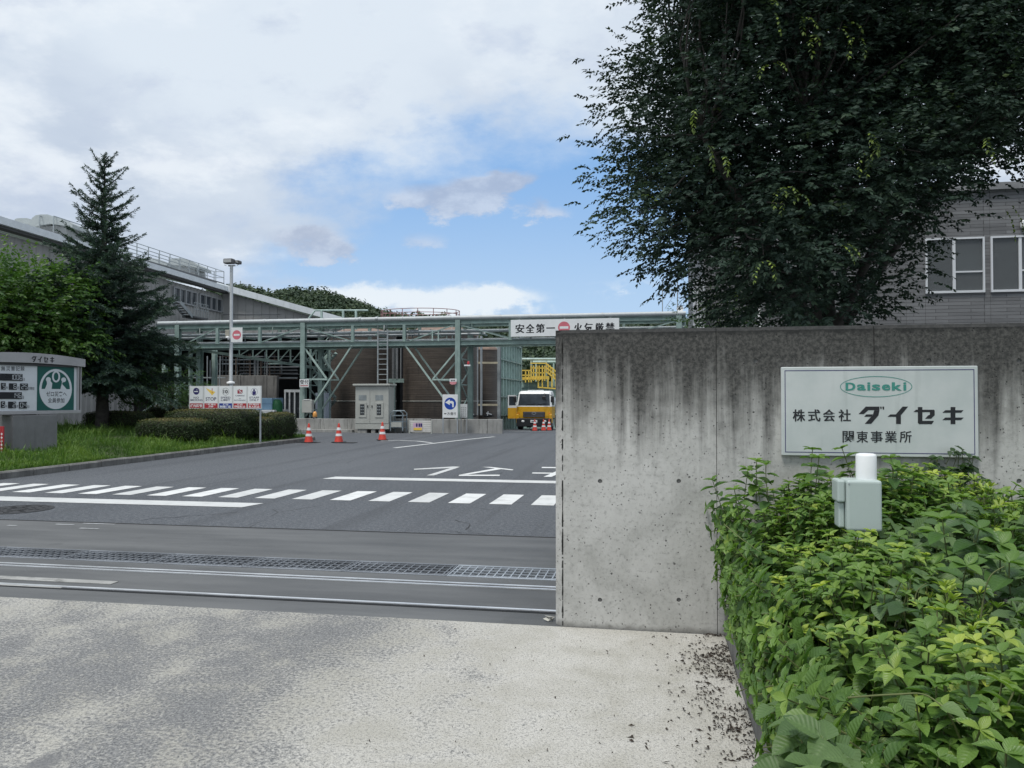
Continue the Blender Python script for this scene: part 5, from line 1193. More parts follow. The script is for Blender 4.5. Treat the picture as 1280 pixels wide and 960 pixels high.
# ================================================================ overhead banner on the rack
q0, q1 = A(638.5, 421, RV - .2), A(774, 399, RV - .2); bz0, bz1 = (A(640, 421, RV - .2).z), A(640, 400, RV - .2).z; by = RV - .22
ban = thing('banner_sign', 'long white sign with bold black characters and a red no-entry disc on the rack', 'sign', ((q0.x + q1.x) / 2, RV - .2, bz0))
b = MB(); b.bevbox(q0.x, q1.x, by, by + .04, bz0, bz1, .004); b.build('panel', sign_white, ban)
S_ = lambda zx: A(540 + zx / 5.333, 410, by).x
def BZ(f): return bz0 + (bz1 - bz0) * f
for ch, a, c in (('安', 556, 616), ('全', 624, 684), ('第', 692, 752), ('火', 946, 1002), ('気', 1014, 1074), ('厳', 1086, 1146), ('禁', 1156, 1218)):
    b = MB(); put_bold(b, ch, S_(a), S_(c), BZ(.21), BZ(.74), lambda x, z: (x, by - .0025, z), .010, .014); b.build('character', black_paint, ban)
b = MB(); b.quad((S_(762), by - .0025, BZ(.45)), (S_(820), by - .0025, BZ(.45)), (S_(820), by - .0025, BZ(.52)), (S_(762), by - .0025, BZ(.52))); b.build('character', black_paint, ban)
cxn, czn = S_(880), BZ(.5); r = S_(920) - cxn; b = MB(); ell(b, cxn, czn, r, r, by - .0025); b.build('red_disc', pink_paint, ban); b = MB(); b.quad((cxn - r * .72, by - .0045, czn - r * .2), (cxn + r * .72, by - .0045, czn - r * .2), (cxn + r * .72, by - .0045, czn + r * .2), (cxn - r * .72, by - .0045, czn + r * .2)); b.build('white_bar', sign_white, ban)
for u in (q0.x + .4, (q0.x + q1.x) / 2, q1.x - .4): b = MB(); b.bb(u - .03, u + .03, by + .042, RV - .08, bz0 - .1, bz1 + .05); b.build('bracket', grey_steel, ban)
# ================================================================ factory at the left (world frame, its long wall runs away from the gate)
clad = NT('grey_cladding')
def m_clad():
    n = clad; st = n.noise(n.vec((1.5, 1.5, .12)), 2, 6, .6); c = n.noise(n.vec(), .5, 4, .6)
    k = n.mix(n.smooth(c, .3, .7), (.30, .30, .29), (.37, .365, .355)); k = n.mix(n.mt('MULTIPLY', n.smooth(st, .5, .75), .5), k, (.20, .195, .185))
    return n.set(col=k, rough=.6)
clad_m = m_clad()
roof_m = M('roof_metal', (.70, .74, .76), .4, metal=.1, var=.1, vs=.6, dirt=(.32, .34, .35), dirtamt=.3)
fac = thing('factory_building', 'long grey clad factory with a pale metal roof, roof vents and a row of windows', 'factory', (-23, 60, 0), rot=0)
def wx(Y): return -22.6 - .1 * (60 - Y)           # line of the long wall
def onwall(px):                                    # depth where a photo column meets the long wall
    k = (px - 640) / F; return (22.6 + 6.0) / (.1 - k)
ZE = W(278, 369, 60).z
nY = [18, 30, 40, 46, 52, 60, 72]
b = MB(); y = 18.0
while y < 60:                                      # ribbed wall
    y2 = min(60, y + .5); x, x2 = wx(y), wx(y2)
    b.quad((x - .10, y, -.1), (x - .10, y + .35, -.1), (x - .10, y + .35, ZE), (x - .10, y, ZE)); b.quad((x - .10, y + .35, -.1), (x - .06, y + .38, -.1), (x - .06, y + .38, ZE), (x - .10, y + .35, ZE)); b.quad((x - .06, y + .38, -.1), (x2 - .06, y2 - .03, -.1), (x2 - .06, y2 - .03, ZE), (x - .06, y + .38, ZE)); b.quad((x2 - .06, y2 - .03, -.1), (x2 - .10, y2, -.1), (x2 - .10, y2, ZE), (x2 - .06, y2 - .03, ZE)); y = y2
b.build('wall', clad_m, fac)
def RZ(d): return ZE + .55 + .22 * d             # roof height at distance d behind the eave
b = MB(); y = 17.0
while y < 72:
    y2 = y + .45; x = wx(y) + .55
    b.quad((x, y, RZ(0)), (x, y + .36, RZ(0)), (x - 14, y + .36, RZ(14)), (x - 14, y, RZ(14))); b.quad((x, y + .36, RZ(0) + .0), (x, y + .40, RZ(0) + .05), (x - 14, y + .40, RZ(14) + .05), (x - 14, y + .36, RZ(14))); b.quad((x, y + .40, RZ(0) + .05), (x + .045, y2, RZ(0)), (x - 14 + .045, y2, RZ(14)), (x - 14, y + .40, RZ(14) + .05)); y = y2
rf = b.build('roof', roof_m, fac)
b = MB(); b.bar((wx(17) + .57, 17, ZE + .42), (wx(60) + .57, 60, ZE + .42), .16, .36); b.build('gutter', M('gutter_metal', (.68, .71, .73), .45, metal=.3, var=.1), rf)
b = MB(); b.bar((wx(17) + .2, 17, ZE + .18), (wx(60) + .2, 60, ZE + .18), .5, .12); b.build('soffit', M('soffit_grey', (.13, .13, .135), .7), rf)
# windows: two rows of four panes
frame_grey = M('frame_grey', (.33, .34, .35), .5, var=.05)
for (pa, pb) in ((216.5, 245), (249, 277)):
    Ya, Yb = onwall(pa), onwall(pb); zt, zb = W(265, 371.5, onwall(265)).z, W(265, 387.5, onwall(265)).z
    b = MB(); b.bar((wx(Ya) - .05, Ya, zt), (wx(Yb) - .05, Yb, zt), .14, .1); b.bar((wx(Ya) - .05, Ya, zb), (wx(Yb) - .05, Yb, zb), .14, .1)
    for k in range(5): Y = Ya + (Yb - Ya) * k / 4; b.bar((wx(Y) - .05, Y, zb), (wx(Y) - .05, Y, zt), .2, .14, (0, 1, 0))
    wn = b.build('window', frame_grey, fac)
    for k in range(4):
        Y, Y2 = Ya + (Yb - Ya) * k / 4 + .1, Ya + (Yb - Ya) * (k + 1) / 4 - .1; b = MB(); b.quad((wx(Y) - .055, Y, zb + .05), (wx(Y2) - .055, Y2, zb + .05), (wx(Y2) - .055, Y2, zt - .05), (wx(Y) - .055, Y, zt - .05)); b.build('pane', M('factory_glass', (.05, .06, .07), .2, var=.3, vs=1), wn)
# far gable wing facing the gate
gx0, gx1 = wx(60) - .05, W(418, 420, 60).x; gz0, gz1 = W(279, 364, 60).z, W(405, 399.5, 60).z; sl = (gz1 - gz0) / (W(405, 0, 60).x - W(279, 0, 60).x)
def gzz(x): return gz0 + sl * (x - gx0)
pb = MB(); x = gx0; n = 0
while x < gx1 - .01:
    x2 = min(gx1, x + .62); b = MB(); b.prism([(x + .012, -.2), (x2 - .012, -.2), (x2 - .012, gzz(x2)), (x + .012, gzz(x))], 60.0, 60.06, 1); b.build('wall_panel', clad_m, fac, recalc=True); x = x2
b = MB(); b.bb(gx0, gx1, 60.07, 60.2, -.2, gzz(gx1) - .3); b.build('wall_core', M('soffit_grey', (.1, .1, .1)), fac)
b = MB(); b.bb(gx0, W(353, 0, 60).x, 59.95, 60.0, W(300, 393, 60).z, W(300, 392.3, 60).z); b.build('flashing', frame_grey, fac)
b = MB(); xe = gx1 + .8; b.prism([(gx0 - .2, gzz(gx0) + .12), (xe, gzz(xe) + .12), (xe, gzz(xe) + .58), (gx0 - .2, gzz(gx0) + .62)], 59.4, 59.6, 1); b.build('verge_trim', roof_m, fac, recalc=True)
b = MB(); b.quad((gx0 - .2, 59.6, gzz(gx0) + .55), (xe, 59.6, gzz(xe) + .52), (xe, 84, gzz(xe) + .52), (gx0 - .2, 84, gzz(gx0) + .55)); b.build('roof', roof_m, fac)
b = MB(); b.bb(xe - .3, xe, 59.6, 84, gzz(xe) + .05, gzz(xe) + .3); b.bb(gx1 - .1, gx1, 60.2, 84, -.2, gzz(gx1)); b.build('side_wall', clad_m, fac)
for (a, c) in ((357, 366), (368, 377), (388, 397), (399, 408)):
    p, q = W(a, 428, 59.96), W(c, 416, 59.96); b = MB(); b.bb(p.x, q.x, 59.93, 59.99, p.z, q.z); wn = b.build('window', frame_grey, fac); b = MB(); b.bb(p.x + .06, q.x - .06, 59.915, 59.928, p.z + .06, q.z - .06); b.build('pane', MATS['factory_glass'], wn)
# roof vents
hood_m = M('vent_hood', (.36, .39, .39), .65, metal=.0, var=.08, dirt=(.36, .37, .36), dirtamt=.3); throat_m = M('vent_throat', (.30, .31, .31), .6, var=.1)
def vent(label, outline, throat, Y, L):
    P_ = [W(x, y, Y) for x, y in outline]; t = thing('roof_vent', label, 'roof vent', (P_[0].x, Y, P_[0].z), rot=0)
    b = MB(); b.prism([(p.x, p.z) for p in P_], Y, Y + L, 1); b.build('hood', hood_m, t, recalc=True)
    T_ = [W(x, y, Y) for x, y in throat]; b = MB(); b.prism([(p.x, p.z) for p in T_] , Y + .25, Y + L - .25, 1); b.build('throat', throat_m, t, recalc=True)
z6 = lambda pts: [(180 + x / 10.667, 310 + y / 10.667) for x, y in pts]
vent('larger rounded roof vent left of the spruce top', [(38, 284.5), (37.6, 277), (40, 272.5), (44.5, 269), (51, 268), (59.5, 268), (75, 273), (86, 277), (90.5, 280), (90.5, 284.3), (80, 282), (62, 279.5)], [(45.5, 295), (45.5, 281), (80, 281.5), (80, 298)], 46, 2.6)
vent('smaller rounded roof vent at the far left of the factory roof', [(16.8, 281.5), (16.8, 277), (19, 273.5), (23, 272.6), (34, 272.6), (47, 277), (47, 283.5), (30, 281)], [(24, 294), (24, 281.5), (44, 282), (44, 296)], 47.5, 2)
vent('rounded roof vent behind the walkway between spruce and floodlight pole', z6([(325, 225), (325, 182), (340, 160), (370, 143), (420, 135), (500, 140), (580, 160), (650, 185), (715, 222), (737, 245), (737, 272), (600, 240), (400, 226)]), z6([(395, 345), (395, 220), (662, 245), (668, 380)]), 64, 2.6)
vent('rounded roof vent half hidden by the right edge of the spruce', z6([(-60, 200), (-60, 150), (-20, 130), (90, 130), (200, 152), (290, 185), (305, 200), (305, 232), (180, 205)]), z6([(-20, 300), (-20, 190), (250, 210), (250, 300)]), 60, 2.2)
# roof walkway with rail
wk = thing('roof_walkway', 'steel walkway with guard rails along the edge of the factory roof', 'walkway', (-26, 56, 11), rot=0)
e0, e1 = W(58, 293, 45.8), W(273.7, 355.5, 66); e0.z = e1.z = (e0.z + e1.z) / 2
b = MB(); b.bar(e0, e1, .9, .22); b.build('deck', M('walkway_dark', (.10, .105, .11), .6), wk)
nr = 15
for s in (-.42, .42):
    o = Vector((s, 0, 0))
    for h in (1.1, .58): b = MB(); b.bar(e0 + o + Vector((0, 0, h)), e1 + o + Vector((0, 0, h)), .045); b.build('rail', grey_steel, wk)
    for k in range(nr + 1): p = e0.lerp(e1, k / nr) + o; b = MB(); b.bar(p, p + Vector((0, 0, 1.1)), .05, .05, (0, 1, 0)); b.build('stanchion', grey_steel, wk)
for k in range(2 * nr): p = e0.lerp(e1, (k + .5) / (2 * nr)); b = MB(); b.bar(p + Vector((0, 0, -.7)), p + Vector((0, 0, -.1)), .08, .08, (0, 1, 0)); b.build('support', grey_steel, wk)
for h in (1.1, .58): b = MB(); b.bar(e1 + Vector((-.42, 0, h)), e1 + Vector((.42, 0, h)), .045); b.build('end_rail', grey_steel, wk)
# outside stair on the long wall
sv_ = thing('wall_stair', 'dark steel stair with a railed landing on the factory wall behind the spruce', 'stair', (wx(52) + .5, 52, 7), rot=0)
def ow(px, py, d=.6): Y = onwall(px); p = W(px, py, Y); return Vector((p.x + d, Y, p.z))
a, c = ow(205, 378), ow(221, 396); b = MB(); b.bar(a, c, .06, .25); b.bar(a + Vector((.5, 0, 0)), c + Vector((.5, 0, 0)), .06, .25); b.build('stringer', grey_steel, sv_)
for k in range(6): p = a.lerp(c, (k + .5) / 6); b = MB(); b.bar(p, p + Vector((.5, 0, 0)), .26, .05); b.build('tread', M('walkway_dark', (.1, .1, .1)), sv_)
a, c = ow(221, 396), ow(239, 399); b = MB(); b.bar(a + Vector((.2, 0, 0)), c + Vector((.2, 0, 0)), .9, .1); b.build('landing', MATS['walkway_dark'], sv_)
for h in (.55, 1.0): b = MB(); b.bar(a + Vector((.6, 0, h)), c + Vector((.6, 0, h)), .04); b.build('rail', grey_steel, sv_)
for k in range(7): p = a.lerp(c, k / 6) + Vector((.6, 0, 0)); b = MB(); b.bar(p, p + Vector((0, 0, 1)), .035, .035, (0, 1, 0)); b.build('stanchion', grey_steel, sv_)

# ================================================================ open process shed under the rack at the left
shed = thing('process_shed', 'dark open-fronted process shed with stained concrete tank wall behind the pipe rack', 'shed', (A(300, 500, 44).x, 44, 0))
SU0, SU1 = A(175, 500, 44).x, A(500, 500, 46).x
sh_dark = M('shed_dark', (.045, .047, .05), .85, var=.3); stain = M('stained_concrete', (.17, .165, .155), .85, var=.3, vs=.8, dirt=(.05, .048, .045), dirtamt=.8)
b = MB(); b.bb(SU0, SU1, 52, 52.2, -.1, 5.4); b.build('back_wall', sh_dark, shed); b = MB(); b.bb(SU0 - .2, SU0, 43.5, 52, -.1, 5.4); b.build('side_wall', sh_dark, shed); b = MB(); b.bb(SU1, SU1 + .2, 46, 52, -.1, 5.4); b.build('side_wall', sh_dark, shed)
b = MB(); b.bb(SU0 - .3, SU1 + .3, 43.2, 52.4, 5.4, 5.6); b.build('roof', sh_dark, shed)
cw0, cw1 = A(268, 500, 43.6).x, A(346, 500, 43.6).x; zc = A(300, 469, 43.6).z
k = 0; u = cw0
while u < cw1 - .1: w = min(1.75, cw1 - u); b = MB(); b.bevbox(u + .008, u + w - .008, 43.6, 43.9, -.1, zc - .02 * (k % 3), .02); b.build('tank_wall_panel', stain, shed); u += w; k += 1
b = MB(); b.bb(cw0, A(372, 500, 45).x, 45.0, 45.1, A(0, 476, 45).z, A(0, 474.5, 45).z); b.build('beam', M('rust_beam', (.16, .13, .11), .7), shed)
random.seed(12); rust = M('rusty_pipe', (.17, .13, .105), .75, var=.3, vs=5); dullp = M('dull_pipe', (.2, .2, .2))
for k in range(46):
    px = random.uniform(262, 352); v = random.uniform(43.7, 46); p0 = A(px, random.choice((469, 474, 480)), v); p1 = A(px, random.uniform(440, 452), v); b = MB(); b.tube([(p0.x, v, p0.z), (p0.x, v, p1.z)], random.uniform(.02, .055), 6); b.build('pipe', random.choice((rust, dullp, grey_steel, rust)), shed)
for k in range(26):
    px = random.uniform(262, 345); v = random.uniform(43.7, 45.6); y = random.choice((446, 450, 455, 459, 464, 468)); p0 = A(px, y, v); p1 = A(px + random.uniform(8, 45), y, v); b = MB(); b.tube([(p0.x, v, p0.z), (p1.x, v, p0.z)], random.uniform(.02, .05), 6); b.build('pipe', random.choice((rust, dullp, grey_steel, pale_green_steel)), shed)
for y in (459, 463, 467, 472): a, c = A(300, y, 44.5), A(372, y + random.uniform(-1, 1), 44.5); b = MB(); b.bar(a, c, .08); b.build('cable_tray', random.choice((grey_steel, dullp)), shed)
# scaffold legs near the left columns
for k in range(5):
    px = 254 + k * 5; a, c = A(px, 520, 42), A(px + random.uniform(-4, 4), 445, 42); b = MB(); b.bar(a, c, .05); b.build('strut', grey_steel, shed)
for y in (472, 490): a, c = A(238, y, 42), A(282, y, 42); b = MB(); b.bar(a, c, .07); b.build('strut', grey_steel, shed)
# glazed lobby in the shed
q0, q1 = A(356, 521, 40.5), A(375, 488, 40.5); lob = thing('glazed_lobby', 'dark glazed lobby with white frame left of the rack column', 'lobby', ((q0.x + q1.x) / 2, 40.5, 0))
b = MB(); b.bb(q0.x, q1.x, 40.6, 42, -.1, q1.z); b.build('glass', glass, lob); b = MB(); b.bb(q0.x - .05, q1.x, 40.5, 40.59, q1.z - .1, q1.z + .05); b.build('head_frame', M('lobby_frame', (.5, .52, .53), .5), lob)
for f_ in (0, .3, .64, 1): x = q0.x + (q1.x - q0.x) * f_; b = MB(); b.bb(x - .04, x + .04, 40.5, 40.59, 0, q1.z - .1); b.build('mullion', MATS['lobby_frame'], lob)
# flatbed lorry behind the notice board
fl = thing('flatbed_truck', 'white flatbed truck carrying a pale blue box behind the notice board', 'truck', (A(310, 515, 37).x, 37, 0))
q0, q1 = A(271, 518.5, 37), A(343, 512.5, 37)
b = MB(); b.bevbox(q0.x, q1.x, 37, 38.7, q0.z, q1.z, .03); b.build('bed', white_paint, fl)
for x in range(6): u = q0.x + .15 + x * (q1.x - q0.x - .3) / 5; b = MB(); b.bb(u - .02, u + .02, 36.985, 36.999, q0.z + .03, q1.z - .03); b.build('stake', grey_steel, fl)
a, c = A(322, 512, 37.3), A(341, 497.5, 37.3); b = MB(); b.bevbox(a.x, c.x, 37.2, 38.5, q1.z + .002, c.z, .04, 2); b.build('box', M('pale_blue', (.26, .42, .58), .5, var=.08), fl)
a, c = A(322, 505, 37.19), A(341, 504.5, 37.19); b = MB(); b.bb(a.x, c.x, 37.185, 37.199, a.z, c.z + .02); b.build('seam', M('seam_blue', (.2, .34, .5), .5), fl)
for px in (285, 330):
    p = A(px, 520, 37.1); b = MB(); b.tube([(p.x, 37.0, .4), (p.x, 37.25, .4)], .4, 20); wl = b.build('wheel', rubber, fl); b = MB(); b.tube([(p.x, 36.985, .4), (p.x, 37.0, .4)], .2, 16); b.build('rim', grey_steel, wl)
b = MB(); b.bb(q0.x + .2, q1.x - .2, 37.3, 38.4, .45, q0.z - .002); b.build('chassis', dark, fl)
a, c = A(256, 513, 37.6), A(271, 497, 37.6); b = MB(); b.bevbox(a.x - .6, q0.x - .03, 37.1, 38.6, .45, 1.5, .12, 3); b.build('cab', white_paint, fl); b = MB(); b.bb(a.x - .35, q0.x - .25, 37.085, 37.099, .95, 1.38); b.build('side_window', glass, fl)
p = A(346.5, 510, 37.5); gt = thing('green_drum', 'dark green upright drum right of the pale blue box', 'drum', (p.x, 37.5, 0)); zt = A(346, 499.5, 37.5).z; b = MB(); b.lathe([(.22, .0), (.28, .4), (.28, zt - .25), (.16, zt), (0, zt + .01)], (p.x, 37.5, 0), 18); b.build('drum', M('dark_green', (.02, .13, .05), .5), gt)
b = MB(); b.lathe([(.285, .6), (.30, .62), (.30, .68), (.285, .7)], (p.x, 37.5, 0), 18); b.build('hoop', MATS['dark_green'], gt)
# pale gabled silo cones behind the small tree
p0 = A(205, 517, 40); t = thing('pyramid_hopper', 'grey pyramid hopper with pale green edge beams behind the hedges', 'hopper', (p0.x, 40, 0)); a, c, ap = A(185, 519, 40), A(222, 519, 40), A(203, 497, 40)
b = MB(); d_ = (c.x - a.x) / 2; b.add([(a.x, 39.2, a.z), (c.x, 39.2, a.z), (c.x, 39.2 + 2 * d_, a.z), (a.x, 39.2 + 2 * d_, a.z), (ap.x, 39.2 + d_, ap.z)], [(0, 1, 4), (1, 2, 4), (2, 3, 4), (3, 0, 4)]); b.build('cone', M('hopper_grey', (.34, .35, .34), .6), t)
b = MB(); b.bar((a.x, 39.15, a.z), (ap.x, 39.2 + d_ - .05, ap.z), .12); b.bar((c.x, 39.15, a.z), (ap.x, 39.2 + d_ - .05, ap.z), .12); b.build('edge_beam', pale_green_steel, t)
b = MB(); b.bb(a.x, c.x, 39.25, 39.25 + 2 * d_ - .1, -.1, a.z); b.build('bin', MATS['hopper_grey'], t)

# ================================================================ green panel wall, yellow platforms
GU = -10.0
gp = thing('green_panel_wall', 'tall pale green steel panel wall of banded ribs running back from the tanks', 'wall', (GU, 52, -.6))
zt = A(622, 424, 50).z; panel_green = M('panel_green', (.33, .45, .41), .5, var=.12, vs=1, dirt=(.16, .22, .20), dirtamt=.4)
v = 50.0; zb0 = -.75; hz_ = (zt - zb0) / 5
while v < 58.4:
    for zz in range(5):
        z0 = zb0 + zz * hz_; b = MB(); b.bevbox(GU - .05, GU, v + .02, v + 1.03, z0, z0 + hz_ - .05, .01); b.build('panel', panel_green, gp)
    b = MB(); b.bb(GU, GU + .13, v - .05, v + .05, zb0, zt); b.build('rib', pale_green_steel, gp); v += 1.05
for zz in range(1, 6): z0 = zb0 + zz * hz_; b = MB(); b.bb(GU - .02, GU + .19, 49.93, 58.5, z0 - .09, z0 - .02); b.build('band', green_steel, gp)
b = MB(); b.bb(GU - 2.4, GU - .06, 49.98, 58.4, zb0, zt - .02); b.build('core', panel_green, gp)
p = A(650, 430, 58.8); t = thing('steel_column', 'thin white pole at the far end of the tall green panels', 'pole', (p.x, 58.8, -.8)); b = MB(); b.tube([(p.x, 58.8, -.8), (p.x, 58.8, A(650, 427, 58.8).z)], .06, 8); b.build('shaft', pipe_white, t)
lw = thing('low_green_wall', 'lower pale green ribbed wall behind the truck carrying yellow platforms', 'wall', (A(670, 500, 62).x, 62, -.9))
a, c = A(648, 478, 62), A(720, 478, 62); zl2 = A(660, 472, 62).z; zr2 = A(660, 477, 62).z; u = a.x
while u < c.x: b = MB(); b.bb(u + .02, u + .84, 62, 62.1, -1, zr2); b.build('panel', panel_green, lw); b = MB(); b.bb(u - .05, u + .05, 61.88, 61.99, -1, zr2); b.build('rib', pale_green_steel, lw); u += .86
b = MB(); b.bb(a.x, c.x, 61.85, 62.15, zr2 - .5, zr2 - .4); b.build('band', green_steel, lw); b = MB(); b.bb(a.x, c.x, 62.12, 66, -1, zr2 - .1); b.build('core', panel_green, lw)
yp = thing('yellow_platform', 'yellow steel platforms with rails and a stair on top of the low green wall', 'platform', (A(670, 480, 61).x, 61.2, 2))
def YP(px, py, v=61.3): return A(px, py, v)
def yb(p, q, w=.09, nm='rail', m=rail_yellow, v=61.3):
    b = MB(); b.bar(YP(*p, v), YP(*q, v), w); b.build(nm, m, yp)
for v in (61.2, 62.6):
    for (x0, x1, y) in ((651, 664, 463), (651, 664, 469), (663, 682, 454), (663, 682, 460), (663, 682, 466), (656, 676, 474)): yb((x0, y), (x1, y), .09, 'rail', rail_yellow, v)
    for x in (652, 657, 661, 664, 667, 671, 674, 678, 681): yb((x, 478 if x < 666 else 476), (x, 457 if x > 663 else 463), .09, 'stanchion', rail_yellow, v)
for (x0, y0, x1, y1) in ((682, 454, 697, 466), (682, 459, 697, 471), (682, 464, 697, 476)): yb((x0, y0), (x1, y1), .10, 'stair_rail')
for k in range(6): x = 683 + k * 2.4; yb((x, 453 + k * 2), (x, 466 + k * 2), .07, 'stanchion')
b = MB(); a, c = YP(664, 472), YP(684, 470); b.bb(a.x, c.x, 61.2, 62.6, c.z - .25, c.z); b.build('deck', rail_yellow, yp)
b = MB(); a, c = YP(651, 474), YP(664, 471); b.bb(a.x, c.x, 61.2, 62.6, c.z - .25, c.z); b.build('deck', rail_yellow, yp)
for x in (673, 678, 685, 690, 695): yb((x, 484), (x, 470), .10, 'post')
yb((672, 484), (698, 486), .10, 'beam')
for i, (x0, x1, y) in enumerate(((652, 697, 449), (666, 697, 452.5))):
    t = thing('green_pipe', ('upper thin green pipe crossing above the yellow platforms', 'lower thin green pipe just above the yellow platforms')[i], 'pipe', YP(x0, y, 63 + i)); b = MB(); a, c = YP(x0, y, 63 + i), YP(x1 + 20, y, 63 + i); b.tube([a, c], .11, 8); b.build('pipe', pale_green_steel, t)
    for x in ((664, 683) if i == 0 else (670, 692)): a, c = YP(x, y, 63 + i), YP(x, 480, 63 + i); b = MB(); b.bar(c, a, .13); b.build('post', pale_green_steel, t)

# ================================================================ yellow and white lorry
tc_ = w2s((W(667.5, 500, 50).x, 50, 0)); tg = gz(tc_.y)
tr = thing('tanker_truck', 'yellow and white truck facing the gate with its left-hand door swung open', 'truck', (tc_.x, tc_.y, tg), local=True)
wp = M('truck_white', (.72, .73, .72), .3, var=.05, spec=.6); yp_ = M('truck_yellow', (.62, .33, .015), .3, var=.06, spec=.6)
def sec(zs, x=1.14):       # cab cross-sections: list of (z, y_front, halfwidth)
    b = MB(); vs = []; yb_ = 1.75
    for z, y, w in zs: vs += [(-w, y + .10, z), (-w + .12, y, z), (w - .12, y, z), (w, y + .10, z), (w, yb_, z), (-w, yb_, z)]
    fs = []
    for i in range(len(zs) - 1):
        for k in range(6): fs.append((i * 6 + k, i * 6 + (k + 1) % 6, (i + 1) * 6 + (k + 1) % 6, (i + 1) * 6 + k))
    fs += [tuple(reversed(range(6))), tuple(range((len(zs) - 1) * 6, len(zs) * 6))]
    return b.add(vs, fs)
sec([(.78, .02, 1.14), (.95, .0, 1.15), (1.53, .0, 1.15)]).build('lower_cab', yp_, tr)
cb = sec([(1.531, .0, 1.15), (1.6, .02, 1.15), (2.36, .24, 1.07), (2.50, .36, 1.02), (2.56, .6, .95)]).build('upper_cab', wp, tr)
def onf(x, z, e=.012): t = max(0, min(1, (z - 1.6) / .76)); return (x, (.02 + .22 * t) - e, z)
b = MB(); b.quad(onf(-1.04, 1.60), onf(1.04, 1.60), onf(.97, 2.36), onf(-.97, 2.36)); b.build('windscreen', M('cab_glass', (.035, .045, .055), .25, var=.3, vs=1.5, spec=.25), tr)
b = MB(); b.quad(onf(-.98, 1.615, .018), onf(.98, 1.615, .018), onf(.98, 1.65, .018), onf(-.98, 1.65, .018)); b.bar(onf(-.5, 1.66, .03), onf(.1, 1.72, .03), .025); b.bar(onf(.2, 1.66, .03), onf(.75, 1.73, .03), .025); b.build('wiper', black_paint, tr)
b = MB(); b.bb(1.06, 1.152, .35, 1.3, 1.62, 2.2); b.build('side_window', MATS['cab_glass'], tr)
b = MB(); b.bevbox(-.72, .72, -.035, -.002, .84, 1.20, .02); gl = b.build('grille', M('grille_dark', (.05, .05, .055), .45, metal=.3), tr)
for k in range(4): b = MB(); b.bb(-.68, .68, -.05, -.036, .88 + k * .08, .91 + k * .08); b.build('grille_bar', M('grille_grey', (.2, .2, .21), .4, metal=.5), gl)
b = MB(); ell(b, 0, 1.10, .14, .09, -.055, .03); b.build('emblem', galv, gl)
b = MB(); b.bevbox(-1.16, 1.16, -.06, .4, .22, .77, .05, 2); b.build('bumper', black_paint, tr)
for s in (-1, 1):
    b = MB(); b.lathe([(.0, 0), (.085, 0), (.10, .05)], (0, 0, 0), 16); b.v = [(s * .72 + x, -.075 + z * .3, .58 + y * .75) for x, y, z in b.v]; b.build('headlight', M('headlight_lens', (.75, .76, .75), .15), tr)
    b = MB(); b.bb(s * 1.0 - .06, s * 1.0 + .06, -.012, -.002, 1.05, 1.14); b.build('indicator', M('amber_lens', (.7, .25, .03), .3), tr)
    b = MB(); b.bevbox(s * 1.08 - .09, s * 1.08 + .09, -.03, .5, .45, 1.03, .02); b.build('corner_panel', yp_, tr)
b = MB(); b.bb(-.22, .22, -.075, -.062, .50, .66); pl_ = b.build('number_plate', sign_white, tr); b = MB(); put_text(b, '25-46', -.17, .17, .52, .60, lambda x, z: (x, -.0765, z), .01) if False else b.bb(-.16, .16, -.0765, -.0755, .54, .60); b.build('plate_mark', MATS['dark_grey_print'], pl_)
for s in (-1, 1):
    b = MB(); b.bar((s * 1.0, .05, 2.3), (s * 1.22, -.18, 2.2), .03); b.bar((s * 1.22, -.18, 2.2), (s * 1.22, -.18, 1.8), .03); b.build('mirror_arm', black_paint, tr); b = MB(); b.bevbox(s * 1.22 - .1, s * 1.22 + .1, -.22, -.15, 1.80, 2.18, .03); b.build('mirror', black_paint, tr)
b = MB(); b.bevbox(.55, .8, -.2, -.12, 1.98, 2.22, .04); b.bar((.68, -.15, 2.2), (.68, .2, 2.4), .03); b.build('front_mirror', black_paint, tr)
b = MB(); b.bevbox(-.55, .5, .7, 1.1, 2.56, 2.61, .02); b.build('roof_marker', wp, tr)
# open door, hinged at the front left corner
ha = RD(200)
def dr(x, z, y=0): return (-1.17 + x * math.cos(ha) - y * math.sin(ha), .22 + x * math.sin(ha) * .5 + y * math.cos(ha), z)
def dbox(x0, x1, z0, z1, y0=0, y1=.06):
    b = MB(); b.bb(x0, x1, y0, y1, z0, z1); b.v = [dr(x, z, y) for x, y, z in b.v]; return b
dbox(.02, .62, .75, 1.45).build('open_door', yp_, tr)
for r_ in ((.02, .62, 1.451, 1.6), (.02, .09, 1.6, 2.2), (.55, .62, 1.6, 2.2), (.02, .62, 2.2, 2.28)): dbox(*r_).build('door_frame', wp, tr)
dbox(.09, .55, 1.6, 2.2, .02, .04).build('door_glass', MATS['cab_glass'], tr)
for s in (-1, 1):
    for y in (.75, 4.2, 5.4):
        b = MB(); b.tube([(s * 1.14, y, .45), (s * .86, y, .45)], .45, 22); wl = b.build('wheel', rubber, tr); b = MB(); b.tube([(s * 1.145, y, .45), (s * 1.141, y, .45)], .24, 16); b.build('rim', grey_steel, wl)
b = MB(); b.bb(-.5, .5, .5, 6.6, .55, .8); b.build('chassis', dark, tr)
b = MB(); b.lathe([(0, 0), (.7, .02), (.95, .15), (1.0, .3), (1.0, 4.3), (.95, 4.45), (.7, 4.6), (0, 4.62)], (0, 0, 0), 28); b.v = [(x, 2.0 + z, 1.55 + y * .72) for x, y, z in b.v]; b.build('tank', M('tank_silver', (.40, .42, .43), .35, metal=.5, var=.1), tr)
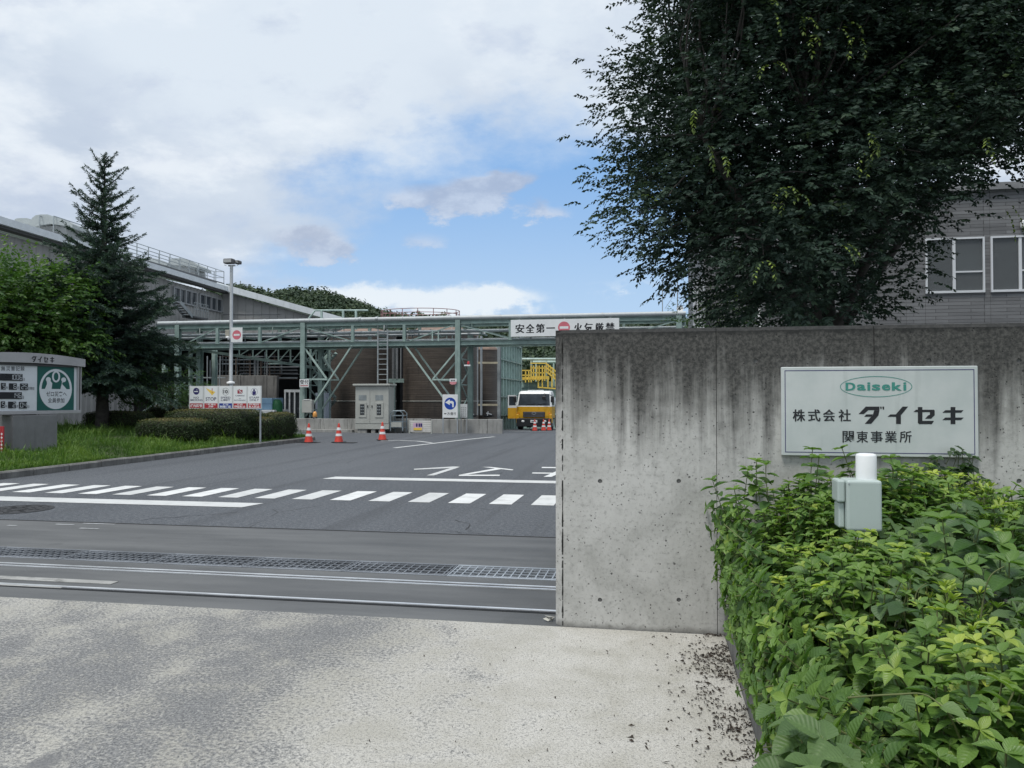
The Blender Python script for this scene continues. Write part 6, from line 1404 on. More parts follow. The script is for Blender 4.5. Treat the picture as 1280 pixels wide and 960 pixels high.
for y in (2.6, 3.8, 5.0): b = MB(); b.lathe([(1.01, 0), (1.03, .02), (1.03, .1), (1.01, .12)], (0, 0, 0), 28); b.v = [(x, y + z, 1.55 + yy * .72) for x, yy, z in b.v]; b.build('tank_band', grey_steel, tr)

# ================================================================ office building at the right
OV = 21.8
def O(px, py): return A(px, py, OV)
off = thing('office_building', 'two storey office clad in grey strip tiles with white framed windows behind the wall', 'office building', (O(1100, 500).x, OV, 0))
def m_tile():
    n = NT('strip_tile'); tone = n.noise(n.vec((1.6, 1, 14)), 1, 3, .6); b_ = n.N.new('ShaderNodeTexBrick')
    b_.inputs['Scale'].default_value = 1; b_.inputs['Mortar Size'].default_value = .007; b_.inputs['Brick Width'].default_value = .85; b_.inputs['Row Height'].default_value = .0915; b_.inputs['Bias'].default_value = .0
    b_.offset = .37; b_.inputs['Color1'].default_value = (.13, .133, .138, 1); b_.inputs['Color2'].default_value = (.20, .204, .21, 1); b_.inputs['Mortar'].default_value = (.075, .075, .077, 1)
    sx = n.sepz(); cx = n.N.new('ShaderNodeCombineXYZ'); n.L.new(sx[0], cx.inputs[0]); n.L.new(sx[2], cx.inputs[1]); n.L.new(cx.outputs[0], b_.inputs['Vector'])
    k = n.mix(n.mt('MULTIPLY', n.smooth(tone, .4, .7), .35), b_.outputs['Color'], (.23, .234, .24))
    return n.set(col=k, rough=.65, spec=.35, normal=n.bump(b_.outputs['Fac'], .6, -.006))
tile_m = m_tile()
ou0, ou1, ozt = O(880, 500).x, 18.0, 7.0
wins = [(O(1153, 0).x, O(1226.5, 0).x), (O(1234, 0).x, O(1310, 0).x), (O(1318, 0).x, O(1394, 0).x)]; wz0, wz1 = O(1190, 366.5).z, O(1190, 297.5).z
# wall with real openings: boards 3.03 m x 0.4575 m, cut round the windows
rows = []; z = -.1
zsplit = sorted({wz0, wz1})
ucuts = sorted([ou0, ou1] + [O(1129, 0).x + 3.03 * k for k in range(-4, 4) if ou0 < O(1129, 0).x + 3.03 * k < ou1] + [x for w in wins for x in w])
zc = [wz0 - .915 * k for k in range(6) if wz0 - .915 * k > .1] + [-.1]; zc = sorted(zc + [wz0 + (wz1 - wz0) * k / 2 for k in (1, 2)] + [wz1 + .6, ozt])
for i in range(len(ucuts) - 1):
    for j in range(len(zc) - 1):
        a, c, e, f_ = ucuts[i], ucuts[i + 1], zc[j], zc[j + 1]
        if any(w[0] - .01 < a and c < w[1] + .01 for w in wins) and e >= wz0 - .01 and f_ <= wz1 + .01: continue
        b = MB(); b.bb(a + .003, c - .003, OV, OV + .03, e + .001, f_ - .001); b.build('siding_board', tile_m, off)
b = MB(); ro = M('room_dark', (.12, .125, .13), .8)
for (a, c) in [(ou0, wins[0][0])] + [(wins[k][1], wins[k + 1][0]) for k in range(2)] + [(wins[2][1], ou1)]: b.bb(a + .005, c - .005, OV + .031, OV + .2, 0, ozt)
b.bb(ou0, ou1, OV + .032, OV + .19, 0, wz0 - .01); b.bb(ou0, ou1, OV + .033, OV + .19, wz1 + .01, ozt); b.build('wall_backing', ro, off)
b = MB(); b.bb(ou0, ou1, OV + 5, OV + 5.1, 0, ozt); b.bb(ou0, ou1, OV + .2, OV + 5, 3.3, 3.4); b.bb(ou0, ou1, OV + .2, OV + 5, 6.25, 6.35); b.build('room', M('room_wall', (.48, .49, .49), .8), off)
b = MB(); b.bb(ou0 - .1, ou1, OV - .12, OV + 9, ozt, ozt + .18); b.build('parapet', M('parapet_grey', (.22, .225, .23), .5), off)
b = MB(); b.bb(ou0, ou0 + .1, OV + .21, OV + 9, -.1, ozt); b.build('side_wall', tile_m, off)
lite = NT('ceiling_tube'); lite.set(col=(.8, .8, .8)); lite.b.inputs['Emission Color'].default_value = (1, 1, .97, 1); lite.b.inputs['Emission Strength'].default_value = 1.1
for (x, v, L) in ((wins[0][0] + .1, OV + 2.3, 1.0), (wins[0][0] - .1, OV + 3.4, 1.0)): b = MB(); b.bb(x, x + L, v, v + .14, 6.20, 6.245); b.build('ceiling_lamp', lite.m, off)
alu = M('white_aluminium', (.66, .68, .70), .4, metal=.1, var=.04)
def m_pane():
    n = NT('office_pane'); n.set(col=(.16, .17, .175), rough=.04, spec=.6); tp = n.N.new('ShaderNodeBsdfTransparent'); tp.inputs[0].default_value = (.75, .8, .8, 1); ms = n.N.new('ShaderNodeMixShader'); ms.inputs[0].default_value = .55; n.L.new(n.b.outputs[0], ms.inputs[1]); n.L.new(tp.outputs[0], ms.inputs[2]); n.L.new(ms.outputs[0], n.N['Material Output'].inputs[0]); return n.m
pane_m = m_pane()
for (a, c) in wins:
    fr = .045; b = MB(); b.bb(a, c, OV - .05, OV + .1, wz0, wz0 + .06).bb(a, c, OV - .05, OV + .1, wz1 - fr, wz1).bb(a, a + fr, OV - .05, OV + .1, wz0 + .06, wz1 - fr).bb(c - fr, c, OV - .05, OV + .1, wz0 + .06, wz1 - fr); wn = b.build('window', alu, off)
    mid = (a + c) / 2 - .02; zt_r = wz0 + (wz1 - wz0) * .38
    b = MB(); b.bb(mid - .035, mid + .035, OV - .035, OV + .05, wz0 + .06, wz1 - fr); b.build('meeting_stile', alu, wn)
    b = MB(); b.bb(mid + .036, c - fr, OV - .03, OV + .02, zt_r - .02, zt_r + .02); b.build('transom', alu, wn)
    b = MB(); b.bb(a + fr, mid - .036, OV + .0, OV + .012, wz0 + .06, wz1 - fr); b.build('pane', pane_m, wn); b = MB(); b.bb(mid + .036, c - fr, OV + .0, OV + .012, wz0 + .06, zt_r - .021); b.build('pane', pane_m, wn); b = MB(); b.bb(mid + .036, c - fr, OV + .0, OV + .012, zt_r + .021, wz1 - fr); b.build('pane', pane_m, wn)
    b = MB(); b.bb(mid + .05, c - fr - .01, OV + .12, OV + .14, wz0 + .5, wz1 - fr - .01); b.build('blind', M('roller_blind', (.42, .43, .44), .8, var=.05), wn)
p = O(1279, 281); b = MB(); b.bevbox(p.x - .09, p.x + .2, OV - .16, OV - .002, p.z - .10, p.z + .10, .05, 3); b.build('wall_lamp', white_paint, off)
p0, p1 = O(866, 500), O(881, 500)
pil = thing('downpipe_pillar', 'pale ribbed metal pillar at the left corner of the office', 'pillar', (p0.x, OV, 0)); w = (p1.x - p0.x) / 4
for k in range(4): b = MB(); b.bevbox(p0.x + k * w + .006, p0.x + (k + 1) * w - .006, OV - .5, OV - .1, -.1, O(870, 352).z, .03); b.build('rib', M('pillar_pale', (.50, .51, .53), .5, var=.05), pil)
p = O(946, 400); t = thing('white_pole', 'thin white pole standing in front of the office beside the tree trunk', 'pole', (p.x, OV - .6, 0)); b = MB(); b.tube([(p.x, OV - .6, 0), (p.x, OV - .6, O(946, 345).z)], .055, 8); b.build('shaft', white_paint, t)
# aerial mast
AV = 36.5; p = A(847, 388, AV); t = thing('aerial_mast', 'thin aerial mast with crossbars and a small dish at the right end of the rack', 'aerial', (p.x, AV, p.z))
b = MB(); b.tube([(p.x, AV, zt_ if False else 5.0), (p.x, AV, A(847, 349, AV).z)], .025, 6); b.build('mast', grey_steel, t)
a, c = A(824, 362, AV), A(846, 362, AV); b = MB(); b.tube([(a.x, AV, a.z), (c.x, AV, a.z)], .018, 6)
for k in range(6): x = a.x + (c.x - a.x) * k / 5.5; b.tube([(x, AV, a.z - .22), (x, AV, a.z + .22)], .010, 5)
b.build('crossbar', grey_steel, t)
a = A(828, 368, AV); b = MB(); b.tube([(a.x, AV, 5.2), (a.x, AV, A(828, 349, AV).z)], .02, 6); b.build('stay_post', grey_steel, t)
for px in (831, 862): a = A(px, 386, AV); c = A(847, 362, AV); b = MB(); b.tube([(a.x, AV, a.z), (c.x, AV, c.z)], .010, 5); b.build('guy_wire', grey_steel, t)
d = A(850, 386, AV - .2); b = MB(); b.lathe([(0, 0), (.1, .02), (.16, .05)], (0, 0, 0), 16); b.v = [(d.x + x, AV - .2 - z, d.z + y) for x, y, z in b.v]; b.build('dish', white_paint, t)

# ================================================================ wooded hill
hill_leaf = leaf_mat('hill_leaf', [(0, (.022, .040, .026)), (.5, (.040, .068, .036)), (1, (.075, .108, .05))], .1, .7)
HY = 330
ridge = [(-300, 420), (-100, 405), (120, 395), (240, 375), (283, 363), (300, 360), (322, 367), (340, 373), (356, 368), (380, 367), (402, 368), (420, 372), (440, 379), (470, 391), (500, 398), (560, 403), (620, 408), (700, 408), (780, 405), (870, 406), (1000, 410), (1300, 404), (1700, 410)]
def rpx(px):
    for (a, ya), (c, yc) in zip(ridge, ridge[1:]):
        if a <= px <= c: t = (px - a) / (c - a); return ya + (yc - ya) * t
    return 410
b = MB(); nx, ny = 120, 12; 
def hp(i, j):
    px = -300 + 2000 * i / nx; Y = HY - 130 + 130 * j / ny; top = W(px, rpx(px) + 6, HY).z; f_ = (j / ny) ** .8; X = (px - 640) / F * HY
    return (X * (.8 + .2 * j / ny) if False else X, Y, -1.6 + (top + 1.6) * f_)
b.v = [hp(i, j) for j in range(ny + 1) for i in range(nx + 1)]
b.f = [(j * (nx + 1) + i, j * (nx + 1) + i + 1, (j + 1) * (nx + 1) + i + 1, (j + 1) * (nx + 1) + i) for j in range(ny) for i in range(nx)]; b.sm = [True] * len(b.f)
kind(b.build('hill', M('hill_floor', (.03, .045, .028), .95, var=.3, vs=.1), rot=0), 'structure')
f = MB(); random.seed(9)
def far_tree(c, r, tone):
    for _ in range(110):
        d = rvec()
        if d.z < -.5: continue
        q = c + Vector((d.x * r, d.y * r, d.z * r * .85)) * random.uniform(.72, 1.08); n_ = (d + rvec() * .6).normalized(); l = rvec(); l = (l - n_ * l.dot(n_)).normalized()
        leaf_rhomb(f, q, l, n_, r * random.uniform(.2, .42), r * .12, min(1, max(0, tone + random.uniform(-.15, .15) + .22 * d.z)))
for k in range(2300):
    px = random.uniform(270, 900) if k < 1900 else random.choice((random.uniform(-300, 270), random.uniform(900, 1690))); s = random.random() ** .6
    if k % 4 == 0: s = random.uniform(.9, 1.0)
    X = (px - 640) / F * HY; Y = HY - 130 + 130 * s; top = W(px, rpx(px) + 6, HY).z; z = -1.6 + (top + 1.6) * s ** .8
    r = random.uniform(2.6, 4.6) * (1.25 if random.random() < .12 else 1); far_tree(Vector((X, Y, z + r * .25)), r, random.gauss(.4, .16))
kind(f.build('hill_wood', hill_leaf, rot=0), 'stuff')
pm = W(300.5, 354, HY); t = thing('hill_mast', 'tiny mast standing on the hilltop behind the factory roof', 'mast', (pm.x, HY, pm.z - 6), rot=0); b = MB(); b.bar((pm.x, HY, pm.z - 6), (pm.x, HY, pm.z + 1), .35, .35, (0, 1, 0)); b.build('mast', grey_steel, t)
# nearer dark trees behind the yard
for i, (px, Y, zt5, r, lab) in enumerate(((672, 110, 7.5, 7, 'dark green tree mass behind the yellow platforms'), (625, 100, 8.5, 4.5, 'dark tree rising behind the rack above the green panel wall'), (700, 105, 7.5, 6, 'dark tree half hidden by the concrete wall edge beyond the yard'), (800, 95, 9.5, 6, 'dark tree behind the right end of the rack under the banner'), (845, 90, 9.6, 5, 'dark tree by the aerial mast behind the rack'))):
    random.seed(50 + i); x = W(px, 500, Y).x; t = thing('background_tree', lab, 'tree', (x, Y, -1.5), 'trees beyond the yard', rot=0); tb = MB(); tb.tube([(x, Y, -1.5), (x, Y, zt5 * .6)], [.3, .1], 8); tb.build('trunk', bark, t); f = MB()
    for _ in range(26): d = rvec(); far_tree(Vector((x + d.x * r * .8, Y + d.y * r * .6, zt5 * .5 + d.z * zt5 * .36)), random.uniform(1.2, 2.0), random.gauss(.35, .12))
    kind(f.build('crown', hill_leaf, t), 'stuff')

# ================================================================ the big tree behind the wall
zk = leaf_mat('dark_tree_leaf', [(0, (.015, .030, .024)), (.5, (.032, .058, .040)), (.8, (.056, .092, .054)), (1, (.20, .27, .05))], .12, .6, spec=.2)
random.seed(41)
TY = 11.6; base = w2s((W(1040, 400, TY).x, TY, 0)); B = Vector((base.x, base.y, 0))
def tw(px, py, Y=TY): return w2s(W(px, py, Y))
low = [(735, 175), (738, 240), (755, 262), (800, 292), (825, 318), (850, 336), (868, 352), (880, 372), (905, 388), (960, 400), (1010, 406), (1060, 402), (1085, 385), (1105, 360), (1130, 325), (1160, 290), (1190, 268), (1235, 248), (1262, 225), (1275, 200), (1330, 120)]
def inside(px, py):
    if py < 0: lim = 795 - .25 * py * -1 * 0 - 0; return px > 800 + (-py) * .25
    # left boundary
    lb = 735 + 65 * max(0, (150 - py) / 150) ** 1.2 if py < 150 else (735 if py < 262 else None)
    if lb is not None:
        if px < lb + 46: return False
        if px > 1150: return py < 278 - (px - 1150) * .62
        return True
    for (a, ya), (c, yc) in zip(low, low[1:]):
        if a <= px <= c: return py < ya + (yc - ya) * (px - a) / max(1, c - a)
    return False
cl = []
while len(cl) < 720:
    Y = TY + random.uniform(-2.6, 2.6); px = random.uniform(730, 1420); py = random.uniform(-240, 405)
    d = abs(Y - TY) / 2.7; sx_ = (px - 1040) * math.sqrt(max(.05, 1 - .0 * d)); 
    if not inside(px, py): continue
    # narrower towards front and back
    if d > .35 and not (inside(1040 + (px - 1040) * (1 + .45 * d * d), py + 35 * d * d * (1 if py > 150 else 0))): continue
    cl.append((tw(px, py, Y), 1.0))
def bo(px, py, dy=0): return tw(px, py, TY + dy)
stems = [[B + Vector((0, 0, -.1)), B + Vector((0, 0, 1.2)), bo(1038, 405), bo(1030, 330, .2), bo(1020, 200, .3), bo(1030, 20, .3)],
         [B + Vector((-.05, 0, .6)), bo(1046, 408, -.2), bo(1062, 375, -.3), bo(1110, 270, -.6), bo(1180, 130, -.8)], [B + Vector((.05, .1, .5)), bo(1000, 408, .2), bo(965, 350, .3), bo(900, 230, .5), bo(850, 90, .6)],
         [B + Vector((.1, 0, .5)), bo(1055, 408, .5), bo(1085, 360, 1.0), bo(1140, 280, 1.4), bo(1200, 200, 1.7)], [B + Vector((-.1, 0, .5)), bo(1015, 408, -.3), bo(990, 360, -.8), bo(930, 260, -1.3), bo(880, 170, -1.6)], [B + Vector((0, 0, .5)), bo(1025, 408, .1), bo(1000, 300, -.9), bo(1010, 150, -1.5)]]
tips = []
def extra(f, lb):
    # long arching shoots along the outline and pale young shoots inside the crown
    for k in range(46):
        py = random.uniform(-10, 300); px = 764 + 60 * max(0, (150 - py) / 150) + random.uniform(-2, 14); p = tw(px + 14, py, TY + random.uniform(-.8, .8)); d = (w2s((-1, random.uniform(-.3, .3), .0)) + Vector((0, 0, random.uniform(.1, .6)))).normalized()
        spray(f, p, d, random.uniform(.28, .46), random.randint(10, 14), .055, random.gauss(.6, .1), random.uniform(1.2, 2.2), .26)
    for k in range(40):
        px = random.uniform(780, 880); py = 302 + (px - 780) * .55 + random.uniform(-14, 6); p = tw(px, py, TY + random.uniform(-.8, .8)); spray(f, p, (w2s((-1, 0, 0)) + Vector((0, 0, .1)) + rvec() * .4).normalized(), .35, 9, .055, random.gauss(.5, .1), .9, .25)
    for (px, py) in ((1014, 65), (1045, 50), (1070, 60), (960, 100), (885, 195), (1084, 205), (1090, 190), (1080, 180), (980, 250), (985, 262), (970, 255), (1043, 320), (1232, 190), (870, 150), (900, 210), (1000, 40), (965, 28), (960, 340)):
        for q in range(2):
            p = tw(px + random.uniform(-6, 6), py - 14, TY - 2.95); spray(f, p, (rvec() * .6 + w2s((0, -1, 0)) * .7).normalized(), .30, 11, .055, .90, 2.4, .24, .25)
    for (px, py) in ((1255, 262), (1262, 255)): spray(f, tw(px, py, TY), Vector((.3, -.2, -.3)), .5, 13, .06, .95, 2.6, .25)
tree('spreading_tree', 'large dark green spreading tree rising behind the concrete wall', B, cl, stems, zk, .08, 50, 9, .26, .9, lambda p: random.gauss(.38, .14) + .22 * noise.noise(p * 1.3) + .12 * noise.noise(p * 3.5), .12, extra=extra, seed=6, cs=.30, wr=.23, nup=.2)
small = [(tw(px, py, 14), .55) for px, py in ((890, 392), (900, 386), (915, 384), (925, 390), (905, 398), (935, 396), (885, 402), (920, 402), (940, 405), (880, 408))]
sb = w2s((W(910, 400, 14).x, 14, 0)); tree('small_tree', 'small brighter green tree low behind the wall, left of the big trunk', sb, small, [[sb, sb + Vector((0, 0, 1.3)), sb + Vector((0, 0, 2.6))]], lg, .07, 26, 8, .3, .8, lambda p: random.gauss(.55, .12), .05, seed=15)
# ================================================================ shrub bed in the foreground
vine_mat = leaf_mat('shrub_leaf', [(0, (.024, .058, .018)), (.35, (.064, .14, .034)), (.7, (.155, .265, .052)), (1, (.42, .50, .085))], .3, .42, vein=.35, spec=.45)
grey_vine = leaf_mat('grey_vine_leaf', [(0, (.026, .056, .024)), (.35, (.068, .128, .048)), (.7, (.145, .225, .075)), (1, (.34, .44, .11))], .26, .5, vein=.3, spec=.4)
stem_mat = M('shrub_stem', (.11, .13, .045), .7, var=.25); brown_stem = M('brown_stem', (.10, .065, .035), .8, var=.25)
def proto(shape, cols, rows, droop, fold, wave=0.0, seed=0):
    rnd = random.Random(seed); vs, fs, at = [], [], []
    def w(t):
        if shape == 'ovate': return .36 * math.sin(math.pi * t ** .72) ** .75 * (1 - .25 * t) * 1.18
        if shape == 'lance': return .27 * math.sin(math.pi * t ** .82) ** .85
        return .155 * math.sin(math.pi * min(1, t ** 1.35)) ** .8          # obovate azalea leaf
    for i in range(rows + 1):
        t = i / rows; ww = w(t) if 0 < i < rows else 0.0
        for j in range(cols + 1):
            s = -1 + 2 * j / cols
            vs.append((s * ww, t, fold * abs(s) * ww - droop * t * t + wave * math.sin(t * 9 + s * 2) * abs(s) * .5)); at.append((s, t))
    for i in range(rows):
        for j in range(cols):
            a = i * (cols + 1) + j; q = (a, a + 1, a + cols + 2, a + cols + 1)
            if i == 0: q = (a, a + cols + 2, a + cols + 1)
            elif i == rows - 1: q = (a, a + 1, a + cols + 1)
            fs.append(q)
    return vs, fs, at
LOW = {'ovate': proto('ovate', 2, 4, .16, .35, .03), 'lance': proto('lance', 2, 4, .20, .5), 'azalea': proto('azalea', 2, 3, .05, .4)}
HIGH = {'ovate': proto('ovate', 4, 6, .16, .35, .035), 'lance': proto('lance', 4, 6, .20, .5, .01), 'azalea': proto('azalea', 2, 4, .05, .4)}
TONES = (.12, .26, .38, .5, .64, .8, .97)
LM = {}
def leaf_mesh(k, ti):
    if (k, ti) not in LM:
        vs, fs, at = HIGH[k]; me = bpy.data.meshes.new('leaf'); me.from_pydata(vs, [], fs); a = me.attributes.new('lf', 'FLOAT_VECTOR', 'POINT'); a.data.foreach_set('vector', [c for s, t in at for c in (s, t, TONES[ti])]); me.polygons.foreach_set('use_smooth', [True] * len(fs)); me.materials.append(grey_vine if k == 'ovate' else vine_mat); LM[k, ti] = me
    return LM[k, ti]
def frame_(p, d, n, L):
    d = d.normalized(); s = d.cross(n)
    if s.length < 1e-3: s = d.orthogonal()
    s.normalize(); n = s.cross(d); m = Matrix(((s.x, d.x, n.x, p.x), (s.y, d.y, n.y, p.y), (s.z, d.z, n.z, p.z), (0, 0, 0, 1))); return m @ Matrix.Diagonal((L, L, L, 1))
CAMS = w2s((0, 0, CZ))
class Bush:
    def __init__(s): s.lv = []; s.st = MB()
    def leaf(s, k, p, d, n, L, tone): s.lv.append((k, frame_(Vector(p), Vector(d), Vector(n), L), min(1, max(0, tone)), L))
    def tri(s, p, d, L, tone):       # three-leaflet vine leaf on a stalk
        d = d.normalized(); up = Vector((0, 0, 1)); n = (up + rvec() * .42 + Vector((-.05, -.30, 0))).normalized(); n = (n - d * n.dot(d) * .8).normalized(); sd_ = d.cross(n).normalized()
        s.st.tube([p - up * .10 - d * .03, p - up * .03, p], .0022, 4, False)
        s.leaf('ovate', p + d * .015, d + up * random.uniform(-.25, .1), n, L, tone)
        for q in (-1, 1): s.leaf('ovate', p, d * .28 + sd_ * q + up * random.uniform(-.25, .1), n + rvec() * .2, L * random.uniform(.78, .95), tone + random.uniform(-.06, .06))
    def shoot(s, p, d, L, pairs, leaf, tone, k='lance', light=.10, r=.0026):
        q = Vector(p); d = d.normalized(); pts = [q.copy()]; rot = random.uniform(0, 3.14); st = L / pairs
        for i in range(pairs):
            d = (d + rvec() * .10 + Vector((0, 0, .03))).normalized(); q = q + d * st; pts.append(q.copy()); a = d.orthogonal().normalized(); b = d.cross(a); rot += 1.57 + random.uniform(-.3, .3); f_ = i / max(1, pairs - 1)
            ll = leaf * (1.0 - .35 * f_ ** 3) * random.uniform(.8, 1.15)
            for g_ in (0, math.pi):
                o = a * math.cos(rot + g_) + b * math.sin(rot + g_); ld = o + d * (.12 + .28 * f_) + Vector((0, 0, random.uniform(-.35, .05))); n = (d + Vector((0, 0, .6)) + rvec() * .25); s.leaf(k, q, ld, n, ll, tone + light * f_ + random.uniform(-.08, .08))
        for j in range(3): a = d.orthogonal().normalized(); o = Matrix.Rotation(j * 2.1, 3, d) @ a; s.leaf(k, q, d * .4 + o * .9, d - o * .3 + Vector((0, 0, .2)), leaf * .55, tone + light + .10)
        s.st.tube(pts, r, 5, False)
    def rosette(s, p, d, L, tone, n=8):
        d = d.normalized(); a = d.orthogonal().normalized(); s.st.tube([p - d * .12, p], .0022, 4, False)
        for i in range(n):
            o = Matrix.Rotation(i * 2.4, 3, d) @ a; s.leaf('azalea', p, o * (.9 if i < 5 else .45) + d * .55, d - o * .4, L * (1 if i < 5 else .75) * random.uniform(.85, 1.15), tone + (.12 if i >= 5 else 0))
    def finish(s, t, ntop):
        sc = []; fv = MB()
        for i, (k, m, tone, L) in enumerate(s.lv):
            p = m.translation; dd = (p - CAMS).length; w = s2w(p); 
            vis = 1 if (abs(w.x / max(.3, w.y)) < .68 and w.y > .8) else 0
            sc.append((L / dd * (1 + .9 * (p.z - H(p.x, p.y))) * vis, i))
        top = {i for _, i in sorted(sc, reverse=True)[:ntop]}; f = MB(); o0 = Vector(ORG[t.name])
        for i, (k, m, tone, L) in enumerate(s.lv):
            if i in top:
                ti = min(range(7), key=lambda q: abs(TONES[q] - tone)); o = bpy.data.objects.new('leaf', leaf_mesh(k, ti)); COL.objects.link(o); o.parent = t; o.matrix_local = Matrix.Translation(-o0) @ m
            else:
                vs, fs, at = LOW[k]; ff = fv if k == 'ovate' else f; ff.add([m @ Vector(v) for v in vs], fs, True); ff.lf += [(a, c, tone) for a, c in at]
        if f.v: kind(f.build('foliage', vine_mat, t), 'stuff')
        if fv.v: kind(fv.build('vine_foliage', grey_vine, t), 'stuff')
        s.st.build('stems', stem_mat, t)['kind'] = 'stuff'
def sstep(x, a, b): t = max(0, min(1, (x - a) / (b - a))); return t * t * (3 - 2 * t)
def H(u, v):
    h = .84 + .10 * noise.noise((u * 1.3, v * 1.3, 2)) + .05 * noise.noise((u * 4, v * 4, 7)) + .15 * sstep(v, 4.0, 4.9) * (1 - sstep(u, 1.5, 2.3)) + .06 * sstep(u, 1.6, 2.4) * (1 - sstep(v, 3, 4)) + .07 * sstep(v, 4.3, 4.9)
    return h * (.52 + .48 * sstep(u, .40, .95)) - .05 * (1 - sstep(v, 1.2, 2.2))
def zone(u, v):        # which plant grows where
    a = noise.noise((u * 1.1 + 4, v * 1.1, 9)) * .35
    if v > 4.35 and u > 1.7: return 'azalea' if a > .0 else 'lance'
    if u + a < 1.05 and v > 1.9: return 'lance'
    if 1.0 < u < 1.75 and 2.2 < v < 3.2 and a > .08: return 'azalea'
    if v > 3.4: return 'lance' if a > .02 else 'broad'
    return 'broad'
random.seed(101)
UE, VE = [.42, 1.15, 2.0, 3.9], [.75, 1.75, 2.7, 3.75, 5.34]
LAB = {(0, 0): 'low leafy shrub spilling over the planter kerb at the bottom edge of the photo', (1, 0): 'dense broad-leaved vine shrub at the bottom of the photo, right of the kerb', (2, 0): 'broad-leaved vine shrub in the bottom right corner',
       (0, 1): 'shrub with small lance-shaped leaves leaning over the kerb in the lower middle of the bed', (1, 1): 'shrub with yellow-green azalea tips among vine leaves in the middle of the bed', (2, 1): 'large grey-green three-leaflet vine shrub at the right edge, below the middle of the bed',
       (0, 2): 'bushy shrub with lance-shaped leaves overhanging the kerb in front of the wall joint', (1, 2): 'broad-leaved shrub directly in front of the sensor post', (2, 2): 'mass of large green leaves to the right of the sensor post',
       (0, 3): 'tall leafy shrub against the concrete wall at the left end of the bed', (1, 3): 'leafy shoots growing up in front of the lower edge of the name plate', (2, 3): 'pale yellow-green azalea shrub against the wall at the right edge'}
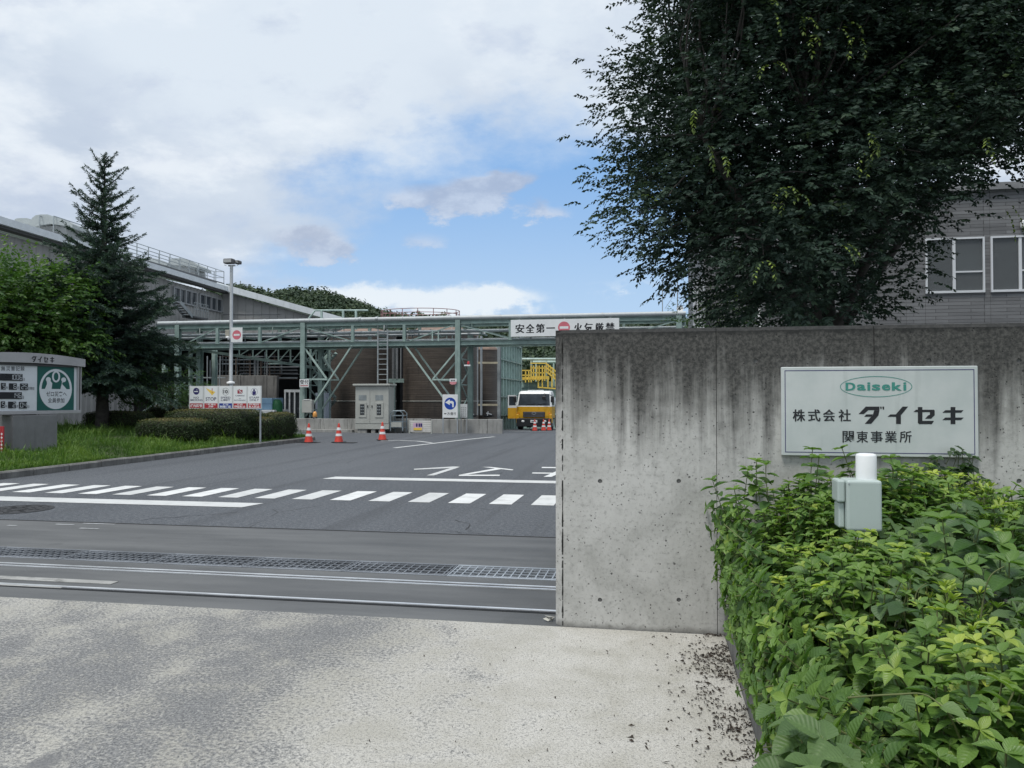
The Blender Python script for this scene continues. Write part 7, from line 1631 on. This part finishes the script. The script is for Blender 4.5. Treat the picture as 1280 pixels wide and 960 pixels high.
for i in range(3):
    for j in range(4):
        u0, u1, v0, v1 = UE[i], UE[i + 1], VE[j], VE[j + 1]; t = thing('leafy_shrub', LAB[i, j], 'shrub', ((u0 + u1) / 2, (v0 + v1) / 2, .08), 'shrubs in the planting bed'); bs = Bush(); ar = (u1 - u0) * (v1 - v0)
        ub = max(u0, .56)
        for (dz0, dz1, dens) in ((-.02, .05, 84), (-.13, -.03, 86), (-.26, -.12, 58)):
            for _ in range(int(ar * dens)):
                u, v = random.uniform(ub, u1), random.uniform(v0, v1); z = H(u, v) + random.uniform(dz0, dz1); zn = zone(u, v); p = Vector((u, v, z)); deep = dz0 < -.1
                cl_ = .22 * noise.noise((u * 2.1, v * 2.1, 4))
                if abs(u - bc.x) < .16 and abs(v - 4.28) < .13: continue
                if zn == 'broad':
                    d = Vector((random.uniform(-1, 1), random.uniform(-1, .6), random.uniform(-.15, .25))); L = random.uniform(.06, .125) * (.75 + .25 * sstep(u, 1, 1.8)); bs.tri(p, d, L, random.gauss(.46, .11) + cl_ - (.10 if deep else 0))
                elif zn == 'lance':
                    for q in range(2 if not deep else 1):
                        L = random.uniform(.16, .30); pp = p + Vector((random.uniform(-.06, .06), random.uniform(-.06, .06), -L * .8)); bs.shoot(pp, Vector((random.uniform(-.35, .25), random.uniform(-.5, .15), 1)), L, random.randint(4, 6), random.uniform(.055, .10), random.gauss(.50, .10) + cl_)
                else:
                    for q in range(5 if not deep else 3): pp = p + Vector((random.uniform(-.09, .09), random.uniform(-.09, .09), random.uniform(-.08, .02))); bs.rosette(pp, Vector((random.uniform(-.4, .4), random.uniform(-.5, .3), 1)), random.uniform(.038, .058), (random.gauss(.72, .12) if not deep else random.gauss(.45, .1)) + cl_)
                    if random.random() < .35: bs.tri(p + Vector((0, 0, .02)), Vector((random.uniform(-1, 1), random.uniform(-1, .5), .1)), random.uniform(.05, .08), random.gauss(.36, .08))
        if i == 0:            # the side that hangs over the kerb
            for _ in range(int((v1 - v0) * 125)):
                v = random.uniform(v0, v1); z = .22 + (H(.75, v) - .2) * random.random() ** .8; out = random.uniform(.0, .16) * (.55 + .45 * sstep(z, .3, .6)); d = Vector((-1, random.uniform(-.8, .4), random.uniform(-.3, .8)))
                if random.random() < .55 or v > 2.6: bs.shoot(Vector((.64 - out * .5, v, z - .06)), d, random.uniform(.12, .22), random.randint(3, 5), random.uniform(.06, .105), random.gauss(.42, .10))
                else: bs.tri(Vector((.52 - out, v, z)), d, random.uniform(.06, .10), random.gauss(.44, .1))
            for _ in range(int((v1 - v0) * 22)):
                v = random.uniform(v0, v1); bs.shoot(Vector((.60, v, random.uniform(.14, .3))), Vector((-.8, random.uniform(-.6, .3), random.uniform(-.1, .4))), random.uniform(.08, .16), 3, random.uniform(.055, .08), random.gauss(.38, .08))
        if (i, j) == (0, 3) or (i, j) == (1, 3):      # taller sprouts before the name plate
            pts = ((930, 582), (945, 575), (960, 585), (1012, 562), (1018, 575), (905, 592), (925, 600)) if i == 0 else ((1050, 585), (1068, 565), (1078, 575), (1112, 566), (1122, 560), (1135, 580), (1150, 600), (1098, 580))
            for px, py in pts:
                q = A(px, py, random.uniform(4.75, 5.05)); bs.shoot(q - Vector((0, 0, .26)), Vector((random.uniform(-.45, .35), random.uniform(-.3, .1), 1)), random.uniform(.18, .32), 5, .115, random.gauss(.42, .08), light=.14)
        if (i, j) == (1, 2):
            for px, py in ((1035, 690), (1065, 668), (1010, 700), (1095, 680), (1120, 668)):
                q = A(px, py, 3.85); bs.shoot(q - Vector((0, 0, .2)), Vector((0, -.3, 1)), .2, 4, .12, random.gauss(.40, .06), k='lance')
        if (i, j) == (2, 2):
            for px, py in ((1170, 655), (1185, 640), (1215, 650), (1250, 665), (1265, 690), (1200, 690), (1160, 690)):
                q = A(px, py, random.uniform(3.3, 3.9)); bs.shoot(q - Vector((0, 0, .22)), Vector((random.uniform(-.3, .3), -.3, 1)), .2, 3, .15, random.gauss(.40, .07), k='lance')
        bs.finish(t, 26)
# pale climbing tendrils across the bed
def tendril(label, pts, r=.0022, m=None, leaves=()):
    P3 = [A(*p) for p in pts]; q = []
    for a in range(len(P3) - 1):
        p0, p1, p2, p3 = P3[max(0, a - 1)], P3[a], P3[a + 1], P3[min(len(P3) - 1, a + 2)]
        for k in range(8): s = k / 8; q.append(.5 * ((2 * p1) + (p2 - p0) * s + (2 * p0 - 5 * p1 + 4 * p2 - p3) * s * s + (3 * p1 - p0 - 3 * p2 + p3) * s ** 3))
    q.append(P3[-1]); t = thing('vine_tendril', label, 'vine', tuple(P3[0]), 'vine tendrils over the shrubs'); b = MB(); b.tube(q, [r * (1 - .5 * k / len(q)) for k in range(len(q))], 6); b.build('stem', m or stem_mat, t)
    for (f_, L) in leaves:
        k = int(f_ * (len(q) - 1)); mm = frame_(q[k], rvec() + Vector((0, -.4, .2)), Vector((0, -.4, 1)), L); o = bpy.data.objects.new('leaf', leaf_mesh('ovate', random.choice((3, 4)))); COL.objects.link(o); o.parent = t; o.matrix_local = Matrix.Translation(-P3[0]) @ mm
tendril('pale green tendril curling up at the right of the shrubs', ((1226, 772, 2.2), (1230, 745, 2.2), (1238, 720, 2.2), (1255, 708, 2.2)), .0024, None, ((.5, .05),))
tendril('thin pale tendril over the left flank of the shrubs', ((905, 655, 4.2), (925, 672, 4.0), (950, 690, 3.8)), .0025)
tendril('forked thin stem near the bottom centre of the shrubs', ((1060, 872, 1.85), (1120, 868, 1.8), (1160, 870, 1.8), (1200, 905, 1.75)), .0024, None, ((.4, .05), (.8, .05)))
tendril('short upright pale tendril right of the azalea tips', ((1143, 752, 2.5), (1147, 738, 2.5), (1158, 729, 2.5)), .0022)
# dark vine hanging on the wall below the plate
t = thing('wall_vine', 'dark green vine leaves on the concrete wall under the right end of the name plate', 'vine', (A(1195, 590, 5.3).x, 5.3, .9)); bs = Bush(); random.seed(3)
for _ in range(46):
    px, py = random.gauss(1192, 20), random.gauss(588, 13)
    if not (1150 < px < 1235 and 562 < py < 622): continue
    q = A(px, py, random.uniform(5.2, 5.37)); bs.tri(q, Vector((random.uniform(-1, 1), -.6, random.uniform(-.8, .3))), random.uniform(.045, .065), random.gauss(.13, .06))
bs.finish(t, 14)
# ---------------------------------------------------------------- litter on the apron
lit = MB(); random.seed(17)
def bit(u, v, L, w, tw_):
    a = random.uniform(0, 6.28); d = Vector((math.cos(a), math.sin(a), 0)); s = Vector((-d.y, d.x, 0)); p = Vector((u, v, .004)); h = random.uniform(.002, .012); b0 = len(lit.v)
    lit.v += [tuple(p), tuple(p + d * L * .5 + s * w + Vector((0, 0, h * tw_))), tuple(p + d * L + Vector((0, 0, h * .4))), tuple(p + d * L * .5 - s * w + Vector((0, 0, h)))]; lit.f += [(b0, b0 + 1, b0 + 2), (b0, b0 + 2, b0 + 3)]; lit.sm += [False, False]
n = 0
while n < 1000:
    v = random.gauss(4.55, .55); u = .472 - abs(random.gauss(0, .13))
    if not (3.0 < v < 5.39): continue
    if noise.noise((u * 6, v * 5, 1)) < random.uniform(-.5, .35): continue
    bit(u, v, random.uniform(.006, .03), random.uniform(.0015, .006), random.random()); n += 1
for _ in range(110): bit(.47 - abs(random.gauss(0, .3)), random.uniform(2.6, 5.35), random.uniform(.01, .05), random.uniform(.001, .005), 0)
for _ in range(160): bit(random.uniform(-1.5, .3), random.uniform(2.2, 5.3), random.uniform(.004, .02), random.uniform(.001, .004), 0)
for _ in range(160): u = random.uniform(.35, 1.0); bit(u, 5.395 - abs(random.gauss(0, .02)), random.uniform(.01, .04), .004, 0) if u < .47 else None
kind(lit.build('leaf_litter', M('dead_leaf', (.045, .034, .026), .85, var=.5, vs=30)), 'stuff')
sc = G(686, 777); b = MB(); random.seed(2); c0 = Vector((sc.x, sc.y, .0)); vs = [c0 + Vector((random.uniform(-.045, .045), random.uniform(-.03, .03), random.uniform(.005, .05))) for _ in range(9)]; b.add(vs, [(0, 1, 2), (2, 3, 4), (1, 4, 5), (5, 6, 7), (3, 7, 8), (0, 6, 8)]); tag(b.build('dry_leaf', M('dry_leaf', (.50, .49, .44), .8, var=.15), org=tuple(c0)), 'crumpled pale dry leaf at the foot of the wall end', 'leaf')
